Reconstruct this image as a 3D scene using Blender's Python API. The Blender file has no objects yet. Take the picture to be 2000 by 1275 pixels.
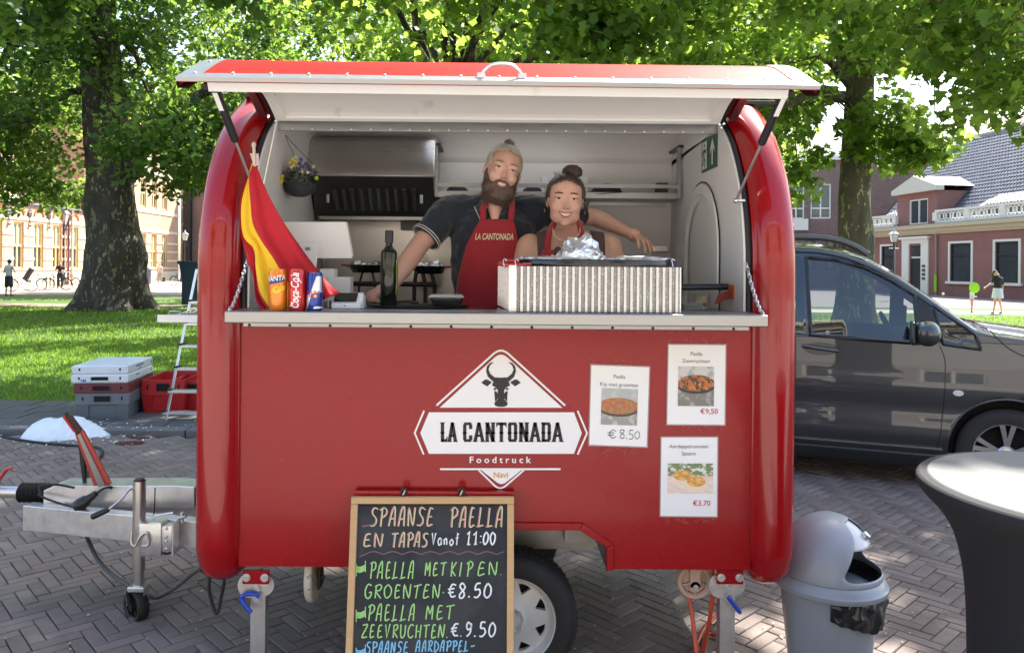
import bpy,bmesh,math,random
import numpy as np
from math import sin,cos,pi,radians as R,sqrt,atan2
from mathutils import Vector,Matrix,noise as mnoise
random.seed(7); np.random.seed(7)
scn = bpy.context.scene
COL = scn.collection

# ------------------------------------------------------------------ camera, light, exposure
H = 1.68                 # eye height
F = 1500.0               # focal length in photograph pixels (2000 px wide)
CX,CY = 970.0,520.0    # where the view direction meets the photograph
ROLL = 0.00785
cam_d = bpy.data.cameras.new('camera'); cam = bpy.data.objects.new('camera',cam_d); COL.objects.link(cam)
cam.location = (0,0,H)
cam.rotation_euler = (Matrix.Rotation(R(90),3,'X') @ Matrix.Rotation(ROLL,3,'Z')).to_euler()
cam_d.sensor_width = 36; cam_d.lens = 36 * F / 2000
cam_d.shift_x = (1000 - CX) / 2000; cam_d.shift_y = -(637.5 - CY) / 2000
cam_d.clip_start = .05; cam_d.clip_end = 2000
scn.camera = cam

SUN_AZ,SUN_EL = R(38),R(52)      # azimuth from +Y towards +X
world = bpy.data.worlds.new('World'); scn.world = world; world.use_nodes = True
wn = world.node_tree; bg = wn.nodes['Background']
sky = wn.nodes.new('ShaderNodeTexSky'); sky.sky_type = 'NISHITA'; sky.sun_disc = False
sky.sun_elevation = SUN_EL; sky.sun_rotation = SUN_AZ; sky.dust_density = 2.5; sky.air_density = 1.2
wn.links.new(sky.outputs[0],bg.inputs[0]); bg.inputs[1].default_value = 0.15
sd = bpy.data.lights.new('sun','SUN'); sd.energy = 5.0; sd.angle = R(.53); sd.color = (1,.95,.86)
sun = bpy.data.objects.new('sun',sd); COL.objects.link(sun); sun.location = (20,25,40)
sun.rotation_euler = Vector((sin(SUN_AZ) * cos(SUN_EL),cos(SUN_AZ) * cos(SUN_EL),sin(SUN_EL))).to_track_quat('Z','Y').to_euler()
vs = scn.view_settings; vs.view_transform = 'Standard'; vs.look = 'None'; vs.gamma = 1; vs.exposure = 1.8
try: vs.use_curve_mapping = False
except Exception: pass
cy = scn.cycles
cy.max_bounces = 10; cy.diffuse_bounces = 6; cy.glossy_bounces = 4; cy.transmission_bounces = 6; cy.transparent_max_bounces = 12
cy.caustics_reflective = False; cy.caustics_refractive = False; cy.sample_clamp_indirect = 6

# ------------------------------------------------------------------ helpers
def unroll(x,y):
    dx,dy = x - CX,y - CY
    return dx + dy * ROLL,dy - dx * ROLL
def at(x,y,Y):            # a point of the photograph at distance Y
    u,v = unroll(x,y); return (u * Y / F,Y,H - v * Y / F)
def gnd(x,y,z=0):         # a point of the photograph on the ground
    u,v = unroll(x,y); Y = F * (H - z) / v; return (u * Y / F,Y,z)

def nd(nt,t,**kw):
    n = nt.nodes.new(t)
    for k,v in kw.items():
        if k.startswith('i_'):
            n.inputs[int(k[2:])].default_value = v
        else: setattr(n,k,v)
    return n
def inp(p,name,v): p.inputs[name].default_value = v
MATS = {}
def mat(name,col=(.5,.5,.5),rough=.5,metal=0,var=0,vscale=8,bump=0,bscale=30,coat=0,trans=0,alpha=1,emit=0,
        island=0,stain=None,sscale=3,spec=.5,stretch=(1,1,1),ior=1.45,sheen=0,rvar=0,sthr=.55,coatr=.03,wpos=0):
    if name in MATS: return MATS[name]
    m = bpy.data.materials.new(name); m.use_nodes = True; nt = m.node_tree; p = nt.nodes['Principled BSDF']
    c = (*col,1); inp(p,'Base Color',c); inp(p,'Roughness',rough); inp(p,'Metallic',metal)
    inp(p,'Coat Weight',coat); inp(p,'Coat Roughness',coatr); inp(p,'Transmission Weight',trans); inp(p,'IOR',ior)
    inp(p,'Specular IOR Level',spec); inp(p,'Alpha',alpha); inp(p,'Sheen Weight',sheen)
    if emit: inp(p,'Emission Color',c); inp(p,'Emission Strength',emit)
    out = None
    tc = nd(nt,'ShaderNodeTexCoord'); mp = nd(nt,'ShaderNodeMapping'); mp.inputs['Scale'].default_value = stretch
    nt.links.new(nd(nt,'ShaderNodeNewGeometry').outputs['Position'] if wpos else tc.outputs['Object'],mp.inputs[0])
    if var or island or stain:
        rgb = nd(nt,'ShaderNodeRGB'); rgb.outputs[0].default_value = c; out = rgb.outputs[0]
    def mul(sock,fac_sock,lo,hi):
        mr = nd(nt,'ShaderNodeMapRange'); mr.inputs[1].default_value = 0; mr.inputs[2].default_value = 1
        mr.inputs[3].default_value = lo; mr.inputs[4].default_value = hi; nt.links.new(fac_sock,mr.inputs[0])
        hs = nd(nt,'ShaderNodeHueSaturation'); nt.links.new(sock,hs.inputs['Color']); nt.links.new(mr.outputs[0],hs.inputs['Value'])
        return hs.outputs[0]
    if var:
        n = nd(nt,'ShaderNodeTexNoise'); n.inputs['Scale'].default_value = vscale; n.inputs['Detail'].default_value = 6; n.inputs['Roughness'].default_value = .65
        nt.links.new(mp.outputs[0],n.inputs['Vector']); out = mul(out,n.outputs[0],1 - var * 1.6,1 + var * 1.6)
        if rvar:
            mr = nd(nt,'ShaderNodeMapRange'); mr.inputs[3].default_value = max(0,rough - rvar); mr.inputs[4].default_value = min(1,rough + rvar)
            nt.links.new(n.outputs[0],mr.inputs[0]); nt.links.new(mr.outputs[0],p.inputs['Roughness'])
    if island:
        g = nd(nt,'ShaderNodeNewGeometry'); oi = nd(nt,'ShaderNodeObjectInfo'); ad = nd(nt,'ShaderNodeMath',operation='ADD'); fr = nd(nt,'ShaderNodeMath',operation='FRACT')
        nt.links.new(g.outputs['Random Per Island'],ad.inputs[0]); nt.links.new(oi.outputs['Random'],ad.inputs[1]); nt.links.new(ad.outputs[0],fr.inputs[0])
        out = mul(out,fr.outputs[0],1 - island,1 + island)
    if stain:
        n = nd(nt,'ShaderNodeTexNoise'); n.inputs['Scale'].default_value = sscale; n.inputs['Detail'].default_value = 8
        nt.links.new(mp.outputs[0],n.inputs['Vector'])
        cr = nd(nt,'ShaderNodeMapRange'); cr.inputs[1].default_value = sthr; cr.inputs[2].default_value = sthr + .08
        nt.links.new(n.outputs[0],cr.inputs[0])
        mx = nd(nt,'ShaderNodeMix',data_type='RGBA'); nt.links.new(cr.outputs[0],mx.inputs[0])
        nt.links.new(out,mx.inputs[6]); mx.inputs[7].default_value = (*stain,1); out = mx.outputs[2]
    if out: nt.links.new(out,p.inputs['Base Color'])
    if bump:
        n = nd(nt,'ShaderNodeTexNoise'); n.inputs['Scale'].default_value = bscale; n.inputs['Detail'].default_value = 5
        nt.links.new(mp.outputs[0],n.inputs['Vector'])
        b = nd(nt,'ShaderNodeBump'); b.inputs['Strength'].default_value = bump; b.inputs['Distance'].default_value = .01
        nt.links.new(n.outputs[0],b.inputs['Height']); nt.links.new(b.outputs[0],p.inputs['Normal'])
    MATS[name] = m; return m

def tag(o,label=None,cat=None,group=None,kind=None):
    if label: o['label'] = label
    if cat: o['category'] = cat
    if group: o['group'] = group
    if kind: o['kind'] = kind
    return o
def thing(name,label,cat,loc=(0,0,0),rz=0,group=None):
    o = bpy.data.objects.new(name,None); COL.objects.link(o); o.empty_display_size = .1
    o.location = loc; o.rotation_euler = (0,0,rz); return tag(o,label,cat,group)
def adopt(o,parent,world_coords=True):
    o.parent = parent
    if world_coords and parent.type == 'EMPTY':
        o.matrix_parent_inverse = (Matrix.Translation(parent.location) @ Matrix.Rotation(parent.rotation_euler.z,4,'Z')).inverted()
def clone(o,parent=None):
    c = o.copy(); COL.objects.link(c)
    if parent is not None: c.parent = parent; c.matrix_parent_inverse = o.matrix_parent_inverse
    for ch in [k for k in bpy.data.objects if k.parent is o]: clone(ch,c)
    return c
def move(o,loc,rz=0):
    o.location = loc; o.rotation_euler = (0,0,rz); return o

class MB:
    def __init__(s): s.v = []; s.f = []
    def add(s,vs,fs,M=None):
        b = len(s.v)
        s.v += [tuple(M @ Vector(v)) if M is not None else tuple(v) for v in vs]
        s.f += [tuple(b + i for i in f) for f in fs]; return s
    def box(s,x0,x1,y0,y1,z0,z1,M=None):
        vs = [(x,y,z) for x in (x0,x1) for y in (y0,y1) for z in (z0,z1)]
        return s.add(vs,[(0,1,3,2),(4,6,7,5),(0,4,5,1),(2,3,7,6),(0,2,6,4),(1,5,7,3)],M)
    def cbox(s,c,d,M=None):
        return s.box(c[0] - d[0] / 2,c[0] + d[0] / 2,c[1] - d[1] / 2,c[1] + d[1] / 2,c[2] - d[2] / 2,c[2] + d[2] / 2,M)
    def rbox(s,x0,x1,y0,y1,z0,z1,b=.01,M=None):     # box with chamfered edges
        bm = bmesh.new(); bmesh.ops.create_cube(bm,size=1)
        for v in bm.verts: v.co = ((x0 + x1) / 2 + v.co.x * (x1 - x0),(y0 + y1) / 2 + v.co.y * (y1 - y0),(z0 + z1) / 2 + v.co.z * (z1 - z0))
        bmesh.ops.bevel(bm,geom=list(bm.edges),offset=b,segments=2,profile=.5,affect='EDGES')
        bm.verts.index_update(); s.add([v.co[:] for v in bm.verts],[[v.index for v in f.verts] for f in bm.faces],M); bm.free(); return s
    def tube(s,pts,r,n=10,cap=True,closed=False,flat=1.0):
        pts = [Vector(p) for p in pts]; rs = r if isinstance(r,(list,tuple)) else [r] * len(pts)
        N = len(pts); rings = []; up = None; b = len(s.v)
        for i in range(N):
            if closed: t = pts[(i + 1) % N] - pts[i - 1]
            else: t = pts[min(i + 1,N - 1)] - pts[max(i - 1,0)]
            if t.length < 1e-9: t = Vector((0,0,1))
            t.normalize()
            if up is None: up = Vector((0,0,1)) if abs(t.z) < .9 else Vector((0,1,0))
            a = up - t * up.dot(t)
            if a.length < 1e-6: a = Vector((1,0,0)) - t * t.x
            a.normalize(); up = a; c = t.cross(a)
            for k in range(n):
                q = 2 * pi * k / n; s.v.append(tuple(pts[i] + a * (cos(q) * rs[i] * flat) + c * (sin(q) * rs[i])))
        M_ = N if closed else N - 1
        for i in range(M_):
            for k in range(n):
                j = (i + 1) % N
                s.f.append((b + i * n + k,b + i * n + (k + 1) % n,b + j * n + (k + 1) % n,b + j * n + k))
        if cap and not closed:
            s.f.append(tuple(b + k for k in range(n))[::-1]); s.f.append(tuple(b + (N - 1) * n + k for k in range(n)))
        return s
    def cyl(s,p0,p1,r0,r1=None,n=16): return s.tube([p0,p1],[r0,r0 if r1 is None else r1],n)
    def lathe(s,prof,c=(0,0,0),n=24,M=None,axis='z',cap=None):
        vs = []; N = len(prof)
        for (r,z) in prof:
            for k in range(n):
                q = 2 * pi * k / n; x,y = r * cos(q),r * sin(q)
                vs.append((c[0] + x,c[1] + y,c[2] + z) if axis == 'z' else (c[0] + x,c[1] + z,c[2] + y) if axis == 'y' else (c[0] + z,c[1] + x,c[2] + y))
        fs = [(i * n + k,i * n + (k + 1) % n,(i + 1) * n + (k + 1) % n,(i + 1) * n + k) for i in range(N - 1) for k in range(n)]
        if cap is None: cap = axis == 'z'
        if cap and prof[0][0] > 1e-6: fs.append(tuple(range(n))[::-1])
        if cap and prof[-1][0] > 1e-6: fs.append(tuple((N - 1) * n + k for k in range(n)))
        return s.add(vs,fs,M)
    def ell(s,c,r,n=12,m=8,M=None):
        vs = []; fs = []
        for i in range(m + 1):
            a = pi * i / m
            for k in range(n):
                q = 2 * pi * k / n; vs.append((c[0] + r[0] * sin(a) * cos(q),c[1] + r[1] * sin(a) * sin(q),c[2] + r[2] * cos(a)))
        for i in range(m):
            for k in range(n): fs.append((i * n + k,(i + 1) * n + k,(i + 1) * n + (k + 1) % n,i * n + (k + 1) % n))
        return s.add(vs,fs,M)
    def grid(s,P,closed=False):      # P: list of rows of points
        b = len(s.v); n = len(P[0])
        for row in P: s.v += [tuple(p) for p in row]
        for i in range(len(P) - 1):
            for k in range(n if closed else n - 1):
                s.f.append((b + i * n + k,b + i * n + (k + 1) % n,b + (i + 1) * n + (k + 1) % n,b + (i + 1) * n + k))
        return s
    def prism(s,poly,fn,d0,d1):    # poly: 2D outline, fn(u, v, d) -> point
        n = len(poly); vs = [fn(u,v,d0) for u,v in poly] + [fn(u,v,d1) for u,v in poly]
        fs = [tuple(range(n)),tuple(range(2 * n - 1,n - 1,-1))] + [(i,n + i,n + (i + 1) % n,(i + 1) % n) for i in range(n)]
        return s.add(vs,fs)
    def frame(s,x0,x1,z0,z1,w,y0,y1,fn=None):    # rectangular ring in XZ
        f = fn or (lambda u,v,d: (u,d,v))
        for (a,b,c,d) in ((x0,x1,z1 - w,z1),(x0,x1,z0,z0 + w),(x0,x0 + w,z0 + w,z1 - w),(x1 - w,x1,z0 + w,z1 - w)):
            s.prism([(a,c),(b,c),(b,d),(a,d)],f,y0,y1)
        return s
    def build(s,name,m,parent=None,smooth=None,bevel=0,kind=None,fix=True,label=None,wc=True):
        me = bpy.data.meshes.new(name); me.from_pydata(s.v,[],s.f)
        if fix:
            bm = bmesh.new(); bm.from_mesh(me); bmesh.ops.recalc_face_normals(bm,faces=bm.faces); bm.to_mesh(me); bm.free()
        if smooth is not None:
            me.polygons.foreach_set('use_smooth',[True] * len(me.polygons))
            if smooth < 180: me.set_sharp_from_angle(angle=R(smooth))
        o = bpy.data.objects.new(name,me); COL.objects.link(o)
        if m: me.materials.append(m)
        if bevel:
            b = o.modifiers.new('bevel','BEVEL'); b.width = bevel; b.segments = 2; b.limit_method = 'ANGLE'; b.angle_limit = R(40)
            b.harden_normals = False
        if parent is not None: adopt(o,parent,wc)
        if kind: o['kind'] = kind
        if label: o['label'] = label
        return o
def nmesh(name,V,loops,sizes,m,parent=None,kind=None,smooth=False):      # fast numpy mesh
    me = bpy.data.meshes.new(name); V = np.asarray(V,dtype=np.float32).reshape(-1,3)
    loops = np.asarray(loops,dtype=np.int32); sizes = np.asarray(sizes,dtype=np.int32)
    me.vertices.add(len(V)); me.vertices.foreach_set('co',V.ravel())
    me.loops.add(len(loops)); me.loops.foreach_set('vertex_index',loops)
    me.polygons.add(len(sizes)); st = np.concatenate([[0],np.cumsum(sizes)[:-1]]).astype(np.int32)
    me.polygons.foreach_set('loop_start',st)
    try: me.polygons.foreach_set('loop_total',sizes)
    except Exception: pass
    if smooth: me.polygons.foreach_set('use_smooth',[True] * len(sizes))
    me.update(calc_edges=True); me.validate()
    o = bpy.data.objects.new(name,me); COL.objects.link(o)
    if m: me.materials.append(m)
    if parent is not None: adopt(o,parent)
    if kind: o['kind'] = kind
    return o
def crom(P,n=6,closed=False):       # Catmull-Rom through points
    P = [Vector(p) for p in P]; out = []; N = len(P)
    rng = range(N) if closed else range(N - 1)
    for i in rng:
        p0 = P[(i - 1) % N] if closed or i > 0 else P[0] * 2 - P[1]
        p1 = P[i]; p2 = P[(i + 1) % N]
        p3 = P[(i + 2) % N] if closed or i + 2 < N else P[-1] * 2 - P[-2]
        for k in range(n):
            t = k / n
            out.append(.5 * ((2 * p1) + (p2 - p0) * t + (2 * p0 - 5 * p1 + 4 * p2 - p3) * t * t + (3 * p1 - p0 - 3 * p2 + p3) * t ** 3))
    if not closed: out.append(P[-1])
    return out
_fc = {}
def text_geo(s,size=1,align='LEFT',sx=1.0,bold=0,shear=0):
    cu = bpy.data.curves.new('t','FONT'); cu.body = s; cu.size = size; cu.align_x = align; cu.offset = min(bold,.018) * size; cu.shear = shear; cu.resolution_u = 3
    o = bpy.data.objects.new('t',cu); me = o.to_mesh()
    vs = [(v.co.x * sx,v.co.y) for v in me.vertices]; fs = [tuple(p.vertices) for p in me.polygons]
    o.to_mesh_clear(); bpy.data.objects.remove(o); bpy.data.curves.remove(cu); return vs,fs
def put_text(mb,s,fn,size,align='CENTER',sx=1.0,bold=0,shear=0):       # fn(u, v) -> point
    vs,fs = text_geo(s,size,align,sx,bold,shear); mb.add([fn(u,v) for u,v in vs],fs); return mb
def ribbon(mb,pts,w,fn,closed=False):
    P = [Vector((p[0],p[1])) for p in pts]; N = len(P); L = []
    for i in range(N):
        a = P[i] - P[i - 1] if (i or closed) else P[1] - P[0]
        b = P[(i + 1) % N] - P[i] if (i < N - 1 or closed) else P[-1] - P[-2]
        a = a.normalized(); b = b.normalized(); t = (a + b)
        t = t.normalized() if t.length > .2 else b
        nn = Vector((-t.y,t.x)); k = 1 / max(.55,nn.dot(Vector((-b.y,b.x))))
        L.append((P[i] + nn * w / 2 * k,P[i] - nn * w / 2 * k))
    vs = [fn(*q) for l in L for q in l]
    mb.add(vs,[(2 * i,2 * i + 1,2 * ((i + 1) % N) + 1,2 * ((i + 1) % N)) for i in range(N if closed else N - 1)]); return mb

# ------------------------------------------------------------------ materials
RED = mat('red_paint',(.29,.004,.007),rough=.27,spec=.32,coat=.15,coatr=.08,var=.10,vscale=1.6,bump=.03,bscale=50,rvar=.10,stain=(.36,.03,.03),sscale=45,sthr=.74)
REDC = mat('red_gelcoat',(.29,.004,.007),rough=.22,spec=.35,coat=.45,coatr=.05,var=.04,vscale=3)
ALU = mat('aluminium',(.33,.33,.33),rough=.4,metal=1,var=.1,vscale=20,rvar=.12,stretch=(1,8,8))
GALV = mat('galvanised_steel',(.66,.65,.66),rough=.38,metal=.9,var=.15,vscale=25,rvar=.15)
STEEL = mat('stainless_steel',(.62,.59,.56),rough=.3,metal=1,var=.06,vscale=4,rvar=.08,stretch=(.3,5,5))
BLACKR = mat('black_rubber',(.012,.012,.013),rough=.6,bump=.1)
BLACKP = mat('black_plastic',(.015,.015,.016),rough=.35)
WHITEP = mat('white_plastic',(.75,.75,.76),rough=.35,coat=.2)
LINER = mat('white_liner',(.74,.725,.715),rough=.4,var=.03,vscale=2,stain=(.55,.53,.50),sscale=5,sthr=.68)
INK = mat('dark_ink',(.03,.025,.028),rough=.6)
VINYL = mat('white_vinyl',(.8,.78,.8),rough=.35)

# ------------------------------------------------------------------ setting: ground, paving, lawn
def sheet(name,poly,z,m,kind='structure'):
    b = MB(); b.add([(x,y,z) for x,y in poly],[tuple(range(len(poly)))]); return b.build(name,m,kind=kind,fix=False)
EARTH = mat('earth',(.10,.075,.05),rough=.95,var=.3,vscale=.6,bump=.6,bscale=8)
sheet('ground',[(-700,-200),(700,-200),(700,900),(-700,900)],-.012,EARTH)
SAND = mat('joint_sand',(.045,.04,.037),rough=.95,var=.3,vscale=9,bump=.5,bscale=80,stain=(.05,.075,.02),sscale=1.3,sthr=.62)
pave = sheet('brick_pavement',[(-30,-14.5),(30,-14.5),(30,1.5),(12,2.0),(12,13.0),(5.2,13.0),(4.0,7.42),(-30,7.42)],.0,SAND)
BRM = mat('paving_brick',(.178,.142,.126),rough=.75,var=.20,vscale=7,bump=.35,bscale=55,island=.15,stain=(.215,.175,.155),sscale=1.1,sthr=.57,spec=.35,wpos=1)
BW = .0665; ANG = R(42.5)
def herring():
    ca,sa = cos(ANG),sin(ANG); n = 3; out = []
    for i in range(-150,230):
        for j in range(-170,190):
            k = (i - j) % (2 * n)
            if k == 0: w,h = n,1
            elif k == 2 * n - 1: w,h = 1,n
            else: continue
            cx,cy = (i + w / 2) * BW,(j + h / 2) * BW
            x,y = cx * ca - cy * sa,cx * sa + cy * ca + 3
            out.append((x,y,0 if w == n else 1))
    return out
def in_pave(x,y):
    if y < 2.3 or y > 12.9: return False
    if x < -.88 * y - .9 or x > .84 * y + .9: return False
    lim = 7.36 if x < 4.0 else 7.42 + (x - 4.0) * 4.65
    return y < min(lim,12.9)
def brick_mesh(seed):
    rr = random.Random(seed); L,W = BW * 3 - .0048,BW - .0044; c = .0035; hz = .028
    b = MB(); P = []
    tx,ty = rr.uniform(-.006,.006),rr.uniform(-.01,.01)
    for (dx,dy,z) in ((0,0,-.03),(0,0,hz - c),(c,c,hz)):
        for sx,sy in ((-1,-1),(1,-1),(1,1),(-1,1)):
            x,y = sx * (L / 2 - dx),sy * (W / 2 - dy); P.append((x,y,z - .028 + x * tx + y * ty + (rr.uniform(-.0008,.0008) if z > 0 else 0)))
    b.v = P; b.f = [(8,9,10,11)] + [(a + k,a + (k + 1) % 4,a + 4 + (k + 1) % 4,a + 4 + k) for a in (0,4) for k in range(4)]
    return b
bricks = [(x,y,o) for x,y,o in herring() if in_pave(x,y)]
def hidden(x,y):   # behind the chalkboard, bin or table leg
    u = CX + x / y * F; v = CY + H / y * F
    return (670 < u < 1010) or (1515 < u < 1720 and v > 1000) or u > 1885 or u < -20 or u > 2000 or v > 1285 or v < 870
bricks.sort(key=lambda b: (hidden(b[0],b[1]),b[1]))
protos = []
for k in range(12):
    ob = brick_mesh(k).build('brick',BRM,fix=False); protos.append(ob.data); bpy.data.objects.remove(ob)
rr = random.Random(3)
for x,y,o in bricks[:300]:
    ob = bpy.data.objects.new('brick',protos[rr.randrange(12)]); COL.objects.link(ob)
    ob.location = (x,y,.026 + rr.uniform(-.002,.002)); ob.rotation_euler = (0,0,ANG + (pi / 2 if o else 0) + rr.choice((0,pi)) + rr.uniform(-.012,.012)); ob.parent = pave
base = [np.array(brick_mesh(k).v) for k in range(12)]; fl = [f for f in brick_mesh(0).f]; fa = np.array([i for f in fl for i in f])
Vs = []; Ls = []; off = 0
for x,y,o in bricks[300:]:
    a = ANG + (pi / 2 if o else 0) + rr.uniform(-.012,.012); P = base[rr.randrange(12)]
    Q = np.empty_like(P); Q[:,0] = x + P[:,0] * cos(a) - P[:,1] * sin(a); Q[:,1] = y + P[:,0] * sin(a) + P[:,1] * cos(a); Q[:,2] = P[:,2] + .026 + rr.uniform(-.002,.002)
    Vs.append(Q); Ls.append(fa + off); off += len(P)
nmesh('brick_paving',np.concatenate(Vs),np.concatenate(Ls),[4] * (9 * len(Vs)),BRM,pave,kind='stuff')
print('bricks',len(bricks))

sheet('front_bounce_ground',[(-60,-80),(60,-80),(60,1.0),(-60,1.0)],.034,mat('bounce_ground_pale',(.42,.39,.35),rough=.9,var=.15,vscale=.8,bump=.2,bscale=12))  # unseen ground added and made pale to bounce light up at the trailer
# square: sidewalk slabs, kerb, lawn, paths
SLAB = mat('dark_paving_slab',(.085,.085,.088),rough=.8,var=.25,vscale=2,bump=.4,bscale=30,stain=(.13,.125,.12),sscale=1.6,sthr=.58)
KERBM = mat('kerb_stone',(.12,.12,.125),rough=.75,var=.2,vscale=5,bump=.3)
kerb = MB(); x = -9.0
kerbs = []
while x < 5.0:
    L = 1.0; b = MB(); b.rbox(x + .006,x + L - .006,7.42,7.60,-.05,.075,.012); kerbs.append(b); x += L
kb = MB(); kb.box(-12,30,7.43,7.6,-.06,.02); kb = kb.build('kerb',SAND,kind='structure')
for b in kerbs: b.build('kerbstone',KERBM,kb)
sw = sheet('sidewalk',[(-12,7.60),(5,7.60),(5,8.98),(-12,8.98)],.05,SAND)
rr = random.Random(5)
for i in range(-40,18):
    for j in range(4):
        x0,y0 = i * .30 + (.15 if j % 2 else 0),7.612 + j * .342
        b = MB(); b.rbox(x0 + .004,x0 + .294,y0,y0 + .336,.02,.072 + rr.uniform(-.003,.003),.006)
        if (i * .3) > -6.5 and i * .3 < -2.3: b.build('paving_slab',SLAB,sw)
        else:
            if 'swb' not in globals(): swb = MB()
            swb.v,swb.f = swb.v,swb.f; swb.add(b.v,b.f)
swb.build('slab_rows',SLAB,sw,kind='stuff')
GRASSG = mat('lawn_soil',(.055,.10,.022),rough=.95,var=.35,vscale=1.2,bump=.8,bscale=60)
sheet('lawn',[(-80,8.98),(5,8.98),(9,15.5),(60,21.5),(60,33.5),(26,32.8),(9,33.5),(-11,40.5),(-80,36)],.03,GRASSG)
ASPH = mat('square_paving',(.20,.17,.165),rough=.85,var=.12,vscale=1.5,bump=.2,bscale=20)
LIGHTP = mat('pale_sand_path',(.46,.40,.31),rough=.9,var=.2,vscale=1.0,bump=.3,bscale=9)
sheet('street',[(-140,36.5),(-80,36.4),(-11,41),(9,34),(26,33.3),(140,34.0),(140,140),(-140,140)],.004,ASPH)
sheet('dirt_path',[(-80,28.5),(-9,28.8),(-9,30.7),(-80,33.5)],.036,mat('bare_dirt',(.20,.16,.12),rough=.95,var=.3,vscale=1.4,bump=.5,bscale=9))
sheet('sand_path',[(11,29.0),(60,27.0),(60,29.5),(12,31.4)],.036,LIGHTP)
sheet('footway',[(-38,48.5),(-27.5,48.5),(-27.5,90),(-38,90)],.008,mat('pale_footway',(.42,.36,.27),rough=.9,var=.1,vscale=1))
sheet('parking_lane',[(5.0,7.5),(12.0,13.0),(60,21.3),(60,8),(12,2),(12,7.4)],-.003,ASPH)
# grass blades
def grass(n,x0,x1,y0,y1,h,seed,test=None):
    g = np.random.RandomState(seed); x = g.uniform(x0,x1,n); y = y0 + (y1 - y0) * g.power(.8,n)
    if test is not None: k = test(x,y); x,y = x[k],y[k]; n = len(x)
    a = g.uniform(0,2 * pi,n); w = g.uniform(.006,.012,n) * (y / 10); hh = h * g.uniform(.5,1.3,n); lx,ly = g.normal(0,.35,n) * hh,g.normal(0,.35,n) * hh
    V = np.empty((n,3,3)); V[:,0] = np.stack([x - w * np.cos(a),y - w * np.sin(a),np.full(n,.03)],1)
    V[:,1] = np.stack([x + w * np.cos(a),y + w * np.sin(a),np.full(n,.03)],1); V[:,2] = np.stack([x + lx,y + ly,.03 + hh],1)
    return V.reshape(-1,3)
def leafmat(name,col,tcol,tr=.5,rough=.5,isl=.35):
    m = bpy.data.materials.new(name); m.use_nodes = True; nt = m.node_tree; nt.nodes.clear()
    o = nd(nt,'ShaderNodeOutputMaterial'); g = nd(nt,'ShaderNodeNewGeometry')
    def col_of(c):
        h = nd(nt,'ShaderNodeHueSaturation'); h.inputs['Color'].default_value = (*c,1)
        mr = nd(nt,'ShaderNodeMapRange'); mr.inputs[3].default_value = 1 - isl; mr.inputs[4].default_value = 1 + isl
        nt.links.new(g.outputs['Random Per Island'],mr.inputs[0]); nt.links.new(mr.outputs[0],h.inputs['Value'])
        m2 = nd(nt,'ShaderNodeMapRange'); m2.inputs[3].default_value = .485; m2.inputs[4].default_value = .515
        mu = nd(nt,'ShaderNodeMath',operation='MULTIPLY'); mu.inputs[1].default_value = 7.13; fr = nd(nt,'ShaderNodeMath',operation='FRACT')
        nt.links.new(g.outputs['Random Per Island'],mu.inputs[0]); nt.links.new(mu.outputs[0],fr.inputs[0]); nt.links.new(fr.outputs[0],m2.inputs[0])
        nt.links.new(m2.outputs[0],h.inputs['Hue']); return h.outputs[0]
    p = nd(nt,'ShaderNodeBsdfPrincipled'); p.inputs['Roughness'].default_value = rough; p.inputs['Specular IOR Level'].default_value = .35
    nt.links.new(col_of(col),p.inputs['Base Color'])
    t = nd(nt,'ShaderNodeBsdfTranslucent'); nt.links.new(col_of(tcol),t.inputs[0])
    mx = nd(nt,'ShaderNodeMixShader'); mx.inputs[0].default_value = tr
    nt.links.new(p.outputs[0],mx.inputs[1]); nt.links.new(t.outputs[0],mx.inputs[2]); nt.links.new(mx.outputs[0],o.inputs[0]); MATS[name] = m; return m
GRM = leafmat('grass_blade',(.12,.20,.035),(.28,.46,.05),.48,.6)
gv = [grass(90000,-12,3.5,9.0,16,.05,1),grass(60000,-22,3,16,34,.07,2,lambda x,y: (y < 28.4) | (y > 33.3)),
      grass(26000,7,32,15.6,29,.07,4,lambda x,y: (y < 27) & (y > 12 + x * .38))]
gv = np.concatenate(gv); nmesh('grass',gv,np.arange(len(gv)),[3] * (len(gv) // 3),GRM,kind='stuff')
tag(bpy.data.objects['grass'],'short green lawn grass under the plane trees','grass')

# ------------------------------------------------------------------ food trailer
TR = thing('food_trailer','red rounded food trailer with its serving hatch propped open, standing on brick paving','food trailer',(0,3.6,0))
PY = 3.0
PROF = [(3.42,.478),(3.14,.482),(3.05,.50),(3.012,.56),(3.0,.66),(3.0,1.2),(3.0,1.6),(3.012,1.80),(3.06,1.97),(3.14,2.11),(3.24,2.225),(3.38,2.325),(3.55,2.41),(3.75,2.46),(4.0,2.47),(4.18,2.42),(4.28,2.30),(4.31,2.1),(4.31,.6),(4.25,.49)]
def path_norm(P):
    P = [Vector((0,a,b)) for a,b in P]; N = len(P); out = []
    for i in range(N):
        t = (P[min(i + 1,N - 1)] - P[max(0,i - 1)]).normalized(); out.append((P[i],Vector((0,-t.z,t.y)) ))
    return out      # outward normal points away from the trailer's middle
PR = [(p.y,p.z) for p in crom([(0,a,b) for a,b in PROF],8)]
PN = path_norm(PR)
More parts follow.
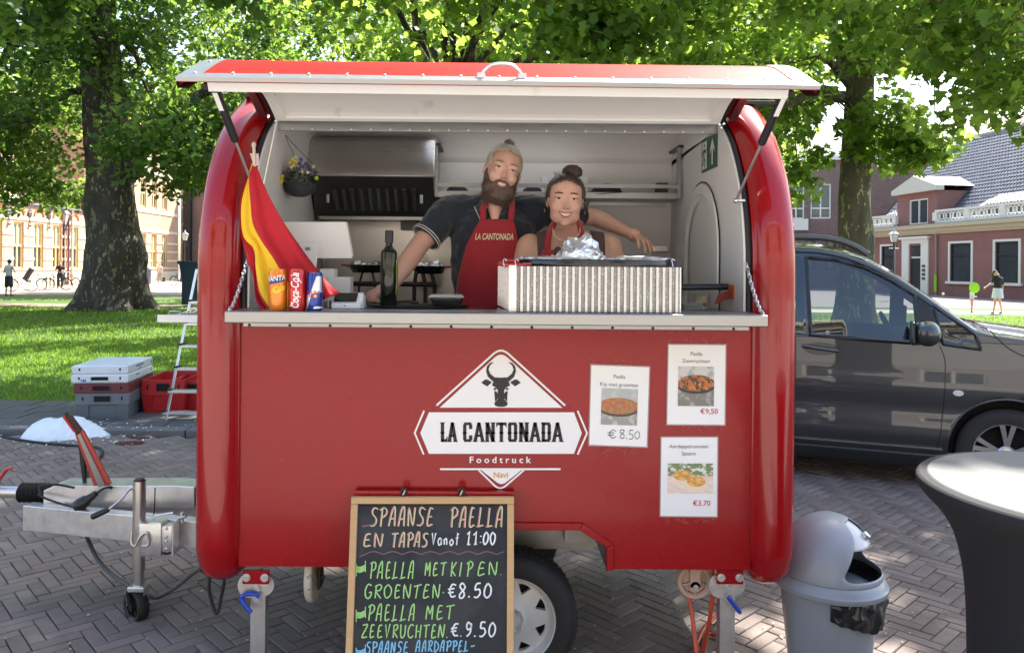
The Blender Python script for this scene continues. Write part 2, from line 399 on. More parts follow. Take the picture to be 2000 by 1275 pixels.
for sx,nm in ((-1,'left'),(1,'right')):
    # rounded end cap: a swollen band running round the outline of the end wall
    sec = [(1.0,-.02),(.998,.012),(1.006,.018),(1.012,.030),(1.025,.047),(1.05,.060),(1.08,.066),(1.11,.062),(1.14,.048),(1.158,.025),(1.166,-.005),(1.168,-.05),(1.166,-.13)]
    rows = []
    for p,n in PN:
        if n.length == 0: n = Vector((0,-1,0))
        rows.append([(sx * x,(p + n * d).y,(p + n * d).z) for x,d in sec])
    b = MB(); b.grid(rows)
    poly = [((p - n * .10).y,(p - n * .10).z) for p,n in PN]
    b.prism(poly,lambda u,v,d: (d,u,v),sx * 1.160,sx * 1.145)
    b.build('end_cap',REDC,TR,smooth=50)
    # inner return with gasket along the opening
    hp = [(p,n) for p,n in PN if p.z > 1.47 and p.y < 3.40]
    g = MB(); g.tube([(sx * .985,(p - n * .004).y,(p - n * .004).z) for p,n in hp],.011,6)
    g.build('gasket',BLACKR,TR,smooth=60)
    g = MB(); g.grid([[(sx * (.999 if k == 0 else .968),(p - n * (.012 + .0 * k)).y,(p - n * .012).z) for k in range(2)] for p,n in hp])
    g.grid([[(sx * .968,(p - n * (.012 + .05 * k)).y,(p - n * (.012 + .05 * k)).z) for k in range(2)] for p,n in hp])
    g.build('opening_rim',REDC,TR,smooth=60)
# front panel with the wheel-arch notch
W = lambda x,y: (at(x,y,PY)[0],at(x,y,PY)[2])
ax0,ax1,az,ac = -.31,.437,.655,.335
def arch(o=0):     # inner outline of the arch, offset outward by o
    return [(ax0 - o,.50),(ax0 - o,az - .075 + o * .4),(ax0 + .10 - o * .4,az + o),(ax1 - .105 + o * .4,az + o),(ax1 + o,az - .065 + o * .4),(ax1 + o,.50)]
b = MB(); pl = [(-.999,.502),(-.999,1.45),(.999,1.45),(.999,.502)] + arch()[::-1]
pnlf = lambda u,v,d: (u,d,v)
# split into convex strips to keep clean normals
A = arch()
for quad in ([(-.999,.502),(A[0][0],.502),A[1],(-.999,1.45)],[(-.999,1.45),A[1],A[2],(A[2][0],1.45)],[(A[2][0],1.45),A[2],A[3],(A[3][0],1.45)],
             [(A[3][0],1.45),A[3],A[4],(.999,1.45)],[A[4],(A[5][0],.502),(.999,.502),(.999,1.45)]):
    b.add([(u,PY,v) for u,v in quad],[(0,1,2,3)])
bm_ = b; bm_.box(-.999,-.75,PY + .002,PY + .03,.503,.53); bm_.box(.75,.999,PY + .002,PY + .03,.503,.53)
b.build('front_panel',RED,TR,fix=True)
b = MB(); ro,ri = arch(.028),arch(.0)
for i in range(5):
    q = [ri[i],ri[i + 1],ro[i + 1],ro[i]]
    b.prism(q,pnlf,PY - .014,PY + .05)
b.build('wheel_arch_trim',RED,TR,bevel=.004)
b = MB()
for i in range(5):
    (x0,z0),(x1,z1) = ri[i],ri[i + 1]
    b.add([(x0,PY + .05,z0),(x1,PY + .05,z1),(x1,PY + .35,z1),(x0,PY + .35,z0)],[(0,1,2,3)])
b.box(ax0,ax1,PY + .351,PY + .36,.45,az); b.box(.30,ax1 - .004,PY + .28,PY + .345,.505,.60)
b.build('wheel_housing',mat('dull_aluminium',(.33,.32,.31),rough=.5,metal=.8,var=.25,vscale=6),TR)
b = MB(); b.box(-.999,ax0 - .002,PY + .03,4.28,.50,.515); b.box(ax1 + .002,.999,PY + .03,4.28,.50,.515); b.box(ax0,ax1,PY + .362,4.28,.50,.515)
b.build('underfloor',mat('plywood_floor',(.10,.08,.06),rough=.8,var=.2),TR)
# roof and rear
b = MB(); rf = [(p,n) for p,n in PN if p.y >= 3.37 and p.z > .49]; rf = rf[1:] if rf[0][0].z < 1 else rf
rf = [(p,n) for p,n in rf if not (p.z < 1 and p.y < 3.6)]
def holed(b,pts,X):      # strips across, leaving room for the added roof pane
    for (y0,z0),(y1,z1) in zip(pts,pts[1:]):
        for xa,xb in ((-X,-.35),(-.35,.35),(.35,X)):
            if xa == -.35 and z0 > 2.3 and 3.6 < (y0 + y1) / 2 < 4.1: continue
            b.add([(xa,y0,z0),(xb,y0,z0),(xb,y1,z1),(xa,y1,z1)],[(0,1,2,3)])
holed(b,[(p.y,p.z) for p,n in rf],1.0); b.build('roof_shell',REDC,TR,fix=False)
MILK = bpy.data.materials.new('added_milky_pane'); MILK.use_nodes = True; _n = MILK.node_tree; _t = nd(_n,'ShaderNodeBsdfTranslucent'); _t.inputs[0].default_value = (.8,.8,.78,1); _n.links.new(_t.outputs[0],_n.nodes['Material Output'].inputs[0])
b_ = MB(); b_.box(-.37,.37,3.58,4.12,2.478,2.482); b_.build('added_skylight',MILK,TR)  # unseen roof pane guessed from a hood glint, added to brighten the interior
# interior liner: ceiling, rear wall, side walls, floor
b = MB(); lp = [((p - n * .045).y,(p - n * .045).z) for p,n in rf]
lp = [(y,min(z,2.40)) for y,z in lp]; lp = [q for q in lp if q[1] > .6]; lp += [(4.262,.56)]
holed(b,lp,.967); b.build('rear_wall_liner',LINER,TR,fix=False)
inn = [(p.y + .006,p.z) for p,n in hp] + lp + [(3.01,.56)]
for sx in (-1,1):
    b = MB(); b.prism(inn,lambda u,v,d: (d,u,v),sx * .967,sx * .990); b.build('side_wall_liner',LINER,TR)
b = MB(); b.box(-.966,.966,3.36,4.26,.54,.56); b.build('interior_floor',mat('grey_vinyl_floor',(.12,.12,.12),rough=.6),TR)
# header strip above the opening
b = MB(); b.box(-.972,.972,3.372,3.385,2.268,2.322); b.box(-.972,.972,3.385,3.43,2.314,2.322); b.build('header_strip',ALU,TR,bevel=.002)
b = MB()
for i in range(22): b.ell((-.9 + i * .0857,3.37,2.2755),(.005,.003,.005),8,4)
b.build('header_rivets',GALV,TR,kind='stuff')
b = MB(); b.box(-.985,.985,3.350,3.362,2.322,2.336); b.build('hinge_seal',BLACKR,TR)
for x in (-.75,.32):
    b = MB(); b.box(x - .03,x + .03,3.338,3.349,2.322,2.334); b.build('hinge',WHITEP,TR)

# hatch lid: the closed outline swung up about the hinge
HG = Vector((0,3.365,2.330)); TH = R(61.4)
lid = [(p,n) for p,n in PN if 1.515 < p.z < 2.315 and p.y < 3.4]
def swing(p,th=TH):
    d = p - HG; k = (HG.y - (HG.y + d.y * cos(th) + d.z * sin(th))); return Vector((p.x,HG.y - k,HG.z - d.y * sin(th) + d.z * cos(th) - p.x * .006 * k))
lid = [(p,n) for p,n in lid][::-1]      # from the hinge outwards
def lidpt(x,i,off):
    p,n = lid[i]; q = p + n * (off - .010); return tuple(swing(Vector((x,q.y,q.z))))
NL = len(lid)
LX = 1.03
LID = MB(); LID.grid([[lidpt(x,i,.022) for x in np.linspace(-LX,LX,9)] for i in range(NL)])
# little end walls and lip
b = LID; b.grid([[lidpt(x,NL - 1,o) for x in (-LX,LX)] for o in (.022,.008)])
for sx in (-1,1): b.grid([[lidpt(sx * LX,i,.022),lidpt(sx * LX,i,-.004)] for i in range(NL)])
hl = b.build('hatch_lid',mat('lid_red',(.40,.014,.010),rough=.6,spec=.05,var=.05,vscale=3),TR,smooth=40)
b = MB()       # aluminium edging: two end strips and the lip strip
for sx in (-1,1):
    b.grid([[lidpt(sx * (LX - .062),i,.0235),lidpt(sx * (LX - .062),i,.0255),lidpt(sx * (LX + .004),i,.0255),lidpt(sx * (LX + .004),i,-.012),lidpt(sx * (LX - .03),i,-.012)] for i in range(NL)])
k = NL - 1 - 2
k = max(i for i in range(NL) if (Vector(lidpt(0,i,0)) - Vector(lidpt(0,NL - 1,0))).length > .034)
b.grid([[lidpt(x,i,o) for x in (-LX - .004,LX + .004)] for i,o in ((k,.0242),(k,.0268),(NL - 1,.0268))])
lipd = Vector(lidpt(0,NL - 1,0)) - Vector(lidpt(0,NL - 2,0)); lipd.normalize()
def lipv(x,a,o): v = Vector(lidpt(x,NL - 1,o)) + lipd * a; return tuple(v)
b.grid([[lipv(x,a,o) for x in (-LX - .006,LX + .006)] for a,o in ((0,.0268),(.006,.0268),(.006,.012),(-.03,.012))])
b.add([lipv(-LX - .006,.006,.0268),lipv(-LX - .006,.006,-.014),lipv(-LX - .006,-.03,-.014),lipv(-LX - .006,-.03,.0268)],[(0,1,2,3)])
b.add([lipv(LX + .006,.006,.0268),lipv(LX + .006,.006,-.014),lipv(LX + .006,-.03,-.014),lipv(LX + .006,-.03,.0268)],[(0,1,2,3)])
b.build('lid_edging',ALU,hl,smooth=30)
b = MB()
for i in range(17):
    c = Vector(lidpt(-.99 + i * .124,NL - 2,.028)); b.ell(c,(.0055,.0055,.004),8,4)
for sx in (-1,1):
    for i in range(4,NL - 3,5): b.ell(lidpt(sx * (LX - .03),i,.027),(.0055,.0055,.0035),8,4)
b.build('lid_screws',GALV,hl,smooth=60,kind='stuff')
# white inner moulding, recessed panel
b = MB(); IX = .955
i0,i1 = 1,NL - 2
offs = [(0,0,-.004),(0,0,-.034),(.045,1,-.036),(.05,1.2,-.028),(.075,2,-.022)]
ring = []
for (dx,di,o) in offs:
    pts = []; a,c = i0 + di,i1 - di
    def LP(x,fi):
        fi = max(0,min(NL - 1.001,fi)); k = int(fi); t = fi - k
        return tuple(Vector(lidpt(x,k,o)).lerp(Vector(lidpt(x,min(NL - 1,k + 1),o)),t))
    M_ = 16
    for k in range(M_ + 1): pts.append(LP(-(IX - dx),a + (c - a) * k / M_))
    for k in range(M_,-1,-1): pts.append(LP((IX - dx),a + (c - a) * k / M_))
    ring.append(pts)
b.grid(ring,closed=True)
last = ring[-1]; n2 = len(last) // 2
b.grid([[last[k],last[len(last) - 1 - k]] for k in range(n2)])
b.build('lid_lining',LINER,hl,smooth=30)
for sx in (-1,1): b = MB(); b.tube([lidpt(sx * (IX + .012),i,-.018) for i in range(1,NL - 1)],.012,6); b.build('lid_seal',BLACKR,hl,smooth=60)
# handle
hc = at(980,160,Vector(lidpt(0,NL - 2,.03)).y)[0]
b = MB(); p0 = Vector(lidpt(hc - .067,NL - 2,.03)); p1 = Vector(lidpt(hc + .067,NL - 2,.03)); up = (Vector(lidpt(0,NL - 2,.1)) - Vector(lidpt(0,NL - 2,.03))).normalized()
b.tube(crom([p0,p0 + up * .018 + Vector((.012,0,0)),p0.lerp(p1,.3) + up * .037,p0.lerp(p1,.7) + up * .037,p1 + up * .018 - Vector((.012,0,0)),p1],5),.0055,8)
for p in (p0,p1): b.cbox(p,(.026,.016,.016))
b.build('lid_handle',GALV,hl,smooth=50)
# gas struts
for xa,xb,yy in ((477,541,187),(1440,1512,201)):
    b = MB(); a_,c_ = at(xa,yy,3.40),at(xb,yy,3.40); b.rbox(a_[0],c_[0],3.38,3.44,a_[2] - .010,a_[2] + .006,.003); b.build('hinge_bracket',BLACKP,TR)
for sx in (-1,1):
    up_ = Vector(at(414 if sx < 0 else 1537,158 if sx < 0 else 170,2.75)); lo = Vector(at(506 if sx < 0 else 1432,392,3.04)); lo.x = sx * .945
    d = lo - up_; m_ = up_ + d * .47
    b = MB(); b.tube([up_,m_,m_ + d * .015],[.0155,.0155,.009],14); o = b.build('gas_strut',BLACKP,TR,smooth=40)
    b = MB(); b.cyl(m_,lo,.0055,n=10); b.ell(lo,(.011,.011,.011)); b.cyl(lo,lo + Vector((sx * .035,0,0)),.006); b.build('piston_rod',STEEL,o,smooth=40)
    b = MB(); dd = d.normalized(); q = up_ + dd * .04; side = Vector((1,0,0)); nrm = dd.cross(side).normalized()
    if nrm.y > 0: nrm = -nrm
    b.add([tuple(q + side * sx * s + dd * l + nrm * .0165) for s,l in ((-.009,0),(.009,0),(.009,.07),(-.009,.07))],[(0,1,2,3)]); b.build('strut_label',VINYL,o)

# counter: drop-down front shelf and worktop
CZ = 1.512
b = MB(); b.rbox(-.972,.972,2.745,2.995,CZ - .042,CZ,.004); ct = b.build('front_counter',ALU,TR)
b = MB(); b.box(-.966,.966,2.996,3.345,CZ - .035,CZ - .006); b.build('worktop',mat('dark_steel_worktop',(.30,.30,.31),rough=.18,metal=.9,var=.1,vscale=5,rvar=.08),TR)
b = MB(); b.box(-.955,.955,3.33,3.345,.56,CZ - .036); b.build('worktop_apron',STEEL,TR)
b = MB(); b.box(-.985,.985,PY - .012,PY - .001,1.437,1.470); b.build('panel_top_rail',ALU,TR,bevel=.002)
b = MB()
for i in range(13): b.ell((-.96 + i * .157,PY - .013,1.444),(.006,.004,.006),8,4)
b.build('rail_screws',BLACKP,TR,kind='stuff')
def chain(p0,p1,sag,n,r=.0022,name='chain',parent=TR):
    p0,p1 = Vector(p0),Vector(p1); b = MB(); L = (p1 - p0).length / n
    for i in range(n):
        t = (i + .5) / n; c = p0.lerp(p1,t) + Vector((0,0,-sag * 4 * t * (1 - t))); t2 = t + .02
        d = (p0.lerp(p1,t2) + Vector((0,0,-sag * 4 * t2 * (1 - t2))) - c).normalized()
        s = d.cross(Vector((0,1,0) if i % 2 else (1,.3,.2))).normalized()
        b.tube([c + d * (L * .72) * cos(q) + s * (L * .36) * sin(q) for q in np.linspace(0,2 * pi,9)[:-1]],r,5,closed=True)
    return b.build(name,GALV,parent,smooth=60)
chain((-.975,3.0,1.70),(-.962,2.78,CZ + .004),.02,17,r=.0026); chain((.975,3.0,1.70),(.962,2.78,CZ + .004),.02,17,r=.0026)
for sx in (-1,1):
    b = MB(); b.tube([(sx * .962,2.775 + .012 * cos(q),CZ + .012 * sin(q)) for q in np.linspace(0,pi,7)],.003,6); b.build('chain_eye',GALV,TR)

# extractor hood on the rear wall
BYK = 4.262
def bk(x,y,Y=BYK): return at(x,y,Y)
b = MB(); x0,x1 = bk(598,300,3.95)[0],bk(850,300,3.95)[0]; zt,zm,zl = bk(720,262,3.95)[2] - .005,bk(700,345,3.90)[2],bk(700,420,4.0)[2]
prof = [(4.255,zt),(4.02,zt),(3.955,zt - .03),(3.90,zm + .06),(3.895,zm),(4.255,zm)]
b.prism(prof,lambda u,v,d: (d,u,v),x0,x1); hd = b.build('extractor_hood',STEEL,TR,smooth=60,bevel=.004)
dark = mat('dark_greasy_steel',(.085,.088,.092),rough=.28,metal=.7,var=.2,vscale=6)
b = MB(); b.prism([(3.90,zm - .001),(4.255,zm - .001),(4.255,zl - .02),(4.05,zl - .02),(4.045,zl)],lambda u,v,d: (d,u,v),x0 + .03,x1 - .005)
fb = b.build('filter_housing',dark,hd,bevel=.003)
a_,c_ = Vector((0,3.898,zm - .02)),Vector((0,4.043,zl + .01)); dv = c_ - a_; nn = Vector((0,-dv.z,dv.y)).normalized()
if nn.y > 0: nn = -nn
fx0,fx1 = x0 + .10,x1 - .06
b = MB(); 
for i in range(10):
    x = fx0 + .05 + i * (fx1 - fx0 - .10) / 9; q = [a_ + dv * .22,a_ + dv * .86]
    b.add([tuple(Vector((x + s,0,0)) + p + nn * o) for p in q for s,o in ((-.013,.004),(-.006,.014),(.006,.014),(.013,.004))],[(0,1,5,4),(1,2,6,5),(2,3,7,6),(0,1,2,3),(4,5,6,7)])
b.build('filter_baffles',mat('baffle_steel',(.34,.345,.355),rough=.3,metal=.9),hd)
for x in (fx0 + .01,fx1 - .01):
    b = MB(); c = a_ + dv * .5 + nn * .012; b.cbox((x,c.y,c.z),(.016,.012,.045)); b.tube([(x,c.y - .01,c.z + .02),(x,c.y - .022,c.z),(x,c.y - .012,c.z - .022)],.004,6); b.build('filter_latch',GALV,hd,bevel=.002)
b = MB(); b.box(x0 + .05,x1 - .02,4.03,4.05,zl - .022,zl - .006); b.build('drip_edge',ALU,hd)
# wall shelf with rail
sx0,sx1 = bk(852,380,4.05)[0],bk(1322,380,4.05)[0]; sz = bk(1090,383,4.02)[2]
b = MB(); b.box(sx0,sx1,4.02,4.255,sz - .012,sz + .010); b.box(sx0,sx1,4.015,4.020,sz - .012,sz + .022); b.build('wall_shelf',ALU,TR,bevel=.002)
b = MB(); zr = bk(1090,363,4.02)[2]; b.box(sx0,sx1,4.012,4.022,zr - .010,zr + .010); b.build('shelf_rail',ALU,TR)
for x in (sx0,sx1):
    b = MB(); b.box(x - .010,x + .010,4.00,4.02,sz - .01,bk(855,286,4.02)[2]); b.build('shelf_upright',ALU,TR)
    b = MB(); zz = bk(855,286,4.02)[2]; b.box(x - .02 + (.015 if x > 0 else .01),x + .025,3.99,4.25,zz,zz + .012); b.build('upright_bracket',BLACKP,TR)
b = MB(); b.box(bk(1150,400)[0],bk(1300,400)[0],4.235,4.257,bk(1200,403)[2],bk(1200,392)[2]); b.build('wall_rail',ALU,TR)
b = MB(); b.box(bk(640,430)[0],bk(930,430)[0],4.250,4.2585,bk(700,590)[2],bk(700,424)[2]); b.build('splash_plate',mat('brushed_splash_plate',(.52,.50,.47),rough=.32,metal=.85,stain=(.16,.10,.06),sscale=2.2,sthr=.62),TR)
b = MB(); b.rbox(bk(785,430)[0],bk(820,430)[0],4.20,4.249,bk(800,450)[2],bk(800,424)[2],.004); b.build('wall_socket',mat('grey_box',(.25,.25,.25),rough=.5),TR)
b = MB(); b.rbox(bk(1268,482)[0],bk(1302,482)[0],4.21,4.26,bk(1280,492)[2],bk(1280,480)[2],.003); b.build('wall_box',STEEL,TR)
# door in the right wall: arched moulding
XR = .966
def rw(y,z,d=0): return (XR - d,y,z)
ac0,ac1,az1 = 3.32,3.94,2.10
def archp(o,zb=.6,n=14):
    r = (ac1 - ac0) / 2 - o; c = (ac0 + ac1) / 2
    return [(c - r,zb)] + [(c - r * cos(pi * k / n),az1 - .33 + (r + .0) * sin(pi * k / n)) for k in range(n + 1)] + [(c + r,zb)]
b = MB(); rows = []
for o,d in ((0,0),(.006,.012),(.05,.014),(.065,.004),(.085,.004)): rows.append([rw(y,z,d) for y,z in archp(o)])
b.grid(rows); b.build('side_door',LINER,TR,smooth=35)
b = MB(); b.tube([rw(y,z,.004) for y,z in archp(-.004)],.003,6); b.build('door_seal',BLACKR,TR,smooth=60)
b = MB(); b.cbox(rw(3.98,1.62,.02),(.03,.03,.10)); b.cbox(rw(3.99,1.65,.035),(.02,.05,.02)); b.cbox(rw(3.99,1.59,.035),(.02,.05,.02)); b.build('door_hinge',BLACKP,TR,bevel=.003)
# emergency exit sign on the right wall
GRN = mat('sign_green',(.015,.10,.05),rough=.4); SGW = mat('sign_white',(.72,.74,.70),rough=.5)
sy0,sy1,szt,szb = 3.37,3.62,2.275,2.125
b = MB(); b.box(XR - .004,XR - .001,sy0,sy1,szb,szt); sg = b.build('exit_sign',GRN,TR)
SG = lambda u,v: rw(sy1 - u,szb + v,.0065)
wS,hS = sy1 - sy0,szt - szb
b = MB()      # arrow
b.add([SG(wS * .55 + a * wS * .40,hS * c) for a,c in ((.40,.12),(.60,.12),(.60,.62),(.85,.45),(.85,.60),(.5,.92),(.15,.60),(.15,.45),(.40,.62))],[(0,1,2,8),(3,4,5,2),(5,6,7,8),(2,5,8)])
b.add([SG(wS * a,hS * c) for a,c in ((.08,.08),(.40,.08),(.40,.92),(.08,.92))],[(0,1,2,3)]); b.build('sign_print',SGW,sg,fix=False)
b = MB(); SG2 = lambda u,v: rw(sy1 - u,szb + v,.0085)
b.add([SG2(wS * (.25 + .045 * cos(q)),hS * (.80 + .06 * sin(q))) for q in np.linspace(0,2 * pi,9)[:-1]],[tuple(range(8))])
for pts in ([(.24,.70),(.22,.42)],[(.24,.66),(.33,.58),(.37,.66)],[(.24,.66),(.15,.60),(.12,.48)],[(.22,.44),(.31,.30),(.27,.12)],[(.22,.44),(.18,.26),(.08,.20)]):
    ribbon(b,[(wS * u,hS * v) for u,v in pts],.011,SG2)
b.build('running_figure',GRN,sg,fix=False)

# ------------------------------------------------------------------ logo on the front panel
def LG(layer): return lambda x,y: at(780 + x / 2.941,660 + y / 2.941,PY - .002 - .0018 * layer)
l1 = LG(1); l2 = LG(2); l3 = LG(3)
b = MB()
def poly(mb,pts,fn): mb.add([fn(*p) for p in pts],[tuple(range(len(pts)))]); return mb
def rnd(pts,r,n=5):     # round listed corners
    out = []
    N = len(pts)
    for i,(p,rad) in enumerate(zip(pts,r)):
        P,A_,B_ = Vector(p),Vector(pts[i - 1]),Vector(pts[(i + 1) % N])
        if rad == 0: out.append(tuple(P)); continue
        a = P + (A_ - P).normalized() * rad; c = P + (B_ - P).normalized() * rad
        for k in range(n + 1):
            t = k / n; q = a * (1 - t) ** 2 + P * 2 * t * (1 - t) + c * t * t; out.append(tuple(q))
    return out
poly(b,rnd([(232,399),(584,78),(937,400)],[0,50,0]),l1)
poly(b,[(170,426),(1003,426),(1048,545),(1003,664),(170,664),(120,545)],l1)
poly(b,rnd([(470,757),(702,757),(586,848)],[0,0,34]),l1)
ribbon(b,rnd([(213,387),(584,52),(952,387)],[0,60,0],8),11,l1)
ribbon(b,[(142,417),(88,545),(140,668)],10,l1); ribbon(b,[(1024,417),(1078,546),(1024,668)],10,l1)
ribbon(b,[(234,752),(926,752)],11,l1); ribbon(b,rnd([(455,757),(578,876),(716,757)],[0,45,0],8),10,l1)
put_text(b,'F o o d t r u c k',lambda u,v: l1(577 + u,716 - v),52,sx=1.05,bold=.8)
b.build('logo_sticker',VINYL,TR,fix=False)
b = MB()        # bull head
hL = [(584,228),(566,226),(548,226),(522,205),(512,180),(520,158),(544,137),(520,143),(503,162),(498,190),(508,222),(530,242),(540,250),(532,272),(552,282),(566,300),(566,350),(545,374),(550,388),(566,394),(584,395)]
full = hL + [(1168 - x,y) for x,y in hL[::-1]][1:-1]
for q in ([0,1,2,3,10,11,12],[3,4,9,10],[4,5,8,9],[5,6,7,8],[0,12,13,14,15],[0,15,16,20],[16,17,18,19,20]):
    P = [hL[i] for i in q]; poly(b,P,l2); poly(b,[(1168 - x,y) for x,y in P],l2)
for s in (0,1):
    m = (lambda P: [(1168 - x,y) for x,y in P]) if s else (lambda P: P)
    poly(b,m([(470,256),(492,238),(505,238),(532,254),(504,278)]),l2)
    poly(b,m([(545,305),(556,306),(567,320),(566,346),(550,366)]),l2)
    poly(b,m([(540,292),(549,283),(558,292),(549,301)]),l2)
b.build('bull_head',INK,TR,fix=False); b = MB()
# lettering of the banner: heavy condensed capitals with spurs
def letters(mb,s,x,y0,y1,fn,w=46,st=19,gap=9):
    hh = y1 - y0; cap = 6
    def V_(xa,a=0,c=1): ribbon(mb,[(xa,y0 + hh * a),(xa,y0 + hh * c)],st,fn)
    def serif(xa,yy): poly(mb,[(xa - st * .85,yy),(xa + st * .85,yy),(xa + st * .5,yy + (cap if yy == y0 else -cap)),(xa - st * .5,yy + (cap if yy == y0 else -cap))],fn)
    def spur(xa): poly(mb,[(xa - st * .78,y0 + hh * .54),(xa,y0 + hh * .45),(xa + st * .78,y0 + hh * .54),(xa,y0 + hh * .62)],fn)
    for ch in s:
        l,r = x + st / 2,x + w - st / 2
        if ch == ' ': x += 14; continue
        if ch == 'L': V_(l); serif(l,y0); spur(l); ribbon(mb,[(x,y1 - 8),(x + w * .86,y1 - 8)],16,fn); poly(mb,[(x + w * .62,y1 - 15),(x + w * .88,y1 - 34),(x + w * .88,y1 - 15)],fn); x += w * .88 + gap; continue
        if ch == 'C':
            V_(l,.1,.9); spur(l); ribbon(mb,[(x + 5,y0 + 8),(x + w - 5,y0 + 8)],16,fn); ribbon(mb,[(x + 5,y1 - 8),(x + w - 5,y1 - 8)],16,fn); V_(r,.1,.34); V_(r,.66,.9)
        if ch in 'OD':
            V_(l,.08 if ch == 'O' else 0,.92 if ch == 'O' else 1); V_(r,.1,.9); spur(l); spur(r); ribbon(mb,[(x + 4,y0 + 8),(x + w - 5,y0 + 8)],16,fn); ribbon(mb,[(x + 4,y1 - 8),(x + w - 5,y1 - 8)],16,fn)
            if ch == 'D': serif(l,y0); serif(l,y1)
        if ch == 'N':
            V_(l); V_(r); serif(l,y0); serif(r,y1); serif(l,y1); serif(r,y0); spur(l); spur(r); poly(mb,[(x,y0),(x + st,y0),(x + w,y1),(x + w - st,y1)],fn)
        if ch == 'T':
            V_(x + w / 2); serif(x + w / 2,y1); spur(x + w / 2); ribbon(mb,[(x - 3,y0 + 8),(x + w + 3,y0 + 8)],16,fn); poly(mb,[(x - 3,y0 + 14),(x + 7,y0 + 14),(x - 3,y0 + 30)],fn); poly(mb,[(x + w + 3,y0 + 14),(x + w - 7,y0 + 14),(x + w + 3,y0 + 30)],fn)
        if ch == 'A':
            c = x + w / 2; w2 = w + 8
            for sg_ in (-1,1): poly(mb,[(c - 9 * sg_,y0),(c + 9 * sg_,y0),(c + sg_ * (w2 / 2 + 2),y1),(c + sg_ * (w2 / 2 - st + 1),y1)],fn); serif(c + sg_ * (w2 / 2 - st / 2 + 1),y1)
            ribbon(mb,[(c - w * .28,y0 + hh * .68),(c + w * .28,y0 + hh * .68)],13,fn)
        x += w + gap
    return x
letters(b,'LA',238,484,596,l2,w=44,gap=6); letters(b,'CANTONADA',366,484,596,l2,w=53,gap=11.5)
b.build('logo_print',INK,TR,fix=False)
b = MB(); put_text(b,'Navi',lambda u,v: l2(583 + u,801 - v),47,sx=1.0,bold=.6); b.build('logo_name',mat('ochre_print',(.65,.36,.14),rough=.6),TR,fix=False)

# ------------------------------------------------------------------ undercarriage
b = MB()
wc = Vector(at(1000,1217,3.06)); wc.z = .262; wc.y = 3.06
WR = .262
def wheel(parent,c,yb=.165):
    t = MB(); prof = [(.172,.010),(.178,-.004),(.20,-.010),(.235,-.008),(.252,.006),(WR,.024),(WR + .001,.08),(WR,.135),(.25,.155),(.2,.165),(.172,.15)]
    t.lathe(prof,c,56,axis='y'); w = t.build('wheel',mat('tyre_rubber',(.018,.018,.019),rough=.65,var=.2,vscale=40,bump=.15),parent,smooth=35)
    g = MB()
    for k in range(64):
        q = 2 * pi * k / 64
        for (d0,d1,sh) in ((.028,.062,.02),(.068,.1,-.02),(.105,.135,.02)):
            g.add([(c[0] + (WR + o) * cos(q + a),c[1] + d,c[2] + (WR + o) * sin(q + a)) for o in (.0005,.003) for a,d in ((-.030 + sh,d0),(.030 + sh,d0),(.030 - sh,d1),(-.030 - sh,d1))],[(4,5,6,7),(0,1,5,4),(1,2,6,5),(2,3,7,6),(3,0,4,7)])
    g.build('tread',MATS['tyre_rubber'],w,kind='stuff')
    RW = mat('white_steel_rim',(.62,.61,.60),rough=.35,coat=.3,var=.06,vscale=8)
    r = MB(); r.lathe([(.178,-.006),(.180,.002),(.170,.004),(.165,.03),(.158,.05)],c,56,axis='y')
    # dished disc with eight triangular holes
    rin,rout = .062,.150; yi,yo = .030,.052
    n = 8
    def ry(rad): return c[1] + yi + (yo - yi) * ((rad - rin) / (rout - rin)) + .0
    r.lathe([(.158,.05),(rout,yo)],c,56,axis='y')
    for k in range(n):
        q0 = 2 * pi * (k + .5) / n
        def pt(rad,a,o=0): return (c[0] + rad * cos(q0 + a),ry(rad) + o,c[2] + rad * sin(q0 + a))
        h = pi / n; O = [pt(rout,-h),pt(rout,-h / 2),pt(rout,0),pt(rout,h / 2),pt(rout,h),pt(rin,h),pt(rin,0),pt(rin,-h)]
        I = [pt(.138,-.20),pt(.141,-.10),pt(.142,0),pt(.141,.10),pt(.138,.20),pt(.104,.03),pt(.102,0),pt(.104,-.03)]
        I2 = [(p[0],p[1] + .02,p[2]) for p in I]
        r.add(O + I + I2,[(i,(i + 1) % 8,8 + (i + 1) % 8,8 + i) for i in range(8)] + [(8 + i,8 + (i + 1) % 8,16 + (i + 1) % 8,16 + i) for i in range(8)])
    r.lathe([(rin,yi),(.05,yi - .012),(.045,yi - .012),(.034,yi + .004),(0.0,yi + .004)],c,32,axis='y')
    r.build('rim',RW,w,smooth=35)
    d = MB(); d.lathe([(.155,.10),(0,.10)],c,32,axis='y'); d.build('brake_drum',mat('dark_iron',(.03,.03,.03),rough=.6,metal=.5),w)
    for k in range(4):
        q = pi / 4 + k * pi / 2; p = (c[0] + .044 * cos(q),c[1] + .012,c[2] + .044 * sin(q)); u = MB(); u.cyl(p,(p[0],p[1] + .02,p[2]),.009,n=6); u.build('wheel_nut',GALV,w)
    return w
wheel(TR,tuple(wc))
w2 = MB(); w2.lathe([(.17,.0),(.25,0),(WR,.02),(WR,.135),(.25,.155),(.17,.155)],(wc.x,4.0,.262),40,axis='y'); w2.build('wheel',MATS['tyre_rubber'],TR,smooth=35)
b = MB(); b.box(wc.x - .03,wc.x + .03,3.2,4.05,.235,.29); b.build('axle',GALV,TR)
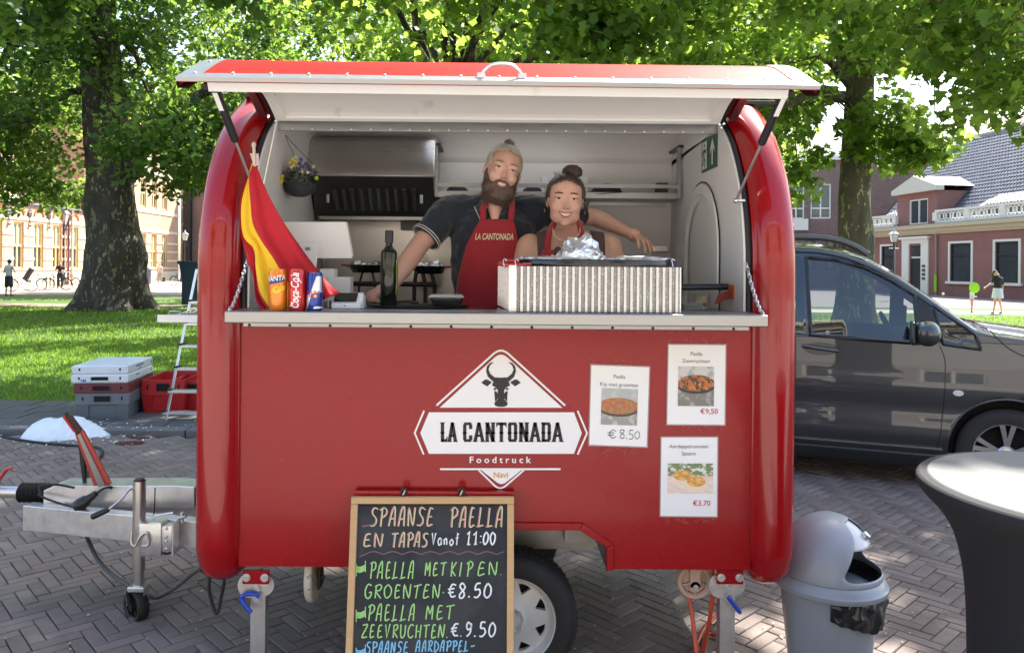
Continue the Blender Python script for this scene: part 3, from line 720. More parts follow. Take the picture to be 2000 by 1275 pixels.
# corner legs
BLUE = mat('blue_plastic',(.01,.05,.42),rough=.35,coat=.2)
for sx,px in ((-1,503.5),(1,1421)):
    x = at(px,1180,3.05)[0]; zt = at(px,1112,3.05)[2]
    b = MB(); b.rbox(x - .052,x + .052,3.018,3.028,zt - .045,zt + .01,.002); br = b.build('leg_bracket',RED,TR)
    for d in (-.036,.036):
        b = MB(); b.cyl((x + d,3.017,zt - .018),(x + d,3.006,zt - .018),.0115,n=6); b.cyl((x + d,3.018,zt - .018),(x + d,3.0145,zt - .018),.016,n=14); b.build('bolt',GALV,br)
    b = MB()
    b.lathe([(0,-.004),(.05,-.004),(.05,.002),(0,.002)],(x - .028,3.045,zt - .06),24,axis='y')
    b.lathe([(0,-.004),(.045,-.004),(.045,.002),(0,.002)],(x + .022,3.043,zt - .055),24,axis='y'); b.build('hinge_plate',GALV,TR,smooth=40)
    b = MB(); b.box(x - .030,x + .030,3.05,3.056,0.02,zt - .05); b.box(x - .030,x - .026,3.056,3.10,.02,zt - .05); b.box(x + .026,x + .030,3.056,3.10,.02,zt - .05); b.build('support_leg',GALV,TR,bevel=.002)
    b = MB(); b.rbox(x - .05,x + .05,3.03,3.13,.028,.036,.002); b.build('foot_plate',GALV,TR)
    b = MB(); zc = at(px,1168,3.04)[2]; b.cyl((x,3.049,zc),(x,3.025,zc),.014,n=6); b.cyl((x,3.049,zc),(x,3.044,zc),.021,n=16); b.cyl((x + .005,3.045,zt - .066),(x + .005,3.026,zt - .066),.013,n=6); b.build('pivot_bolt',GALV,TR)
    q = [(-.050,-.060),(-.038,-.064),(-.012,-.062),(-.004,-.07),(-.012,-.085)] if sx < 0 else []
    b = MB()
    if sx < 0: b.tube(crom([(x + .014,3.02,zt - .095),(x - .004,3.016,zt - .082),(x - .035,3.014,zt - .082),(x - .052,3.014,zt - .094),(x - .046,3.012,zt - .115),(x - .012,3.010,zt - .152)],5),.0085,10)
    else: b.tube([(x - .010,3.02,zt - .092),(x + .036,3.012,zt - .150),(x + .040,3.012,zt - .155)],[.0085,.0085,.006],10)
    b.build('blue_handle',BLUE,TR,smooth=60)
# manoeuvring wheels under the frame
CAST = mat('pinkish_polymer',(.50,.36,.30),rough=.55,var=.15,vscale=12)
c = Vector(at(1357,1135,3.12))
b = MB(); b.lathe([(.050,.004),(.055,-.004),(.068,-.006),(.072,.002),(.072,.03),(.05,.03)],c,36,axis='y'); b.lathe([(.052,.012),(.0,.012)],c,30,axis='y')
cw = b.build('manoeuvring_wheel',CAST,TR,smooth=40)
b = MB()
for k in range(5):
    q = pi / 2 + .63 + k * 2 * pi / 5; d = Vector((cos(q),0,sin(q))); s = Vector((-sin(q),0,cos(q))) * .003
    b.add([tuple(c + d * r + s * e + Vector((0,y,0))) for r in (.018,.052) for e in (-1,1) for y in (.0,.013)],[(0,2,6,4),(0,1,5,4),(2,3,7,6)])
b.build('spoke',CAST,cw); b = MB(); b.box(c.x - .021,c.x + .021,c.y - .010,c.y - .006,c.z - .02,.51); b.lathe([(0,-.006),(.021,-.006),(.021,-.010),(0,-.010)],(c.x,c.y,c.z - .018),20,axis='y'); b.build('wheel_fork',CAST,cw)
b = MB(); b.cyl((c.x,c.y - .01,c.z - .016),(c.x,c.y - .018,c.z - .016),.011,n=6); b.build('axle_nut',GALV,cw)
c = Vector(at(613,1112,3.15)); b = MB(); b.lathe([(.02,-.016),(.105,-.016),(.112,-.010),(.112,.010),(.105,.016),(.02,.016)],(c.x,c.y,c.z - .012),40,axis='x')
b.build('manoeuvring_wheel',mat('worn_white_polymer',(.55,.50,.42),rough=.6,var=.1,vscale=20,stain=(.2,.13,.07),sscale=30,sthr=.6),TR,smooth=40)
b = MB(); b.box(c.x + .022,c.x + .03,c.y - .025,c.y + .05,c.z - .07,.51); b.cyl((c.x + .018,c.y,c.z - .03),(c.x + .045,c.y,c.z - .03),.008,n=8); b.build('wheel_fork',mat('rusty_steel',(.09,.06,.04),rough=.7,metal=.5),TR)

# drawbar, coupling, jockey wheel
PINK = GALV
def beam(name,p0,p1,h,w,m=GALV,parent=TR):
    p0,p1 = Vector(p0),Vector(p1); d = (p1 - p0).normalized(); s = Vector((-d.y,d.x,0)).normalized() * w / 2; u = Vector((0,0,h / 2)); b = MB()
    b.add([tuple(p + s * a + u * c) for p in (p0,p1) for a in (-1,1) for c in (-1,1)],[(0,1,3,2),(4,6,7,5),(0,4,5,1),(2,3,7,6),(0,2,6,4),(1,5,7,3)])
    return b.build(name,m,parent,bevel=.003)
BZ = .411
beam('drawbar_arm',(-2.34,3.85,BZ),(-1.1,3.56,BZ),.124,.065)
beam('drawbar_arm',(-2.0,4.02,BZ),(-1.1,4.22,BZ),.124,.065)
for px,py in ((68,1029),(122,1037)):
    p = at(px,py,3.83); b = MB(); b.cyl(p,(p[0],p[1],p[2] + .03),.010,n=6); b.build('bolt',GALV,TR)
b = MB(); cz = .505      # overrun housing
b.prism([(-2.27,cz - .05),(-2.27,cz + .03),(-2.21,cz + .055),(-1.62,cz + .06),(-1.51,cz + .055),(-1.51,cz - .055)],lambda u,v,d: (u,d,v),3.86,4.01)
hb = b.build('overrun_housing',GALV,TR,bevel=.004)
b = MB(); b.box(-1.510,-1.502,3.87,4.0,cz - .045,cz + .045); b.build('housing_end_cap',BLACKP,hb)
b = MB(); P = []; 
for i in range(15): P.append((.034 + (.016 if i % 2 else 0),i * .0112))
b.lathe(P,(-2.435,3.935,cz - .002),20,axis='x'); b.build('rubber_bellows',BLACKR,TR,smooth=70)
b = MB(); b.tube([(-2.6,3.935,cz),(-2.42,3.935,cz)],.03,14); b.tube([(-2.72,3.935,cz - .005),(-2.67,3.935,cz),(-2.58,3.935,cz + .005)],[.052,.05,.034],14); b.build('coupling_head',GALV,TR,smooth=40)
REDP = mat('red_plastic',(.55,.03,.02),rough=.4,coat=.2)
b = MB(); p0 = Vector(at(-30,975,3.92)); p1 = Vector(at(14,915,3.92)); b.tube([p0,p1,p1 + Vector((.028,0,.004))],[.016,.014,.009],8,flat=.6); b.build('coupling_handle',REDP,TR,smooth=60)
# handbrake lever
p0 = Vector(at(203,950,3.875)); p1 = Vector(at(155,842,3.853)); p2 = Vector(at(133,812,3.842))
def bar2(p0,p1,w0,w1,t=.02):
    d = (p1 - p0).normalized(); s = d.cross(Vector((0,1,0))).normalized(); y = Vector((0,t / 2,0)); b = MB()
    b.add([tuple(p + s * a * w + y * c) for p,w in ((p0,w0),(p1,w1)) for a in (-.5,.5) for c in (-1,1)],[(0,1,3,2),(4,6,7,5),(0,4,5,1),(2,3,7,6),(0,2,6,4),(1,5,7,3)]); return b
bl = bar2(p0,p1,.085,.045).build('handbrake_lever',mat('red_lever',(.42,.06,.05),rough=.35,metal=.3,coat=.3),TR,bevel=.005)  # lever bar in a plain red base colour
bar2(p0 + Vector((0,-.0125,0)),p0.lerp(p1,.96) + Vector((0,-.0125,0)),.034,.016,.004).build('lever_rib',ALU,bl)
bar2(p1.lerp(p2,-.1),p2,.030,.026,.032).build('lever_grip',mat('dark_grip',(.05,.02,.02),rough=.5),bl,bevel=.005)
g0 = p1.lerp(p2,.0) + Vector((-.014,-.004,0)); bar2(g0,p2 + Vector((-.013,-.004,.0)),.010,.012,.034).build('red_trim',REDP,bl,bevel=.002)
b = MB(); b.cyl(p2,p2 + (p2 - p1).normalized() * .02,.009,n=10); b.build('release_button',BLACKP,bl)
b = MB(); q = Vector(at(160,868,3.92)); b.tube([q,Vector(at(163,900,3.92)),Vector(at(166,955,3.92))],[.016,.016,.008],10); b.build('gas_spring',BLACKP,TR,smooth=50)
# jockey wheel
jx,jy = at(272,1000,3.60)[0],3.60; zt = at(272,940,3.584)[2]; zb = at(272,1150,3.584)[2]
b = MB(); b.cyl((jx,jy,at(272,1112,3.60)[2]),(jx,jy,zt),.0285,n=24); b.cyl((jx,jy,zb),(jx,jy,zt - .05),.024,n=24); jk = b.build('jockey_tube',STEEL,TR,smooth=40)
b = MB(); b.lathe([(0,.012),(.018,.010),(.027,.002),(.027,-.004)],(jx,jy,zt),20); b.build('tube_cap',BLACKP,jk,smooth=60)
b = MB(); c0 = Vector((jx - .02,jy - .02,zt - .035)); c1 = Vector(at(213,994,3.494)); b.tube(crom([c0,c0 + Vector((-.012,-.01,.003)),c1.lerp(c0,.5),c1],4),.0055,8); b.build('crank_rod',GALV,jk,smooth=50)
c2 = Vector(at(178,1010,3.472)); b = MB(); b.tube([c1,c1.lerp(c2,.1),c2.lerp(c1,.1),c2],[.009,.0125,.014,.009],12); b.build('crank_grip',BLACKP,jk,smooth=50)
b = MB(); jw = Vector(at(266,1180,3.584)); b.rbox(jx - .040,jx + .040,jy - .035,jy + .035,zb - .01,zb + .016,.006)
for s in (-1,1):
    b.add([(jx + s * .038 - (.0 if s > 0 else .012) ,jy + y,z) for y,z in ((-.032,zb),(.032,zb),(.014,jw.z - .01),(-.014,jw.z - .01))] + [(jx + s * .034 - (.0 if s > 0 else .012),jy + y,z) for y,z in ((-.032,zb),(.032,zb),(.014,jw.z - .01),(-.014,jw.z - .01))],[(0,1,2,3),(4,5,6,7),(0,1,5,4),(1,2,6,5),(2,3,7,6),(3,0,4,7)])
b.build('jockey_fork',GALV,TR,bevel=.002)
M_ = Matrix.Translation((jx - .010,jy,.078)) @ Matrix.Rotation(R(-38),4,'Z')
b = MB(); b.lathe([(.054,-.018),(.06,-.026),(.070,-.027),(.076,-.018),(.078,0),(.076,.018),(.070,.027),(.06,.026),(.054,.018)],(0,0,0),36,M=M_,axis='y')
jwh = b.build('jockey_wheel',BLACKR,TR,smooth=50)
b = MB(); b.lathe([(.056,-.008),(.05,-.012),(.05,.012),(.056,.008)],(0,0,0),30,M=M_,axis='y'); b.lathe([(0,-.03),(.018,-.03),(.018,.03),(0,.03)],(0,0,0),16,M=M_,axis='y')
for k in range(5):
    q = k * 2 * pi / 5; b.add([(r * cos(q) - e * sin(q),y,r * sin(q) + e * cos(q)) for r in (.012,.054) for e in (-.006,.006) for y in (-.010,.010)],[(0,1,5,4),(2,3,7,6),(0,2,6,4),(1,3,7,5)],M_)
b.build('wheel_hub',BLACKP,jwh,smooth=40)
# clamp with S-hook
b = MB(); b.rbox(jx + .02,jx + .125,3.55,3.63,.325,.48,.008); b.rbox(jx + .115,jx + .17,3.56,3.63,.345,.465,.004); b.box(jx + .175,jx + .181,3.55,3.66,.33,.48); b.build('jockey_clamp',GALV,TR,smooth=40)
b = MB()
for dz in (-.045,-.01,.012,.05): b.ell((jx + .145,3.558,.405 + dz),(.008,.006,.008),8,5)
b.build('clamp_bolts',GALV,TR,kind='stuff')
b = MB(); b.tube(crom([(jx - .012,3.55,.44),(jx - .010,3.545,.39),(jx + .012,3.54,.38),(jx + .032,3.54,.42),(jx + .06,3.54,.44),(jx + .074,3.545,.41),(jx + .066,3.545,.38),(jx + .04,3.545,.378)],5),.0055,8); b.build('locking_hook',STEEL,TR,smooth=60)
b = MB(); b.cyl((jx + .07,3.6,.50),(jx + .17,3.58,.52),.006); b.cyl((jx + .19,3.59,.49),(jx + .235,3.56,.51),.006); b.cyl((jx + .205,3.59,.47),(jx + .205,3.59,.52),.008); b.build('clamp_screw',GALV,TR)
# cables of the drawbar
def cable(name,pts,r,m=BLACKR,parent=TR,n=8):
    b = MB(); b.tube(crom(pts,8),r,n); return b.build(name,m,parent,smooth=80)
cable('plug_cable',[at(82,962,3.83),at(100,951,3.808),at(140,953,3.808),at(110,975,3.786),at(80,965,3.786),at(78,950,3.808),at(110,946,3.808),at(145,952,3.808)][4:] ,.006)
cable('plug_cable',[at(74,965,3.83),at(92,974,3.808),at(128,986,3.786),at(150,991,3.763)],.0055)
b = MB(); a,c = Vector(at(150,990,3.774)),Vector(at(188,963,3.774)); b.tube([a,a.lerp(c,.12),a.lerp(c,.5),a.lerp(c,.55),c],[.030,.033,.028,.021,.014],14); b.build('trailer_plug',BLACKP,TR,smooth=50)
cable('plug_cable',[at(188,963,3.774),at(204,953,3.786),at(218,951,3.83),at(214,955,3.886)],.0055)
cable('brake_cable',[at(303,952,3.696),at(302,985,3.674),at(300,1008,3.651)],.003)
cable('brake_cable',[at(300,1065,3.584),at(312,1078,3.584),at(330,1080,3.584),at(338,1070,3.584)],.005)
cable('cable_tie',[at(166,1042,3.786),at(166,1005,3.786),at(164,1000,3.808)],.004)
cable('power_cable',[at(165,1035,3.864),at(175,1060,3.92),at(190,1090,3.92),at(215,1118,3.864),at(246,1140,3.752),at(262,1150,3.696)],.010,mat('grey_cable',(.07,.07,.075),rough=.5))
cable('power_cable',[at(290,1163,3.696),at(310,1165,3.674),at(345,1145,3.584),at(375,1120,3.528),at(400,1105,3.494)],.010,MATS['grey_cable'])
cable('hanging_cable',[at(412,1112,3.12),at(408,1145,3.12),at(415,1180,3.12),at(424,1197,3.11),at(431,1170,3.12),at(438,1130,3.12),at(432,1108,3.14)],.007)
b = MB(); b.rbox(-1.12,-1.02,3.14,3.28,.44,.485,.008); b.ell(at(402,1107,3.13),(.03,.03,.022)); b.build('junction_box',BLACKP,TR,smooth=50)
# fold-down shelf on the trailer's left end
b = MB(); a = at(340,622,3.35); b.rbox(-1.47,-1.172,3.35,3.85,a[2] - .012,a[2] + .012,.003); sh = b.build('side_shelf',ALU,TR)
b = MB(); b.box(-1.475,-1.172,3.343,3.349,a[2] - .016,a[2] + .016); b.build('shelf_edge',WHITEP,sh)
b = MB(); b.tube([(-1.43,3.36,a[2] + .012),(-1.43,3.36,a[2] + .03),(-1.38,3.36,a[2] + .03),(-1.38,3.36,a[2] + .012)],.004,6); b.build('shelf_latch',GALV,sh)
chain((-1.40,3.38,a[2] + .01),(-1.17,3.38,a[2] + .12),.01,12,r=.0025,parent=TR)

# ------------------------------------------------------------------ trees
def bark(name,base,patch,dark):
    m = bpy.data.materials.new(name); m.use_nodes = True; nt = m.node_tree; p = nt.nodes['Principled BSDF']; p.inputs['Roughness'].default_value = .85
    tc = nd(nt,'ShaderNodeTexCoord'); mp = nd(nt,'ShaderNodeMapping'); mp.inputs['Scale'].default_value = (1,1,.42); nt.links.new(tc.outputs['Object'],mp.inputs[0])
    def noise(sc,det,lo,hi):
        n = nd(nt,'ShaderNodeTexNoise'); n.inputs['Scale'].default_value = sc; n.inputs['Detail'].default_value = det; nt.links.new(mp.outputs[0],n.inputs[0])
        r = nd(nt,'ShaderNodeMapRange'); r.inputs[1].default_value = lo; r.inputs[2].default_value = hi; nt.links.new(n.outputs[0],r.inputs[0]); return r.outputs[0]
    def mix(f,a,c):
        x = nd(nt,'ShaderNodeMix',data_type='RGBA'); nt.links.new(f,x.inputs[0])
        if isinstance(a,tuple): x.inputs[6].default_value = (*a,1)
        else: nt.links.new(a,x.inputs[6])
        x.inputs[7].default_value = (*c,1); return x.outputs[2]
    c = mix(noise(3.5,8,.35,.7),dark,base); c = mix(noise(5.2,4,.60,.63),c,patch); c = mix(noise(11,3,.62,.64),c,tuple(min(1,v * 1.5) for v in patch))
    nt.links.new(c,p.inputs['Base Color'])
    n = nd(nt,'ShaderNodeTexNoise'); n.inputs['Scale'].default_value = 14; n.inputs['Detail'].default_value = 8; nt.links.new(mp.outputs[0],n.inputs[0])
    b = nd(nt,'ShaderNodeBump'); b.inputs['Strength'].default_value = .9; b.inputs['Distance'].default_value = .03; nt.links.new(n.outputs[0],b.inputs['Height']); nt.links.new(b.outputs[0],p.inputs['Normal'])
    return m
BARKA = bark('plane_bark_dark',(.062,.050,.036),(.17,.15,.085),(.03,.025,.018))
BARKB = bark('plane_bark_mottled',(.13,.115,.07),(.24,.23,.12),(.07,.06,.04))
LEAF = leafmat('plane_leaf',(.062,.115,.03),(.42,.61,.09),.54,.45,.4)
LEAFD = leafmat('plane_leaf_deep',(.048,.092,.028),(.26,.42,.06),.48,.45,.4)
LS8 = np.array([(0,0,0),(.47,.08,.05),(.28,.34,.03),(.46,.62,.02),(0,1,-.06),(-.46,.62,.02),(-.28,.34,.03),(-.47,.08,.05)])
LS14 = np.array([(0,0,0),(.20,-.06,.02),(.50,.06,.06),(.33,.22,.03),(.56,.48,.03),(.25,.46,.0),(.20,.72,-.02),(0,1,-.08),(-.20,.72,-.02),(-.25,.46,0),(-.56,.48,.03),(-.33,.22,.03),(-.50,.06,.06),(-.20,-.06,.02)])
SH = (-sin(SUN_AZ) / math.tan(SUN_EL),-cos(SUN_AZ) / math.tan(SUN_EL))
SUNNY = [(-2.9,.9,.3,2.3,.97),(1.55,2.6,3.05,3.95,.75),(-10,-2.6,9.6,14.0,.90),(-14,-9,12,17.5,.6),(8,30,15.5,22,.5),(-1.3,-.6,3.9,4.3,.8),(-12,.6,-14,2.3,.93),(3.2,12,-14,2.0,.9)]
def crown(centers,n_per,rad,size,g,shape=LS8,flat=.75):
    C = np.asarray(centers,float); sx_,sy_ = C[:,0] + SH[0] * C[:,2],C[:,1] + SH[1] * C[:,2]
    keep = np.ones(len(C),bool)
    for x0,x1,y0,y1,pr in SUNNY:
        m = (sx_ > x0) & (sx_ < x1) & (sy_ > y0) & (sy_ < y1); keep &= ~(m & (g.uniform(size=len(C)) < pr))
    C = C[keep]
    n = len(C) * n_per; c = np.repeat(C,n_per,0); R_ = rad * np.repeat(g.uniform(.6,1.25,len(C)),n_per)
    d = g.normal(size=(n,3)); d /= np.linalg.norm(d,axis=1)[:,None]; d *= (g.uniform(.25,1,n) ** .6 * R_)[:,None]; d[:,2] *= flat
    P = c + d
    yaw = g.uniform(0,2 * pi,n); tilt = g.normal(.55,.5,n); roll = g.normal(0,.5,n)
    s = size * g.uniform(.6,1.2,n)
    k = len(shape); L = shape[None] * s[:,None,None]
    x,y,z = L[...,0],L[...,1],L[...,2]
    cr,sr = np.cos(roll)[:,None],np.sin(roll)[:,None]; x,z = x * cr + z * sr,-x * sr + z * cr
    ct,st = np.cos(-tilt)[:,None],np.sin(-tilt)[:,None]; y,z = y * ct - z * st,y * st + z * ct
    cyw,syw = np.cos(yaw)[:,None],np.sin(yaw)[:,None]; x,y = x * cyw - y * syw,x * syw + y * cyw
    V = np.stack([x,y,z],-1) + P[:,None]
    return V.reshape(-1,3),k,n,C
def limb(b,p0,p1,r0,r1,g,seg=6,wob=.12,n=8):
    p0,p1 = Vector(p0),Vector(p1); L = (p1 - p0).length; pts = []; rs = []
    for i in range(seg + 1):
        t = i / seg; o = Vector((g.normal(),g.normal(),g.normal())) * wob * L * .25 * sin(pi * t); pts.append(p0.lerp(p1,t) + o + Vector((0,0,.08 * L * sin(pi * t)))); rs.append(r0 + (r1 - r0) * t)
    pts = crom(pts,2); rs = list(np.interp(np.linspace(0,1,len(pts)),np.linspace(0,1,len(rs)),rs)); b.tube(pts,rs,n); return pts
def tree(label,base,trunk,barkm,leafm,blobs,seed,n_per=55,rad=.75,size=.21,shape=LS8,limbs=(),flare=0,twigs=True,group=None,lean_n=24,bumps=()):
    g = np.random.RandomState(seed); t = thing('plane_tree',label,'tree',(base[0],base[1],0),group=group)
    b = MB(); pts = crom([Vector((base[0] + x,base[1] + y,z)) for x,y,z,r in trunk],8); rs = np.interp(np.linspace(0,1,len(pts)),np.linspace(0,1,len(trunk)),[q[3] for q in trunk])
    n = lean_n * 2; rows = []
    for p,r in zip(pts,rs):
        row = []
        for k in range(n):
            q = 2 * pi * k / n; fl = max(0,1 - p.z / 1.6) ** 2 * flare; lob = 1 + fl * (.35 + .5 * sin(q * 5 + .7) + .25 * sin(q * 9 + 2))
            nz = mnoise.noise(Vector((cos(q) * 1.3 + seed,sin(q) * 1.3,p.z * .55))) * .16 + mnoise.noise(Vector((cos(q) * 4 + seed,sin(q) * 4,p.z * 1.6))) * .06
            for (bx,bz,amp,ww) in bumps: nz += amp * math.exp(-((cos(q) - bx) / .5) ** 2 - ((p.z - bz) / ww) ** 2) * (1 if sin(q) < .4 else .2)
            rr_ = r * lob * (1 + nz); row.append((p.x + rr_ * cos(q),p.y + rr_ * sin(q),p.z))
        rows.append(row)
    b.grid(rows,closed=True); b.build('trunk',barkm,t,smooth=60,fix=True)
    lb = MB(); ends = []
    for l in limbs:
        ends += limb(lb,*l[:4],g)
    top = pts[-1]; cents = []
    for (cx,cy,cz,rx,ry,rz,nn,hollow) in blobs:
        d = g.normal(size=(nn,3)); d /= np.linalg.norm(d,axis=1)[:,None]; u = (hollow ** 3 + (1 - hollow ** 3) * g.uniform(size=nn)) ** (1 / 3)
        cc = d * u[:,None] * np.array([rx,ry,rz]) + np.array([cx,cy,cz]); cc = cc[cc[:,2] > 2.6]; cents.append(cc)
        if rx > 3:
            for k in range(3):
                e = cc[g.randint(len(cc))]; e = Vector(e); s = pts[-1 - g.randint(0,len(pts) // 3)]
                ends += limb(lb,s,s.lerp(e,.8),rs[-1] * .55,.04,g)
    C = np.concatenate(cents); V,k,n_,C = crown(C,n_per,rad,size,g,shape)
    if twigs and ends:
        E = np.array([tuple(e) for e in ends])
        for c in C[::2]:
            i = np.argmin(((E - c) ** 2).sum(1)); d = c - E[i]
            if np.linalg.norm(d) < 4.5:
                m = (E[i] + c) / 2 + g.normal(0,.12,3); lb.tube([E[i],m,c],[.022,.014,.006],4,cap=False)
    if lb.v: lb.build('branches',barkm,t,smooth=60,fix=False,kind='stuff')
    nmesh('crown',V,np.arange(n_ * k),[k] * n_,leafm,t,kind='stuff'); return t
bx,by = gnd(222,606)[:2]
def zz(y,Y,x=970): return at(x,y,Y)[2]
def XX(x,Y,y=300): return at(x,y,Y)[0]
# A: the big plane tree on the left
trA = [(0,0,0,1.22),(0,0,.45,1.10),(.02,0,1.2,1.02),(.02,0,2.0,.95),(-.03,0,3.2,.84),(-.18,0,5.0,.78),(-.42,0,7.2,.70),(-.6,.1,9.4,.64),(-.7,.2,12,.5),(-.6,.3,15,.3)]
L = lambda x,y,Y: at(x,y,Y)
lm = [(L(250,330,by),L(420,175,by - 1),.34,.14),(L(262,345,by),L(330,240,by - 2),.20,.08),(L(180,175,by),L(60,235,by - 2),.14,.05),(L(165,95,by),L(-40,90,by - 3),.20,.08),(L(160,60,by),L(60,-40,by),.30,.12),
      (L(235,60,by),L(290,180,by - 1),.14,.05),(L(255,190,by - 1),L(262,290,by - 1),.07,.03),(L(250,300,by),L(470,320,by - 3),.16,.05),(L(170,20,by),L(120,-120,by + 1),.4,.2)]
A = tree('thick old plane tree with flaring roots on the lawn left of the trailer',(bx,by),trA,BARKA,LEAFD,
     [(bx - 4,by,10.5,6.5,6,5.5,190,.35),(bx + 4.5,by + 1,10,6,6,5.0,170,.3),(bx - 6.5,by - 1,6.3,4.5,5,2.0,110,.2),(bx + 3.6,by - 1,5.6,2.6,4,1.5,60,.2),(bx + 5.6,by + 2,4.9,1.7,2.5,.8,22,.1),(bx - 5.0,by + 3,4.7,3.5,3,.9,40,.2),(bx + 1,by - 1,15,7,7,3,110,.4),(bx - 1.5,by - 3,11,4,3,3,50,.2)],
     11,n_per=84,rad=.88,size=.205,limbs=lm,flare=.55,bumps=((.8,2.0,.22,.6),(-.9,3.6,.10,.5)))
# B: mottled plane right
b0 = (XX(1672,19.5,470),19.5)
trB = [(0,0,0,.62),(0,0,.8,.48),(0,0,2.2,.43),(-.05,0,3.4,.39),(.05,0,5.2,.36),(.1,0,7.0,.32),(.15,0,9,.26),(.2,0,11.5,.18)]
lmB = [(L(1650,190,19.5),L(1540,205,18),.16,.10),(L(1660,165,19.5),L(1600,110,19),.13,.06),(L(1690,90,19.5),L(1880,80,16),.12,.05),(L(1655,150,19.5),L(1625,60,19),.14,.09)]
B = tree('slim plane tree with pale olive mottled bark rising behind the grey van',b0,trB,BARKB,LEAF,
     [(b0[0] - .5,19,9.6,5,4.5,3.6,150,.2),(b0[0] - 2.3,19.5,5.6,1.3,1.5,1.3,26,0),(b0[0] - 1.6,19,4.2,.5,.7,.7,6,0),(b0[0] + .3,18.6,4.9,1.0,.7,.8,16,0),(b0[0] + 1.0,18.2,4.6,.8,.6,.5,7,0),(b0[0],19,13,5.5,5,2.5,70,.3)],
     12,n_per=60,rad=.62,size=.21,limbs=lmB,shape=LS14)
# C, D: trees behind the trailer
C_ = tree('plane tree behind the food trailer, only its crown showing above the hatch',(-1.2,18),[(0,0,0,.6),(0,0,2,.45),(.1,0,5,.4),(.1,0,6.0,.16)],BARKA,LEAF,
     [(-1.5,16.5,10.5,8.0,6.5,3.8,260,.15),(-1,20,9.0,6,3,2.2,70,0),(-1,15.0,14.5,7,7,2.5,110,.3),(1.6,10.8,9.6,3.4,2.9,.8,90,0),(-2.6,12.5,7.0,1.6,1.2,.6,14,0),(0,14.5,6.9,6,1.2,1.2,120,0),(-1.1,15.5,7.0,1.0,.6,1.1,24,0)],13,n_per=76,rad=.78,size=.20,
     limbs=[(L(1180,140,18),L(1265,-10,17),.10,.05)])
D_ = tree('plane tree with sunlit yellow-green crown between the trailer and the slim plane tree',(6.2,27),[(0,0,0,.6),(0,0,2,.45),(.1,0,5,.4),(.1,0,8.0,.16)],BARKB,LEAF,
     [(4.5,27,11,7.5,6,4,210,.15),(7.0,25,7.6,3.4,2.5,1.8,50,0),(10.2,30,6.2,1.6,2,2.6,40,0),(11.5,27,11,5,4,3.0,60,.1),(3,27,8.3,5,2,1.2,50,0)],14,n_per=72,rad=.85,size=.22)
# E: tree beside the viewer, its branches hang in from the top right
E_ = tree('plane tree whose leafy branches hang in at the top right corner',(14.5,11.0),[(0,0,0,.6),(0,0,2,.48),(-.2,0,5,.42),(-.4,0,8,.33),(-.5,0,12,.2)],BARKB,LEAF,
     [(8.3,13.2,6.3,2.8,2.4,1.2,60,0),(9.0,13.5,4.6,1.4,1.8,.6,14,0),(9.6,12.2,3.9,.8,.8,.4,5,0),(9.9,15,6.1,2.3,1.6,1.1,36,0),(8.0,9,9.5,6,5,1.8,130,.1),(13,11,11,6,6,3,120,.3),(2.5,7.8,9.8,5.0,1.8,1.0,56,0),(6.5,10.3,9.8,2.8,2.3,.7,80,0),(6.9,13,6.0,1.2,1.2,.7,12,0)],
     15,n_per=46,rad=.62,size=.20,shape=LS14,limbs=[((14.1,11,7.5),(8.6,12.6,6.2),.16,.04),((14.0,11,8),(6,8.5,9.5),.2,.06),((14.2,11,5.5),(9.8,12.9,4.6),.1,.03),((6,8.5,9.5),(-2,7.6,9.7),.07,.03)])
# branch tips at the top left hang from tree C's long limb
F_ = tree('plane tree whose big-leaved branch tips hang in at the top left corner',(-13.5,10.5),[(0,0,0,.5),(0,0,2,.4),(.1,0,5,.33),(.2,0,8,.26),(.1,0,11,.16)],BARKA,LEAFD,
     [(-8.6,13,6.2,2.3,1.2,.55,26,0),(-5.0,12.5,6.35,1.2,.9,.35,10,0),(-13.5,10.5,9.5,4.0,4.0,2.5,60,.2)],16,n_per=34,rad=.5,size=.24,shape=LS14,
     limbs=[((-13.3,10.5,6.5),(-8.5,13,6.3),.1,.03),((-8.5,13,6.3),(-4.8,12.5,6.45),.03,.012)])
for x,y in ((7,-9.5),(-8.5,-11)): tree('unseen leafy tree added across the street, mirrored in the red paint %s of the logo' % ('right' if x > 0 else 'left'),(x,y),[(0,0,0,.4),(0,0,3,.3),(0,0,6,.2)],BARKA,LEAF,[(x,y,6.5,3.0,2.5,2.4,60,.2)],31,n_per=60,rad=.8,size=.3)  # two unseen trees added so the red paint mirrors dark shapes
# far trees closing the view
for (x,y,lab,sd,h0) in ((-16,47,'distant plane tree filling the gap between the big trunk and the grey house',21,10),(-2,44,'distant leafy tree behind the centre of the trailer hatch',22,11),(13,46,'distant tree right of centre with its crown behind the slim plane tree',23,10),(-27,40,'distant tree at far left whose crown overlaps the upper brick facade',24,11.5)):
    tree(lab,(x,y),[(0,0,0,.45),(0,0,3,.36),(0,0,7,.3),(0,0,11,.15)],BARKA,LEAF,[(x,y,h0 + 1,6.5,4.5,5.0,150,.2),(x + 1,y,h0 + 7,5,4,3,50,.2)],sd,n_per=62,rad=1.0,size=.32)

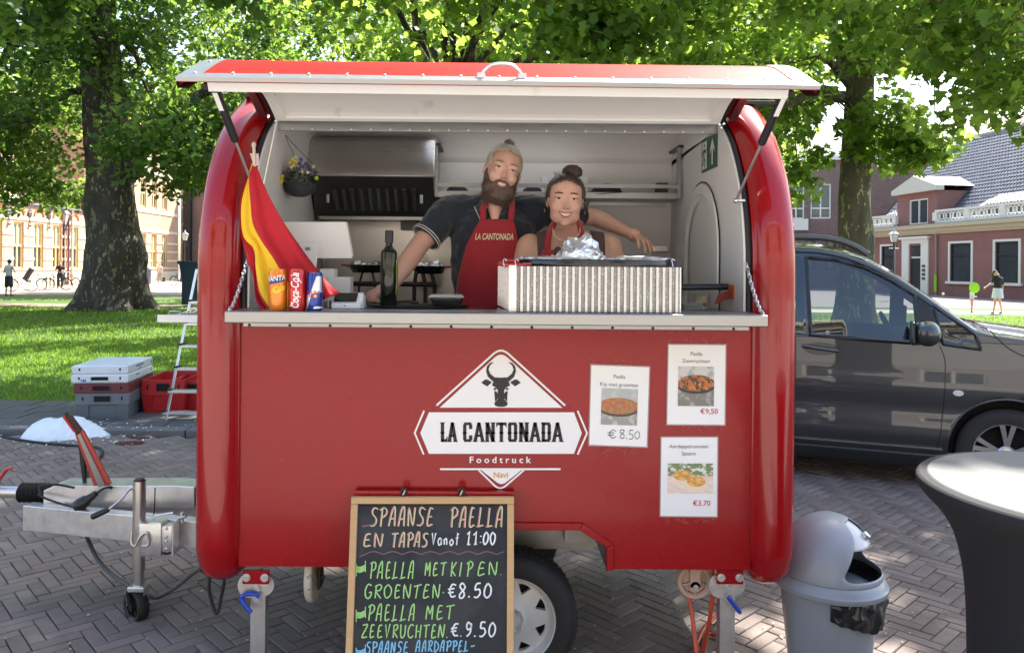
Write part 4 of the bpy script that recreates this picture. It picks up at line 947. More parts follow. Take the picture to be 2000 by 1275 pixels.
# ------------------------------------------------------------------ buildings
def brickmat(name,c1,c2,mortar,sx=1.0,scale=5.0,rough=.85,vert='XZ'):
    m = bpy.data.materials.new(name); m.use_nodes = True; nt = m.node_tree; p = nt.nodes['Principled BSDF']; p.inputs['Roughness'].default_value = rough
    tc = nd(nt,'ShaderNodeTexCoord'); sep = nd(nt,'ShaderNodeSeparateXYZ'); cmb = nd(nt,'ShaderNodeCombineXYZ'); nt.links.new(tc.outputs['Object'],sep.inputs[0])
    ad = nd(nt,'ShaderNodeMath',operation='ADD'); nt.links.new(sep.outputs[0],ad.inputs[0]); nt.links.new(sep.outputs[1],ad.inputs[1])
    nt.links.new(ad.outputs[0],cmb.inputs[0]); nt.links.new(sep.outputs[2],cmb.inputs[1])
    bt = nd(nt,'ShaderNodeTexBrick'); bt.inputs['Scale'].default_value = scale; bt.inputs['Color1'].default_value = (*c1,1); bt.inputs['Color2'].default_value = (*c2,1); bt.inputs['Mortar'].default_value = (*mortar,1)
    bt.inputs['Mortar Size'].default_value = .012; bt.inputs['Brick Width'].default_value = 1.05; bt.inputs['Row Height'].default_value = .3; nt.links.new(cmb.outputs[0],bt.inputs[0])
    n = nd(nt,'ShaderNodeTexNoise'); n.inputs['Scale'].default_value = .6; n.inputs['Detail'].default_value = 6; nt.links.new(tc.outputs['Object'],n.inputs[0])
    mr = nd(nt,'ShaderNodeMapRange'); mr.inputs[3].default_value = .75; mr.inputs[4].default_value = 1.25; nt.links.new(n.outputs[0],mr.inputs[0])
    h = nd(nt,'ShaderNodeHueSaturation'); nt.links.new(bt.outputs[0],h.inputs['Color']); nt.links.new(mr.outputs[0],h.inputs['Value']); nt.links.new(h.outputs[0],p.inputs['Base Color']); MATS[name] = m; return m
BRA = brickmat('orange_brick',(.60,.36,.24),(.54,.31,.20),(.45,.36,.28))
BRB = brickmat('mauve_painted_brick',(.26,.125,.11),(.24,.115,.10),(.235,.115,.10))
BRC = brickmat('brown_brick',(.20,.13,.11),(.15,.095,.085),(.24,.21,.19))
BRG = brickmat('grey_render',(.13,.13,.14),(.12,.12,.13),(.11,.11,.12))
BAND = mat('cream_stone',(.78,.70,.52),rough=.7,var=.06)
OCHF = mat('ochre_window_frame',(.70,.54,.26),rough=.5); WHT = mat('white_woodwork',(.72,.71,.64),rough=.5,var=.03)
DFR = mat('dark_green_frame',(.02,.03,.03),rough=.4)
GLS = mat('window_glass',(.05,.06,.065),rough=.06,spec=.8,var=.3,vscale=.8); BLIND = mat('grey_blind',(.33,.37,.35),rough=.5)
CREAM = mat('cream_cornice',(.50,.44,.30),rough=.55,var=.05)
# local frame on a wall: u along the wall, w outwards, z up
def wallf(o,d,out):
    o,d,out = Vector(o),Vector(d).normalized(),Vector(out).normalized()
    return lambda u,w,z: tuple(o + d * u + out * w + Vector((0,0,z)))
def fbox(mb,f,u0,u1,w0,w1,z0,z1):
    mb.add([f(u,w,z) for u in (u0,u1) for w in (w0,w1) for z in (z0,z1)],[(0,1,3,2),(4,6,7,5),(0,4,5,1),(2,3,7,6),(0,2,6,4),(1,5,7,3)]); return mb
def wall_with_holes(f,u0,u1,z0,z1,holes,depth=.25):       # holes: (u0, u1, z0, z1)
    mb = MB(); us = sorted({u0,u1} | {h[0] for h in holes} | {h[1] for h in holes}); zs = sorted({z0,z1} | {h[2] for h in holes} | {h[3] for h in holes})
    for a,b_ in zip(us,us[1:]):
        for c,d in zip(zs,zs[1:]):
            mu,mz = (a + b_) / 2,(c + d) / 2
            if not any(h[0] < mu < h[1] and h[2] < mz < h[3] for h in holes): mb.add([f(a,0,c),f(b_,0,c),f(b_,0,d),f(a,0,d)],[(0,1,2,3)])
    for h in holes:
        for (p,q) in (((h[0],h[2]),(h[1],h[2])),((h[1],h[2]),(h[1],h[3])),((h[1],h[3]),(h[0],h[3])),((h[0],h[3]),(h[0],h[2]))):
            mb.add([f(p[0],0,p[1]),f(q[0],0,q[1]),f(q[0],-depth,q[1]),f(p[0],-depth,p[1])],[(0,1,2,3)])
    return mb
def window(parent,f,u0,u1,z0,z1,fm,w=.09,back=-.16,mull=1,trans=None,pane=GLS,sash=None,pane2=None):
    b = MB()
    for (a,c,d,e) in ((u0,u1,z0,z0 + w),(u0,u1,z1 - w,z1),(u0,u0 + w,z0 + w,z1 - w),(u1 - w,u1,z0 + w,z1 - w)): fbox(b,f,a,c,back - .06,back + .06,d,e)
    for k in range(mull): c = u0 + (u1 - u0) * (k + 1) / (mull + 1); fbox(b,f,c - w * .5,c + w * .5,back - .055,back + .055,z0 + w,z1 - w)
    if trans: fbox(b,f,u0 + w,u1 - w,back - .05,back + .07,trans - w * .5,trans + w * .5)
    wo = b.build('window',fm,parent)
    t = trans or z1; b = MB(); fbox(b,f,u0 + w,u1 - w,back - .03,back - .02,z0 + w,t); b.build('pane',pane,wo)
    if trans: b = MB(); fbox(b,f,u0 + w,u1 - w,back - .03,back - .02,t,z1 - w); b.build('pane',pane2 or pane,wo)
    return wo
# left: long orange brick school with cream bands; the facade runs away from the viewer
XL = -32.6
fl_ = wallf((XL,0,0),(0,1,0),(1,0,0))
lb = thing('brick_institute','long orange brick institute with cream stone bands and tall ochre windows at the left edge','building',(XL,60,0))
def uy(px): return -XL * F / (CX - px + 3)     # distance where the facade plane meets that photo column
wins = []
u = uy(29) - 2 * 2.3
while u < 77.0: wins.append(u); u += 2.30
wins = [u for u in wins if abs(u - 62.5) > .9]
hol = [(u,u + 1.12,1.25,4.45) for u in wins] + [(u,u + 1.12,6.9,9.4) for u in wins if u > 61] + [(u,u + 1.12,10.8,13.2) for u in wins if u > 61]
w1 = wall_with_holes(fl_,30,61.5,0,5.75,[h for h in hol if h[1] < 61.4]); w1.build('wall',BRA,lb)
w2 = wall_with_holes(fl_,61.5,78.6,0,15,[h for h in hol if h[0] > 61.5]); w2.build('wall',BRA,lb)
fu_ = wallf((XL - 3.2,0,0),(0,1,0),(1,0,0)); hol2 = [(u,u + 1.12,z,z + 2.6) for u in wins if u < 60 for z in (6.9,10.8)]
wall_with_holes(fu_,30,61.5,5.5,15,hol2).build('wall',BRA,lb)
b = MB(); b.add([(XL - 3.2,61.49,5.5),(XL,61.49,5.5),(XL,61.49,15),(XL - 3.2,61.49,15)],[(0,1,2,3)]); b.build('side_wall',BRA,lb); b = MB(); b.add([(XL,78.6,0),(XL - 14,78.6,0),(XL - 14,78.6,15),(XL,78.6,15)],[(0,1,2,3)]); b.build('side_wall',BRA,lb)
b = MB(); b.add([(XL - 3.2,30,5.75),(XL,30,5.75),(XL,61.5,5.75),(XL - 3.2,61.5,5.75)],[(0,1,2,3)]); b.build('annex_roof',mat('lead_roof',(.3,.31,.33),rough=.5),lb)
bands = [(0,.9),(1.15,1.28),(1.85,2.05),(2.75,2.92),(3.55,3.75),(4.6,4.85)]
for z0,z1 in bands:
    b = MB(); us = sorted([30,78.6] + [h[0] for h in hol if h[2] < 2] + [h[1] for h in hol if h[2] < 2])
    if z1 > 1.3 and z0 < 4.4:
        pr = list(zip(us[::2],us[1::2]))
    else: pr = [(30,78.6)]
    for a,c in pr: fbox(b,fl_,a + .002,c - .002,.003,.05,z0,z1)
    b.build('stone_band',BAND,lb,kind='stuff')
b = MB(); fbox(b,fl_,30,61.5,.002,.10,5.60,5.70); fbox(b,fl_,30,61.5,.002,.16,5.72,5.86); b.build('cornice',mat('slate_grey_cornice',(.22,.2,.22),rough=.6),lb)
for zz_ in (6.4,10.1,14.0):
    b = MB(); fbox(b,fl_,61.5,78.6,.003,.06,zz_,zz_ + .3); fbox(b,fu_,30,61.5,.003,.06,zz_,zz_ + .3); b.build('stone_band',BAND,lb)
for i,u in enumerate(wins):
    if u < 46.5: continue
    window(lb,fl_,u,u + 1.12,1.25,4.45,OCHF,w=.13,trans=2.84,pane=GLS,pane2=BLIND)
    if u < 61:
        b = MB(); ar = [(u + .56 + (.62) * cos(q),4.95 + .55 * sin(q)) for q in np.linspace(0,pi,11)]
        for k in range(10):
            p,q = ar[k],ar[k + 1]; s = .78
            b.add([fl_(a,w,z) for w in (.004,.07) for a,z in (p,q,(u + .56 + (q[0] - u - .56) * s,4.95 + (q[1] - 4.95) * s),(u + .56 + (p[0] - u - .56) * s,4.95 + (p[1] - 4.95) * s))],[(0,1,2,3),(4,5,6,7),(0,1,5,4),(2,3,7,6)])
        b.build('window_arch',mat('red_brick_arch',(.42,.15,.06),rough=.8),lb)
        # iron wall anchor
        c = u - .59; b = MB(); fbox(b,fl_,c - .03,c + .03,.05,.09,4.15,5.45)
        for dz,s in ((5.3,.14),(5.1,.24),(4.95,.2),(4.25,.16)): b.ell(fl_(c,.09,dz),(.05,s,s * .6),8,5)
        b.build('wall_anchor',mat('wrought_iron',(.10,.09,.10),rough=.5,metal=.5),lb,smooth=60)
    else:
        for z in (6.9,10.8): window(lb,fl_,u,u + 1.12,z,z + (2.5 if z < 8 else 2.4),OCHF,w=.13,trans=z + 1.3)
for h in hol2:
    if h[0] > 46: window(lb,fu_,h[0],h[1],h[2],h[3],OCHF,w=.13,trans=h[2] + 1.3)
for px in (134,141):
    b = MB(); u = uy(px); b.cyl(fl_(u,.1,0),fl_(u,.1,9 if px < 136 else 5.7),.07,n=8); b.build('downpipe',mat('maroon_pipe' if px < 136 else 'cream_pipe',(.16,.05,.06) if px < 136 else (.6,.52,.4),rough=.5),lb)
# narrow dark slice and grey house closing the street
gb = thing('grey_house','grey rendered house with tall dark windows at the end of the brick institute','building',(-22,84,0))
fg = wallf((XL + .5,82,0),(1,-.05,0),(0,-1,0))
gh = []
for px in (362,381): c = at(px,500,81.5)[0] - (XL + .5); gh.append((c - .75,c + .75,.9,6.0))
for k in range(6): c = gh[-1][1] + 1.6 + k * 3.2; gh.append((c,c + 1.5,.9,6.0))
gh += [(a,b_,7.6,10.4) for a,b_,_,_ in gh]
wall_with_holes(fg,-.4,30,0,13.5,gh,.3).build('wall',BRG,gb)
for h in gh: window(gb,fg,*h,WHT,w=.12,trans=h[2] + (h[3] - h[2]) * .6)
b = MB(); fbox(b,fg,-.4,.8,.003,.12,0,13.4); b.build('brick_pilaster',BRC,gb)
b = MB(); fbox(b,fg,-1.2,-.42,-.2,.6,0,13.4); b.build('dark_pilaster',mat('black_pier',(.02,.02,.022),rough=.7),gb)
b = MB(); fbox(b,fg,-.4,30,.003,.25,13.0,13.5); b.build('cornice',WHT,gb)

# right: low mauve house, facade running away to the left
P0 = Vector((30.6,36.0,0)); dR = Vector((-.12,1,0)).normalized(); oR = Vector((-1,-.12,0)).normalized()
fr_ = wallf(P0,dR,oR)
def ur(px):      # distance along the right facade where it meets photo column px
    s = (px - CX) / F; t = (s * P0.y - P0.x) / (dR.x - s * dR.y); return t
def zr(px,py):
    t = ur(px); p = P0 + dR * t; u_,v_ = unroll(px,py); return H - v_ * p.y / F
mb_ = thing('mauve_house','low mauve painted brick house with dark tiled roof, white balustrade and dormers on the right','building',(P0.x,P0.y + 8,0))
uE = ur(1699); zc = 4.45
wR = []     # windows (u0,u1,z0,z1)
for a,c in ((1990,1944),(1897,1856),(1746,1722)):
    wR.append((ur(a),ur(c),zr((a + c) / 2,560) + .0,zr((a + c) / 2,475)))
wR = [(a,c,.95,3.35) for a,c,_,_ in wR]
sp = wR[0][0] - (wR[1][0] - wR[0][0]); wR.append((sp,sp + wR[0][1] - wR[0][0],.95,3.35))
dU0,dU1 = ur(1800),ur(1777)
dr = (dU0,dU1,.12,3.3)
wall_with_holes(fr_,-2,uE,0,zc,wR + [dr],.22).build('wall',BRB,mb_)
for h in wR:
    wo = window(mb_,fr_,*h,DFR,w=.08,back=-.12,mull=0,trans=h[3] - .75)
    b = MB()
    for (a,c,d,e) in ((h[0] - .16,h[1] + .16,h[3],h[3] + .14),(h[0] - .16,h[0],h[2],h[3]),(h[1],h[1] + .16,h[2],h[3])): fbox(b,fr_,a,c,.002,.05,d,e)
    b.build('window_surround',WHT,wo); b = MB(); fbox(b,fr_,h[0] - .3,h[1] + .3,.002,.14,h[2] - .16,h[2]); b.build('sill',WHT,wo)
b = MB()
for (a,c,w,d,e) in ((dU0 - .75,dU0 - .02,.10,0,3.45),(dU1 + .02,dU1 + .75,.10,0,3.45),(dU0 - .75,dU1 + .75,.12,3.452,3.75),(dU0 - .9,dU1 + .9,.26,3.752,3.92)): fbox(b,fr_,a,c,.002,w,d,e)
b.build('door_surround',WHT,mb_)
b = MB(); fbox(b,fr_,dU0 + .02,dU1 - .02,-.16,-.10,.12,2.45); do = b.build('door',DFR,mb_); b = MB(); fbox(b,fr_,dU0 + .12,dU1 - .12,-.14,-.12,2.6,3.25); b.build('fanlight',GLS,do)
b = MB(); fbox(b,fr_,dU0 + .02,dU1 - .02,-.17,-.09,2.452,2.56); b.build('transom',WHT,do)
for k in range(4): b = MB(); fbox(b,fr_,dU0 - .5,dU0 - .2,.102,.14,1.0 + k * .28,1.16 + k * .28); b.build('name_plate',mat('dark_plate',(.07,.07,.08),rough=.4),mb_)
b = MB(); fbox(b,fr_,-2,uE + .1,.002,.45,zc - .02,zc + .22); fbox(b,fr_,-2,uE + .1,.002,.22,zc - .28,zc - .021); fbox(b,fr_,-2,uE + .1,.002,.12,zc - .42,zc - .281); b.build('cornice',CREAM,mb_)
b = MB(); fbox(b,fr_,-2,uE + .1,-.3,.47,zc + .221,zc + .25); b.build('gutter',mat('lead_grey',(.22,.25,.32),rough=.5),mb_)
b = MB(); u = ur(1831); b.cyl(fr_(u,.12,0),fr_(u,.12,zc - .4),.06,n=10); b.build('downpipe',mat('taupe_pipe',(.3,.22,.2),rough=.5),mb_)
b = MB(); b.cyl(fr_(u,.13,.25),fr_(u,.13,1.35),.085,n=10); b.build('pipe_guard',mat('lime_green',(.35,.62,.03),rough=.4),mb_)
# dormer in the facade
d0,d1 = ur(1830),ur(1752); dz1 = 6.9
dw = (ur(1812),ur(1776),zc + .32,6.45)
fD = wallf(Vector(fr_(0,.02,0)),dR,oR)
wall_with_holes(fD,d0,d1,zc + .25,dz1,[dw],.2).build('dormer_wall',BRB,mb_)
for u in (d0,d1): b = MB(); b.add([fD(u,0,zc + .25),fD(u,-3.4,zc + .25),fD(u,-3.4,dz1),fD(u,0,dz1)],[(0,1,2,3)]); b.build('dormer_cheek',BRB,mb_)
window(mb_,fD,*dw,WHT,w=.08,back=-.08,mull=1)
b = MB(); fbox(b,fD,d0 - .25,d1 + .25,-.3,.3,dz1,dz1 + .32)
m_ = (d0 + d1) / 2; b.add([fD(u,w,z) for w in (.28,-3.6) for u,z in ((d0 - .25,dz1 + .32),(d1 + .25,dz1 + .32),(m_,dz1 + 1.15))],[(0,1,2),(3,4,5),(0,2,5,3),(1,2,5,4)]); b.build('pediment',mat('cream_zinc',(.60,.58,.48),rough=.45),mb_)
# roof with real courses of pantiles, joined
RIDGE_W,RIDGE_Z = -6.2,11.2
b = MB(); b.add([fr_(-2,-.2,zc + .2),fr_(uE,-.2,zc + .2),fr_(uE,RIDGE_W,RIDGE_Z),fr_(-2,RIDGE_W,RIDGE_Z)],[(0,1,2,3)]); b.add([fr_(-2,RIDGE_W * 2,zc),fr_(uE,RIDGE_W * 2,zc),fr_(uE,RIDGE_W,RIDGE_Z),fr_(-2,RIDGE_W,RIDGE_Z)],[(0,1,2,3)])
ro = b.build('roof',mat('roof_boarding',(.05,.05,.055),rough=.8),mb_)
TILE = mat('dark_blue_pantile',(.10,.105,.125),rough=.38,island=.25,coat=.15)
sl = Vector((0,RIDGE_W + .2,RIDGE_Z - zc - .2)); SL = sl.length
def tiles(f,ua,ub,w0,z0,w1,z1,mname,m,parent,tw=.26,tl=.34,dz=.03):
    Ls = sqrt((w1 - w0) ** 2 + (z1 - z0) ** 2); rows = int(Ls / tl); cols = int((ub - ua) / tw); nw,nz = (z1 - z0) / Ls,-(w1 - w0) / Ls; V = []; F_ = []
    for r in range(rows):
        for c in range(cols):
            t0,t1 = r / rows,min(1,(r + 1.15) / rows); u = ua + c * tw; k = len(V)
            for t,h in ((t0,.075),(t1,.03)):
                for du,dh in ((0,0),(.3,.05),(.62,.045),(1,-.01)):
                    V.append(f(u + du * tw,w0 + (w1 - w0) * t + nw * (h + dh),z0 + (z1 - z0) * t + nz * (h + dh)))
            F_ += [k,k + 1,k + 5,k + 4,k + 1,k + 2,k + 6,k + 5,k + 2,k + 3,k + 7,k + 6]
    return nmesh(mname,V,F_,[4] * (len(F_) // 4),m,parent,kind='stuff')
nwz = None
tiles(lambda u,w,z: fr_(u,w,z),2,uE - .02,-.2,zc + .2,RIDGE_W,RIDGE_Z,'roof_tiles',TILE,ro)
b = MB(); b.tube([fr_(-2,RIDGE_W,RIDGE_Z + .1),fr_(uE,RIDGE_W,RIDGE_Z + .1)],.16,8); b.build('ridge_tiles',mat('pale_ridge',(.34,.3,.28),rough=.6),ro)
b = MB(); b.add([fr_(uE,0,0),fr_(uE,RIDGE_W * 2,0),fr_(uE,RIDGE_W * 2,zc),fr_(uE,RIDGE_W,RIDGE_Z),fr_(uE,-.1,zc + .2)],[(0,1,2,3,4)]); b.build('gable',BRC,mb_)
# roof dormers with balustrade before them
def rdormer(ua,ub,zt=6.05):
    b = MB(); fbox(b,fr_,ua,ub,-1.6,-.85,zc + .3,zt - .5); b.build('dormer_front',WHT,mb_)
    n = 3; s = (ub - ua) / n
    for k in range(n): 
        b = MB(); fbox(b,fr_,ua + k * s + .1,ua + (k + 1) * s - .1,-.849,-.83,zc + .9,zt - .62); b.build('pane',GLS,mb_)
    b = MB(); b.add([fr_(u,w,z) for u in (ua - .15,ub + .15) for w,z in ((-.6,zt - .5),(-.6,zt - .4),(-4.6,zt + 1.9),(-4.6,zt + 1.8))],[(0,1,5,4),(1,2,6,5),(0,3,7,4),(0,1,2,3),(4,5,6,7)]); rb = b.build('dormer_roof',WHT,mb_)
    tiles(fr_,ua - .02,ub + .02,-.62,zt - .41,-4.5,zt + 1.85,'dormer_tiles',TILE,rb)
rdormer(ur(1995) - 2.0,ur(1897)); rdormer(ur(1745),ur(1703) - .4,5.9)
def balus(ua,ub):
    b = MB(); za,zb = zc + .26,zc + 1.12
    fbox(b,fr_,ua,ub,.02,.22,za,za + .16); fbox(b,fr_,ua,ub,.02,.24,zb - .14,zb); bo = b.build('balustrade',WHT,mb_)
    n = max(1,round((ub - ua) / 2.6)); s = (ub - ua) / n
    for k in range(n + 1):
        b = MB(); c = ua + k * s; fbox(b,fr_,c - .2,c + .2,0,.25,za + .161,zb - .141); b.build('pier',WHT,bo)
    b = MB()
    for k in range(n):
        a,c = ua + k * s + .22,ua + (k + 1) * s - .22; m = max(2,round((c - a) / .6)); q = (c - a) / m
        for j in range(m):
            cc = a + (j + .5) * q; zm = (za + zb) / 2 + .01; hh = .27
            b.tube([fr_(cc + hh * .8 * cos(t),.12,zm + hh * .8 * sin(t)) for t in np.linspace(0,2 * pi,11)[:-1]],.045,5,closed=True)
            for sgn in (-1,1): b.tube([fr_(cc + sgn * q / 2,.12,zm - hh),fr_(cc + sgn * q * .22,.12,zm),fr_(cc + sgn * q / 2,.12,zm + hh)],.04,5)
    b.build('balusters',WHT,bo,kind='stuff')
balus(3,d0 - .05); balus(d1 + .05,uE)
# brown brick house behind, facing the square
bb = thing('brown_brick_house','brown brick house with large white window bays behind the slim plane tree','building',(32,68,0))
fb_ = wallf((21.5,68,0),(1,-.28,0),(-.28,-1,0))
def ub_(px):
    s = (px - CX) / F; return (s * 68 - 21.5) / (.963 - s * -.27)
hb_ = []
for a,c in ((1538,1570),(1582,1622)): hb_.append((max(.1,ub_(a)),ub_(c),6.0,9.0))
for a,c in ((1573,1592),(1613,1632)): hb_.append((ub_(a),ub_(c),1.6,4.2))
hb_.append((ub_(1660),ub_(1690),6.0,9.0))
fb2 = wallf((21.5,68,0),(.963,-.27,0),(-.27,-.963,0))
wall_with_holes(fb2,-3,19,0,11.2,hb_,.25).build('wall',BRC,bb)
for h in hb_: window(bb,fb2,*h,WHT if h[2] > 5 else DFR,w=.12,mull=1 if h[2] > 5 else 0,trans=h[2] + (h[3] - h[2]) * .3)
b = MB(); fbox(b,fb2,-3,19,.003,.3,11.0,11.4); fbox(b,fb2,hb_[0][0] - .3,hb_[0][1] + .3,.003,.3,5.0,5.98); b.build('cornice',WHT,bb)
b = MB(); b.add([fb2(-3,0,11.4),fb2(19,0,11.4),fb2(19,-6,14),fb2(-3,-6,14)],[(0,1,2,3)]); b.build('roof',mat('grey_roof',(.1,.1,.11),rough=.7),bb)
# red tiled hipped roof
rh = thing('red_roofed_house','house with red pantile hipped roof rising behind the dark tiled roof','building',(48,80,0))
def rp(px,py,Y): return at(px,py,Y)
b = MB(); a0,a1,a2,a3 = rp(1765,292,74),rp(1845,236,84),rp(2060,225,88),rp(2080,320,66)
a4 = rp(1835,302,68)
b.add([a0,a4,a1],[(0,1,2)]); b.add([a4,a3,a2,a1],[(0,1,2,3)])
RT = mat('red_pantile',(.30,.12,.08),rough=.6,island=.2,var=.15,vscale=3); b.build('roof',RT,rh)
b = MB()
for i in range(22):
    t = i / 22; p = Vector(a4).lerp(Vector(a3),t); q = Vector(a1).lerp(Vector(a2),t); b.tube([p + Vector((0,0,.05)),q + Vector((0,0,.05))],.13,5)
b.build('roof_tiles',RT,rh,kind='stuff')
b = MB(); b.add([(a0[0],a0[1],0),(a4[0],a4[1],0),a4,a0],[(0,1,2,3)]); b.add([(a3[0],a3[1],0),(a4[0],a4[1],0),a4,a3],[(0,1,2,3)]); b.build('wall',BRC,rh)

# ------------------------------------------------------------------ lamps, bikes, bench, bins
IRON = mat('lamp_iron',(.05,.05,.055),rough=.45,metal=.4); LG_ = mat('lamp_glass',(.6,.6,.58),rough=.15,trans=.3)
def lamp(label,loc,h):
    t = thing('street_lamp',label,'street lamp',(0,0,0),group='cast-iron lanterns on the square'); s = h / 4.2
    b = MB(); b.lathe([(.17 * s,0),(.17 * s,.15 * s),(.10 * s,.3 * s),(.085 * s,.9 * s),(.055 * s,1.0 * s),(.045 * s,2.9 * s),(.07 * s,2.95 * s),(.04 * s,3.05 * s),(.035 * s,3.35 * s)],n=14)
    b.cyl((-.28 * s,0,3.0 * s),(.28 * s,0,3.0 * s),.018 * s,n=6)
    for k in range(4):
        q = pi / 4 + k * pi / 2; b.tube([(.04 * s * cos(q),.04 * s * sin(q),3.0 * s),(.16 * s * cos(q),.16 * s * sin(q),3.12 * s),(.14 * s * cos(q),.14 * s * sin(q),3.32 * s)],.012 * s,5)
    b.build('post',IRON,t,smooth=50)
    q4 = lambda r,z: [(r * s * sx_,r * s * sy_,z * s) for sx_,sy_ in ((-1,-1),(1,-1),(1,1),(-1,1))]
    b = MB(); b.add(q4(.11,3.36) + q4(.19,3.82),[(0,1,5,4),(1,2,6,5),(2,3,7,6),(3,0,4,7),(0,1,2,3)]); ln = b.build('lantern',LG_,t)
    b = MB()
    for a,c in zip(q4(.113,3.36),q4(.193,3.82)): b.cyl(a,c,.012 * s,n=4)
    for q,z in ((.113,3.36),(.2,3.82)):
        P = q4(q,z); [b.cyl(P[i],P[(i + 1) % 4],.014 * s,n=4) for i in range(4)]
    b.build('lantern_frame',IRON,ln)
    b = MB(); b.add(q4(.22,3.83) + q4(.09,4.0) ,[(0,1,5,4),(1,2,6,5),(2,3,7,6),(3,0,4,7),(4,5,6,7),(0,1,2,3)]); b.lathe([(.08 * s,4.0 * s),(.05 * s,4.06 * s),(.06 * s,4.1 * s),(.02 * s,4.16 * s),(.0,4.24 * s)],n=8); b.build('lantern_hood',mat('pale_zinc',(.45,.45,.44),rough=.4,metal=.5),t,smooth=30)
    return move(t,loc)
lamp('iron lantern beside the person in black, left of the big tree',(*gnd(124,557)[:2],0),zr and 5.9)
lamp('iron lantern in front of the grey house, just left of the trailer',(XX(361,66,500),66,0),4.6)
lamp('iron lantern in front of the white door of the mauve house',(XX(1746,42,450),42,0),3.95)
def bike(label,loc,rz,frame_col,fm):
    t = thing('bicycle',label,'bicycle',group='bicycles parked along the brick institute')
    fr = mat(fm,frame_col,rough=.4); 
    for x in (-.53,.53):
        b = MB(); b.tube([(x + .34 * cos(q),0,.35 + .34 * sin(q)) for q in np.linspace(0,2 * pi,25)[:-1]],.019,6,closed=True); w = b.build('wheel',BLACKR,t,smooth=60)
        b = MB()
        for k in range(10):
            q = k * pi / 5; b.cyl((x,0,.35),(x + .33 * cos(q),0,.35 + .33 * sin(q)),.0035,n=3)
        b.build('spokes',GALV,w,kind='stuff')
    b = MB()
    for p,q in (((-.53,0,.35),(-.12,0,.30)),((-.12,0,.30),(-.25,0,.88)),((-.25,0,.85),(-.53,0,.35)),((-.24,0,.8),(.36,0,.82)),((-.12,0,.30),(.38,0,.78)),((.35,0,.98),(.53,0,.35))): b.cyl(p,q,.018,n=6)
    b.build('frame',fr,t)
    b = MB(); b.ell((-.28,0,.93),(.14,.08,.035),10,6); b.build('saddle',BLACKP,t,smooth=80)
    b = MB(); b.tube([(.35,0,.98),(.33,0,1.07),(.30,.26,1.10),(.16,.28,1.09)],.012,6); b.tube([(.33,0,1.07),(.30,-.26,1.10),(.16,-.28,1.09)],.012,6); b.build('handlebar',GALV,t)
    b = MB(); b.box(-.78,-.30,-.07,.07,.72,.74); b.tube([(-.53 + .38 * cos(q),0,.35 + .38 * sin(q)) for q in np.linspace(.4,2.9,9)],.022,4); b.build('rear_rack',BLACKP,t)
    t.location = loc; t.rotation_euler = (0,0,rz); return t
yb_ = 47.5
bike('black bicycle with a tall dark child seat right behind the man in the sleeveless top',(XX(42,44.5,555),44.5,0),R(8),(.02,.02,.02),'black_frame')
bike('light bicycle with a white bag, wheel facing the viewer, right of the child-seat bicycle',(XX(66,46.5,555),46.5,0),R(170),(.45,.45,.42),'pale_frame')
bike('bicycle mostly hidden behind the person in black',(XX(112,47.5,555),47.5,0),R(12),(.03,.03,.05),'navy_frame')
bike('red bicycle leaning by the cream downpipe left of the big trunk',(XX(146,48.5,550),48.5,0),R(20),(.5,.06,.03),'red_frame')
bike('pale pink bicycle between the lantern and the red bicycle',(XX(136,49.8,550),49.8,0),R(160),(.5,.35,.33),'pink_frame')
bike('dark bicycle held by the boy in the blue shirt',(XX(352,60,545),60,0),R(55),(.03,.03,.03),'black_frame')
t = thing('child_seat','dark grey child seat mounted behind the saddle of the black bicycle','child seat',(XX(50,44.4,540),44.4,.75))
b = MB(); M_ = Matrix.Translation(t.location) @ Matrix.Rotation(R(32),4,'Y'); b.rbox(-.12,.12,-.15,.15,0,.72,.05,M_); b.rbox(-.12,.3,-.15,.15,-.08,.06,.04,M_); b.build('seat_shell',mat('dark_shell',(.06,.055,.06),rough=.5),t)
# bollards of the bike rack
for k in range(5):
    px = 91 + k * 7.5; Y = 49.5 + k * .6; o = MB(); o.lathe([(.07,0),(.07,.78),(.04,.84),(0,.85)],(XX(px,Y,550),Y,0),10); o = o.build('bollard',mat('cream_post',(.55,.48,.36),rough=.6),smooth=50)
    tag(o,'%s cream post counted from the left, in the row left of the person in black' % ('first','second','third','fourth','last')[k],'bollard','cream posts in front of the institute')
t = thing('park_bench','wooden bench in front of the brick institute, right of the pale walking person','bench',(XX(337,70,548),70,0))
for k in range(3): b = MB(); b.box(-1.1,1.1,-.25 + k * .16,-.12 + k * .16,.42,.46); b.build('seat_plank',mat('bench_wood',(.25,.22,.18),rough=.7),t,wc=False)
for s in (-.8,.8): b = MB(); b.box(s - .05,s + .05,-.2,.2,0,.42); b.build('leg',IRON,t,wc=False)
t = thing('litter_bin','tall dark grey litter bin right behind the big plane trunk','litter bin',(XX(287,62,548),62,0)); b = MB(); b.lathe([(.32,0),(.34,1.15),(.36,1.2),(.30,1.35),(0,1.38)],n=18); b.build('bin_body',mat('bin_grey',(.14,.14,.16),rough=.5),t,smooth=40,wc=False)
t = thing('waste_container','dark blue container peeking out left of the trailer behind the ladder','container',(XX(383,30,540),30,0))
zt_ = zz(510,30,380); b = MB(); b.add([(sx_ * a,sy_ * a * .8,z) for a,z in ((.42,.1),(.42,zt_ - .75),(.5,zt_ - .12)) for sx_,sy_ in ((-1,-1),(1,-1),(1,1),(-1,1))],[(0,1,2,3)] + [(i + a,(i + 1) % 4 + a,(i + 1) % 4 + a + 4,i + a + 4) for a in (0,4) for i in range(4)]); b.build('container_body',mat('navy_plastic',(.03,.06,.10),rough=.5),t,wc=False)
b = MB(); b.rbox(-.56,.56,-.46,.46,zt_ - .119,zt_,.02); b.build('lid',MATS['navy_plastic'],t,wc=False)

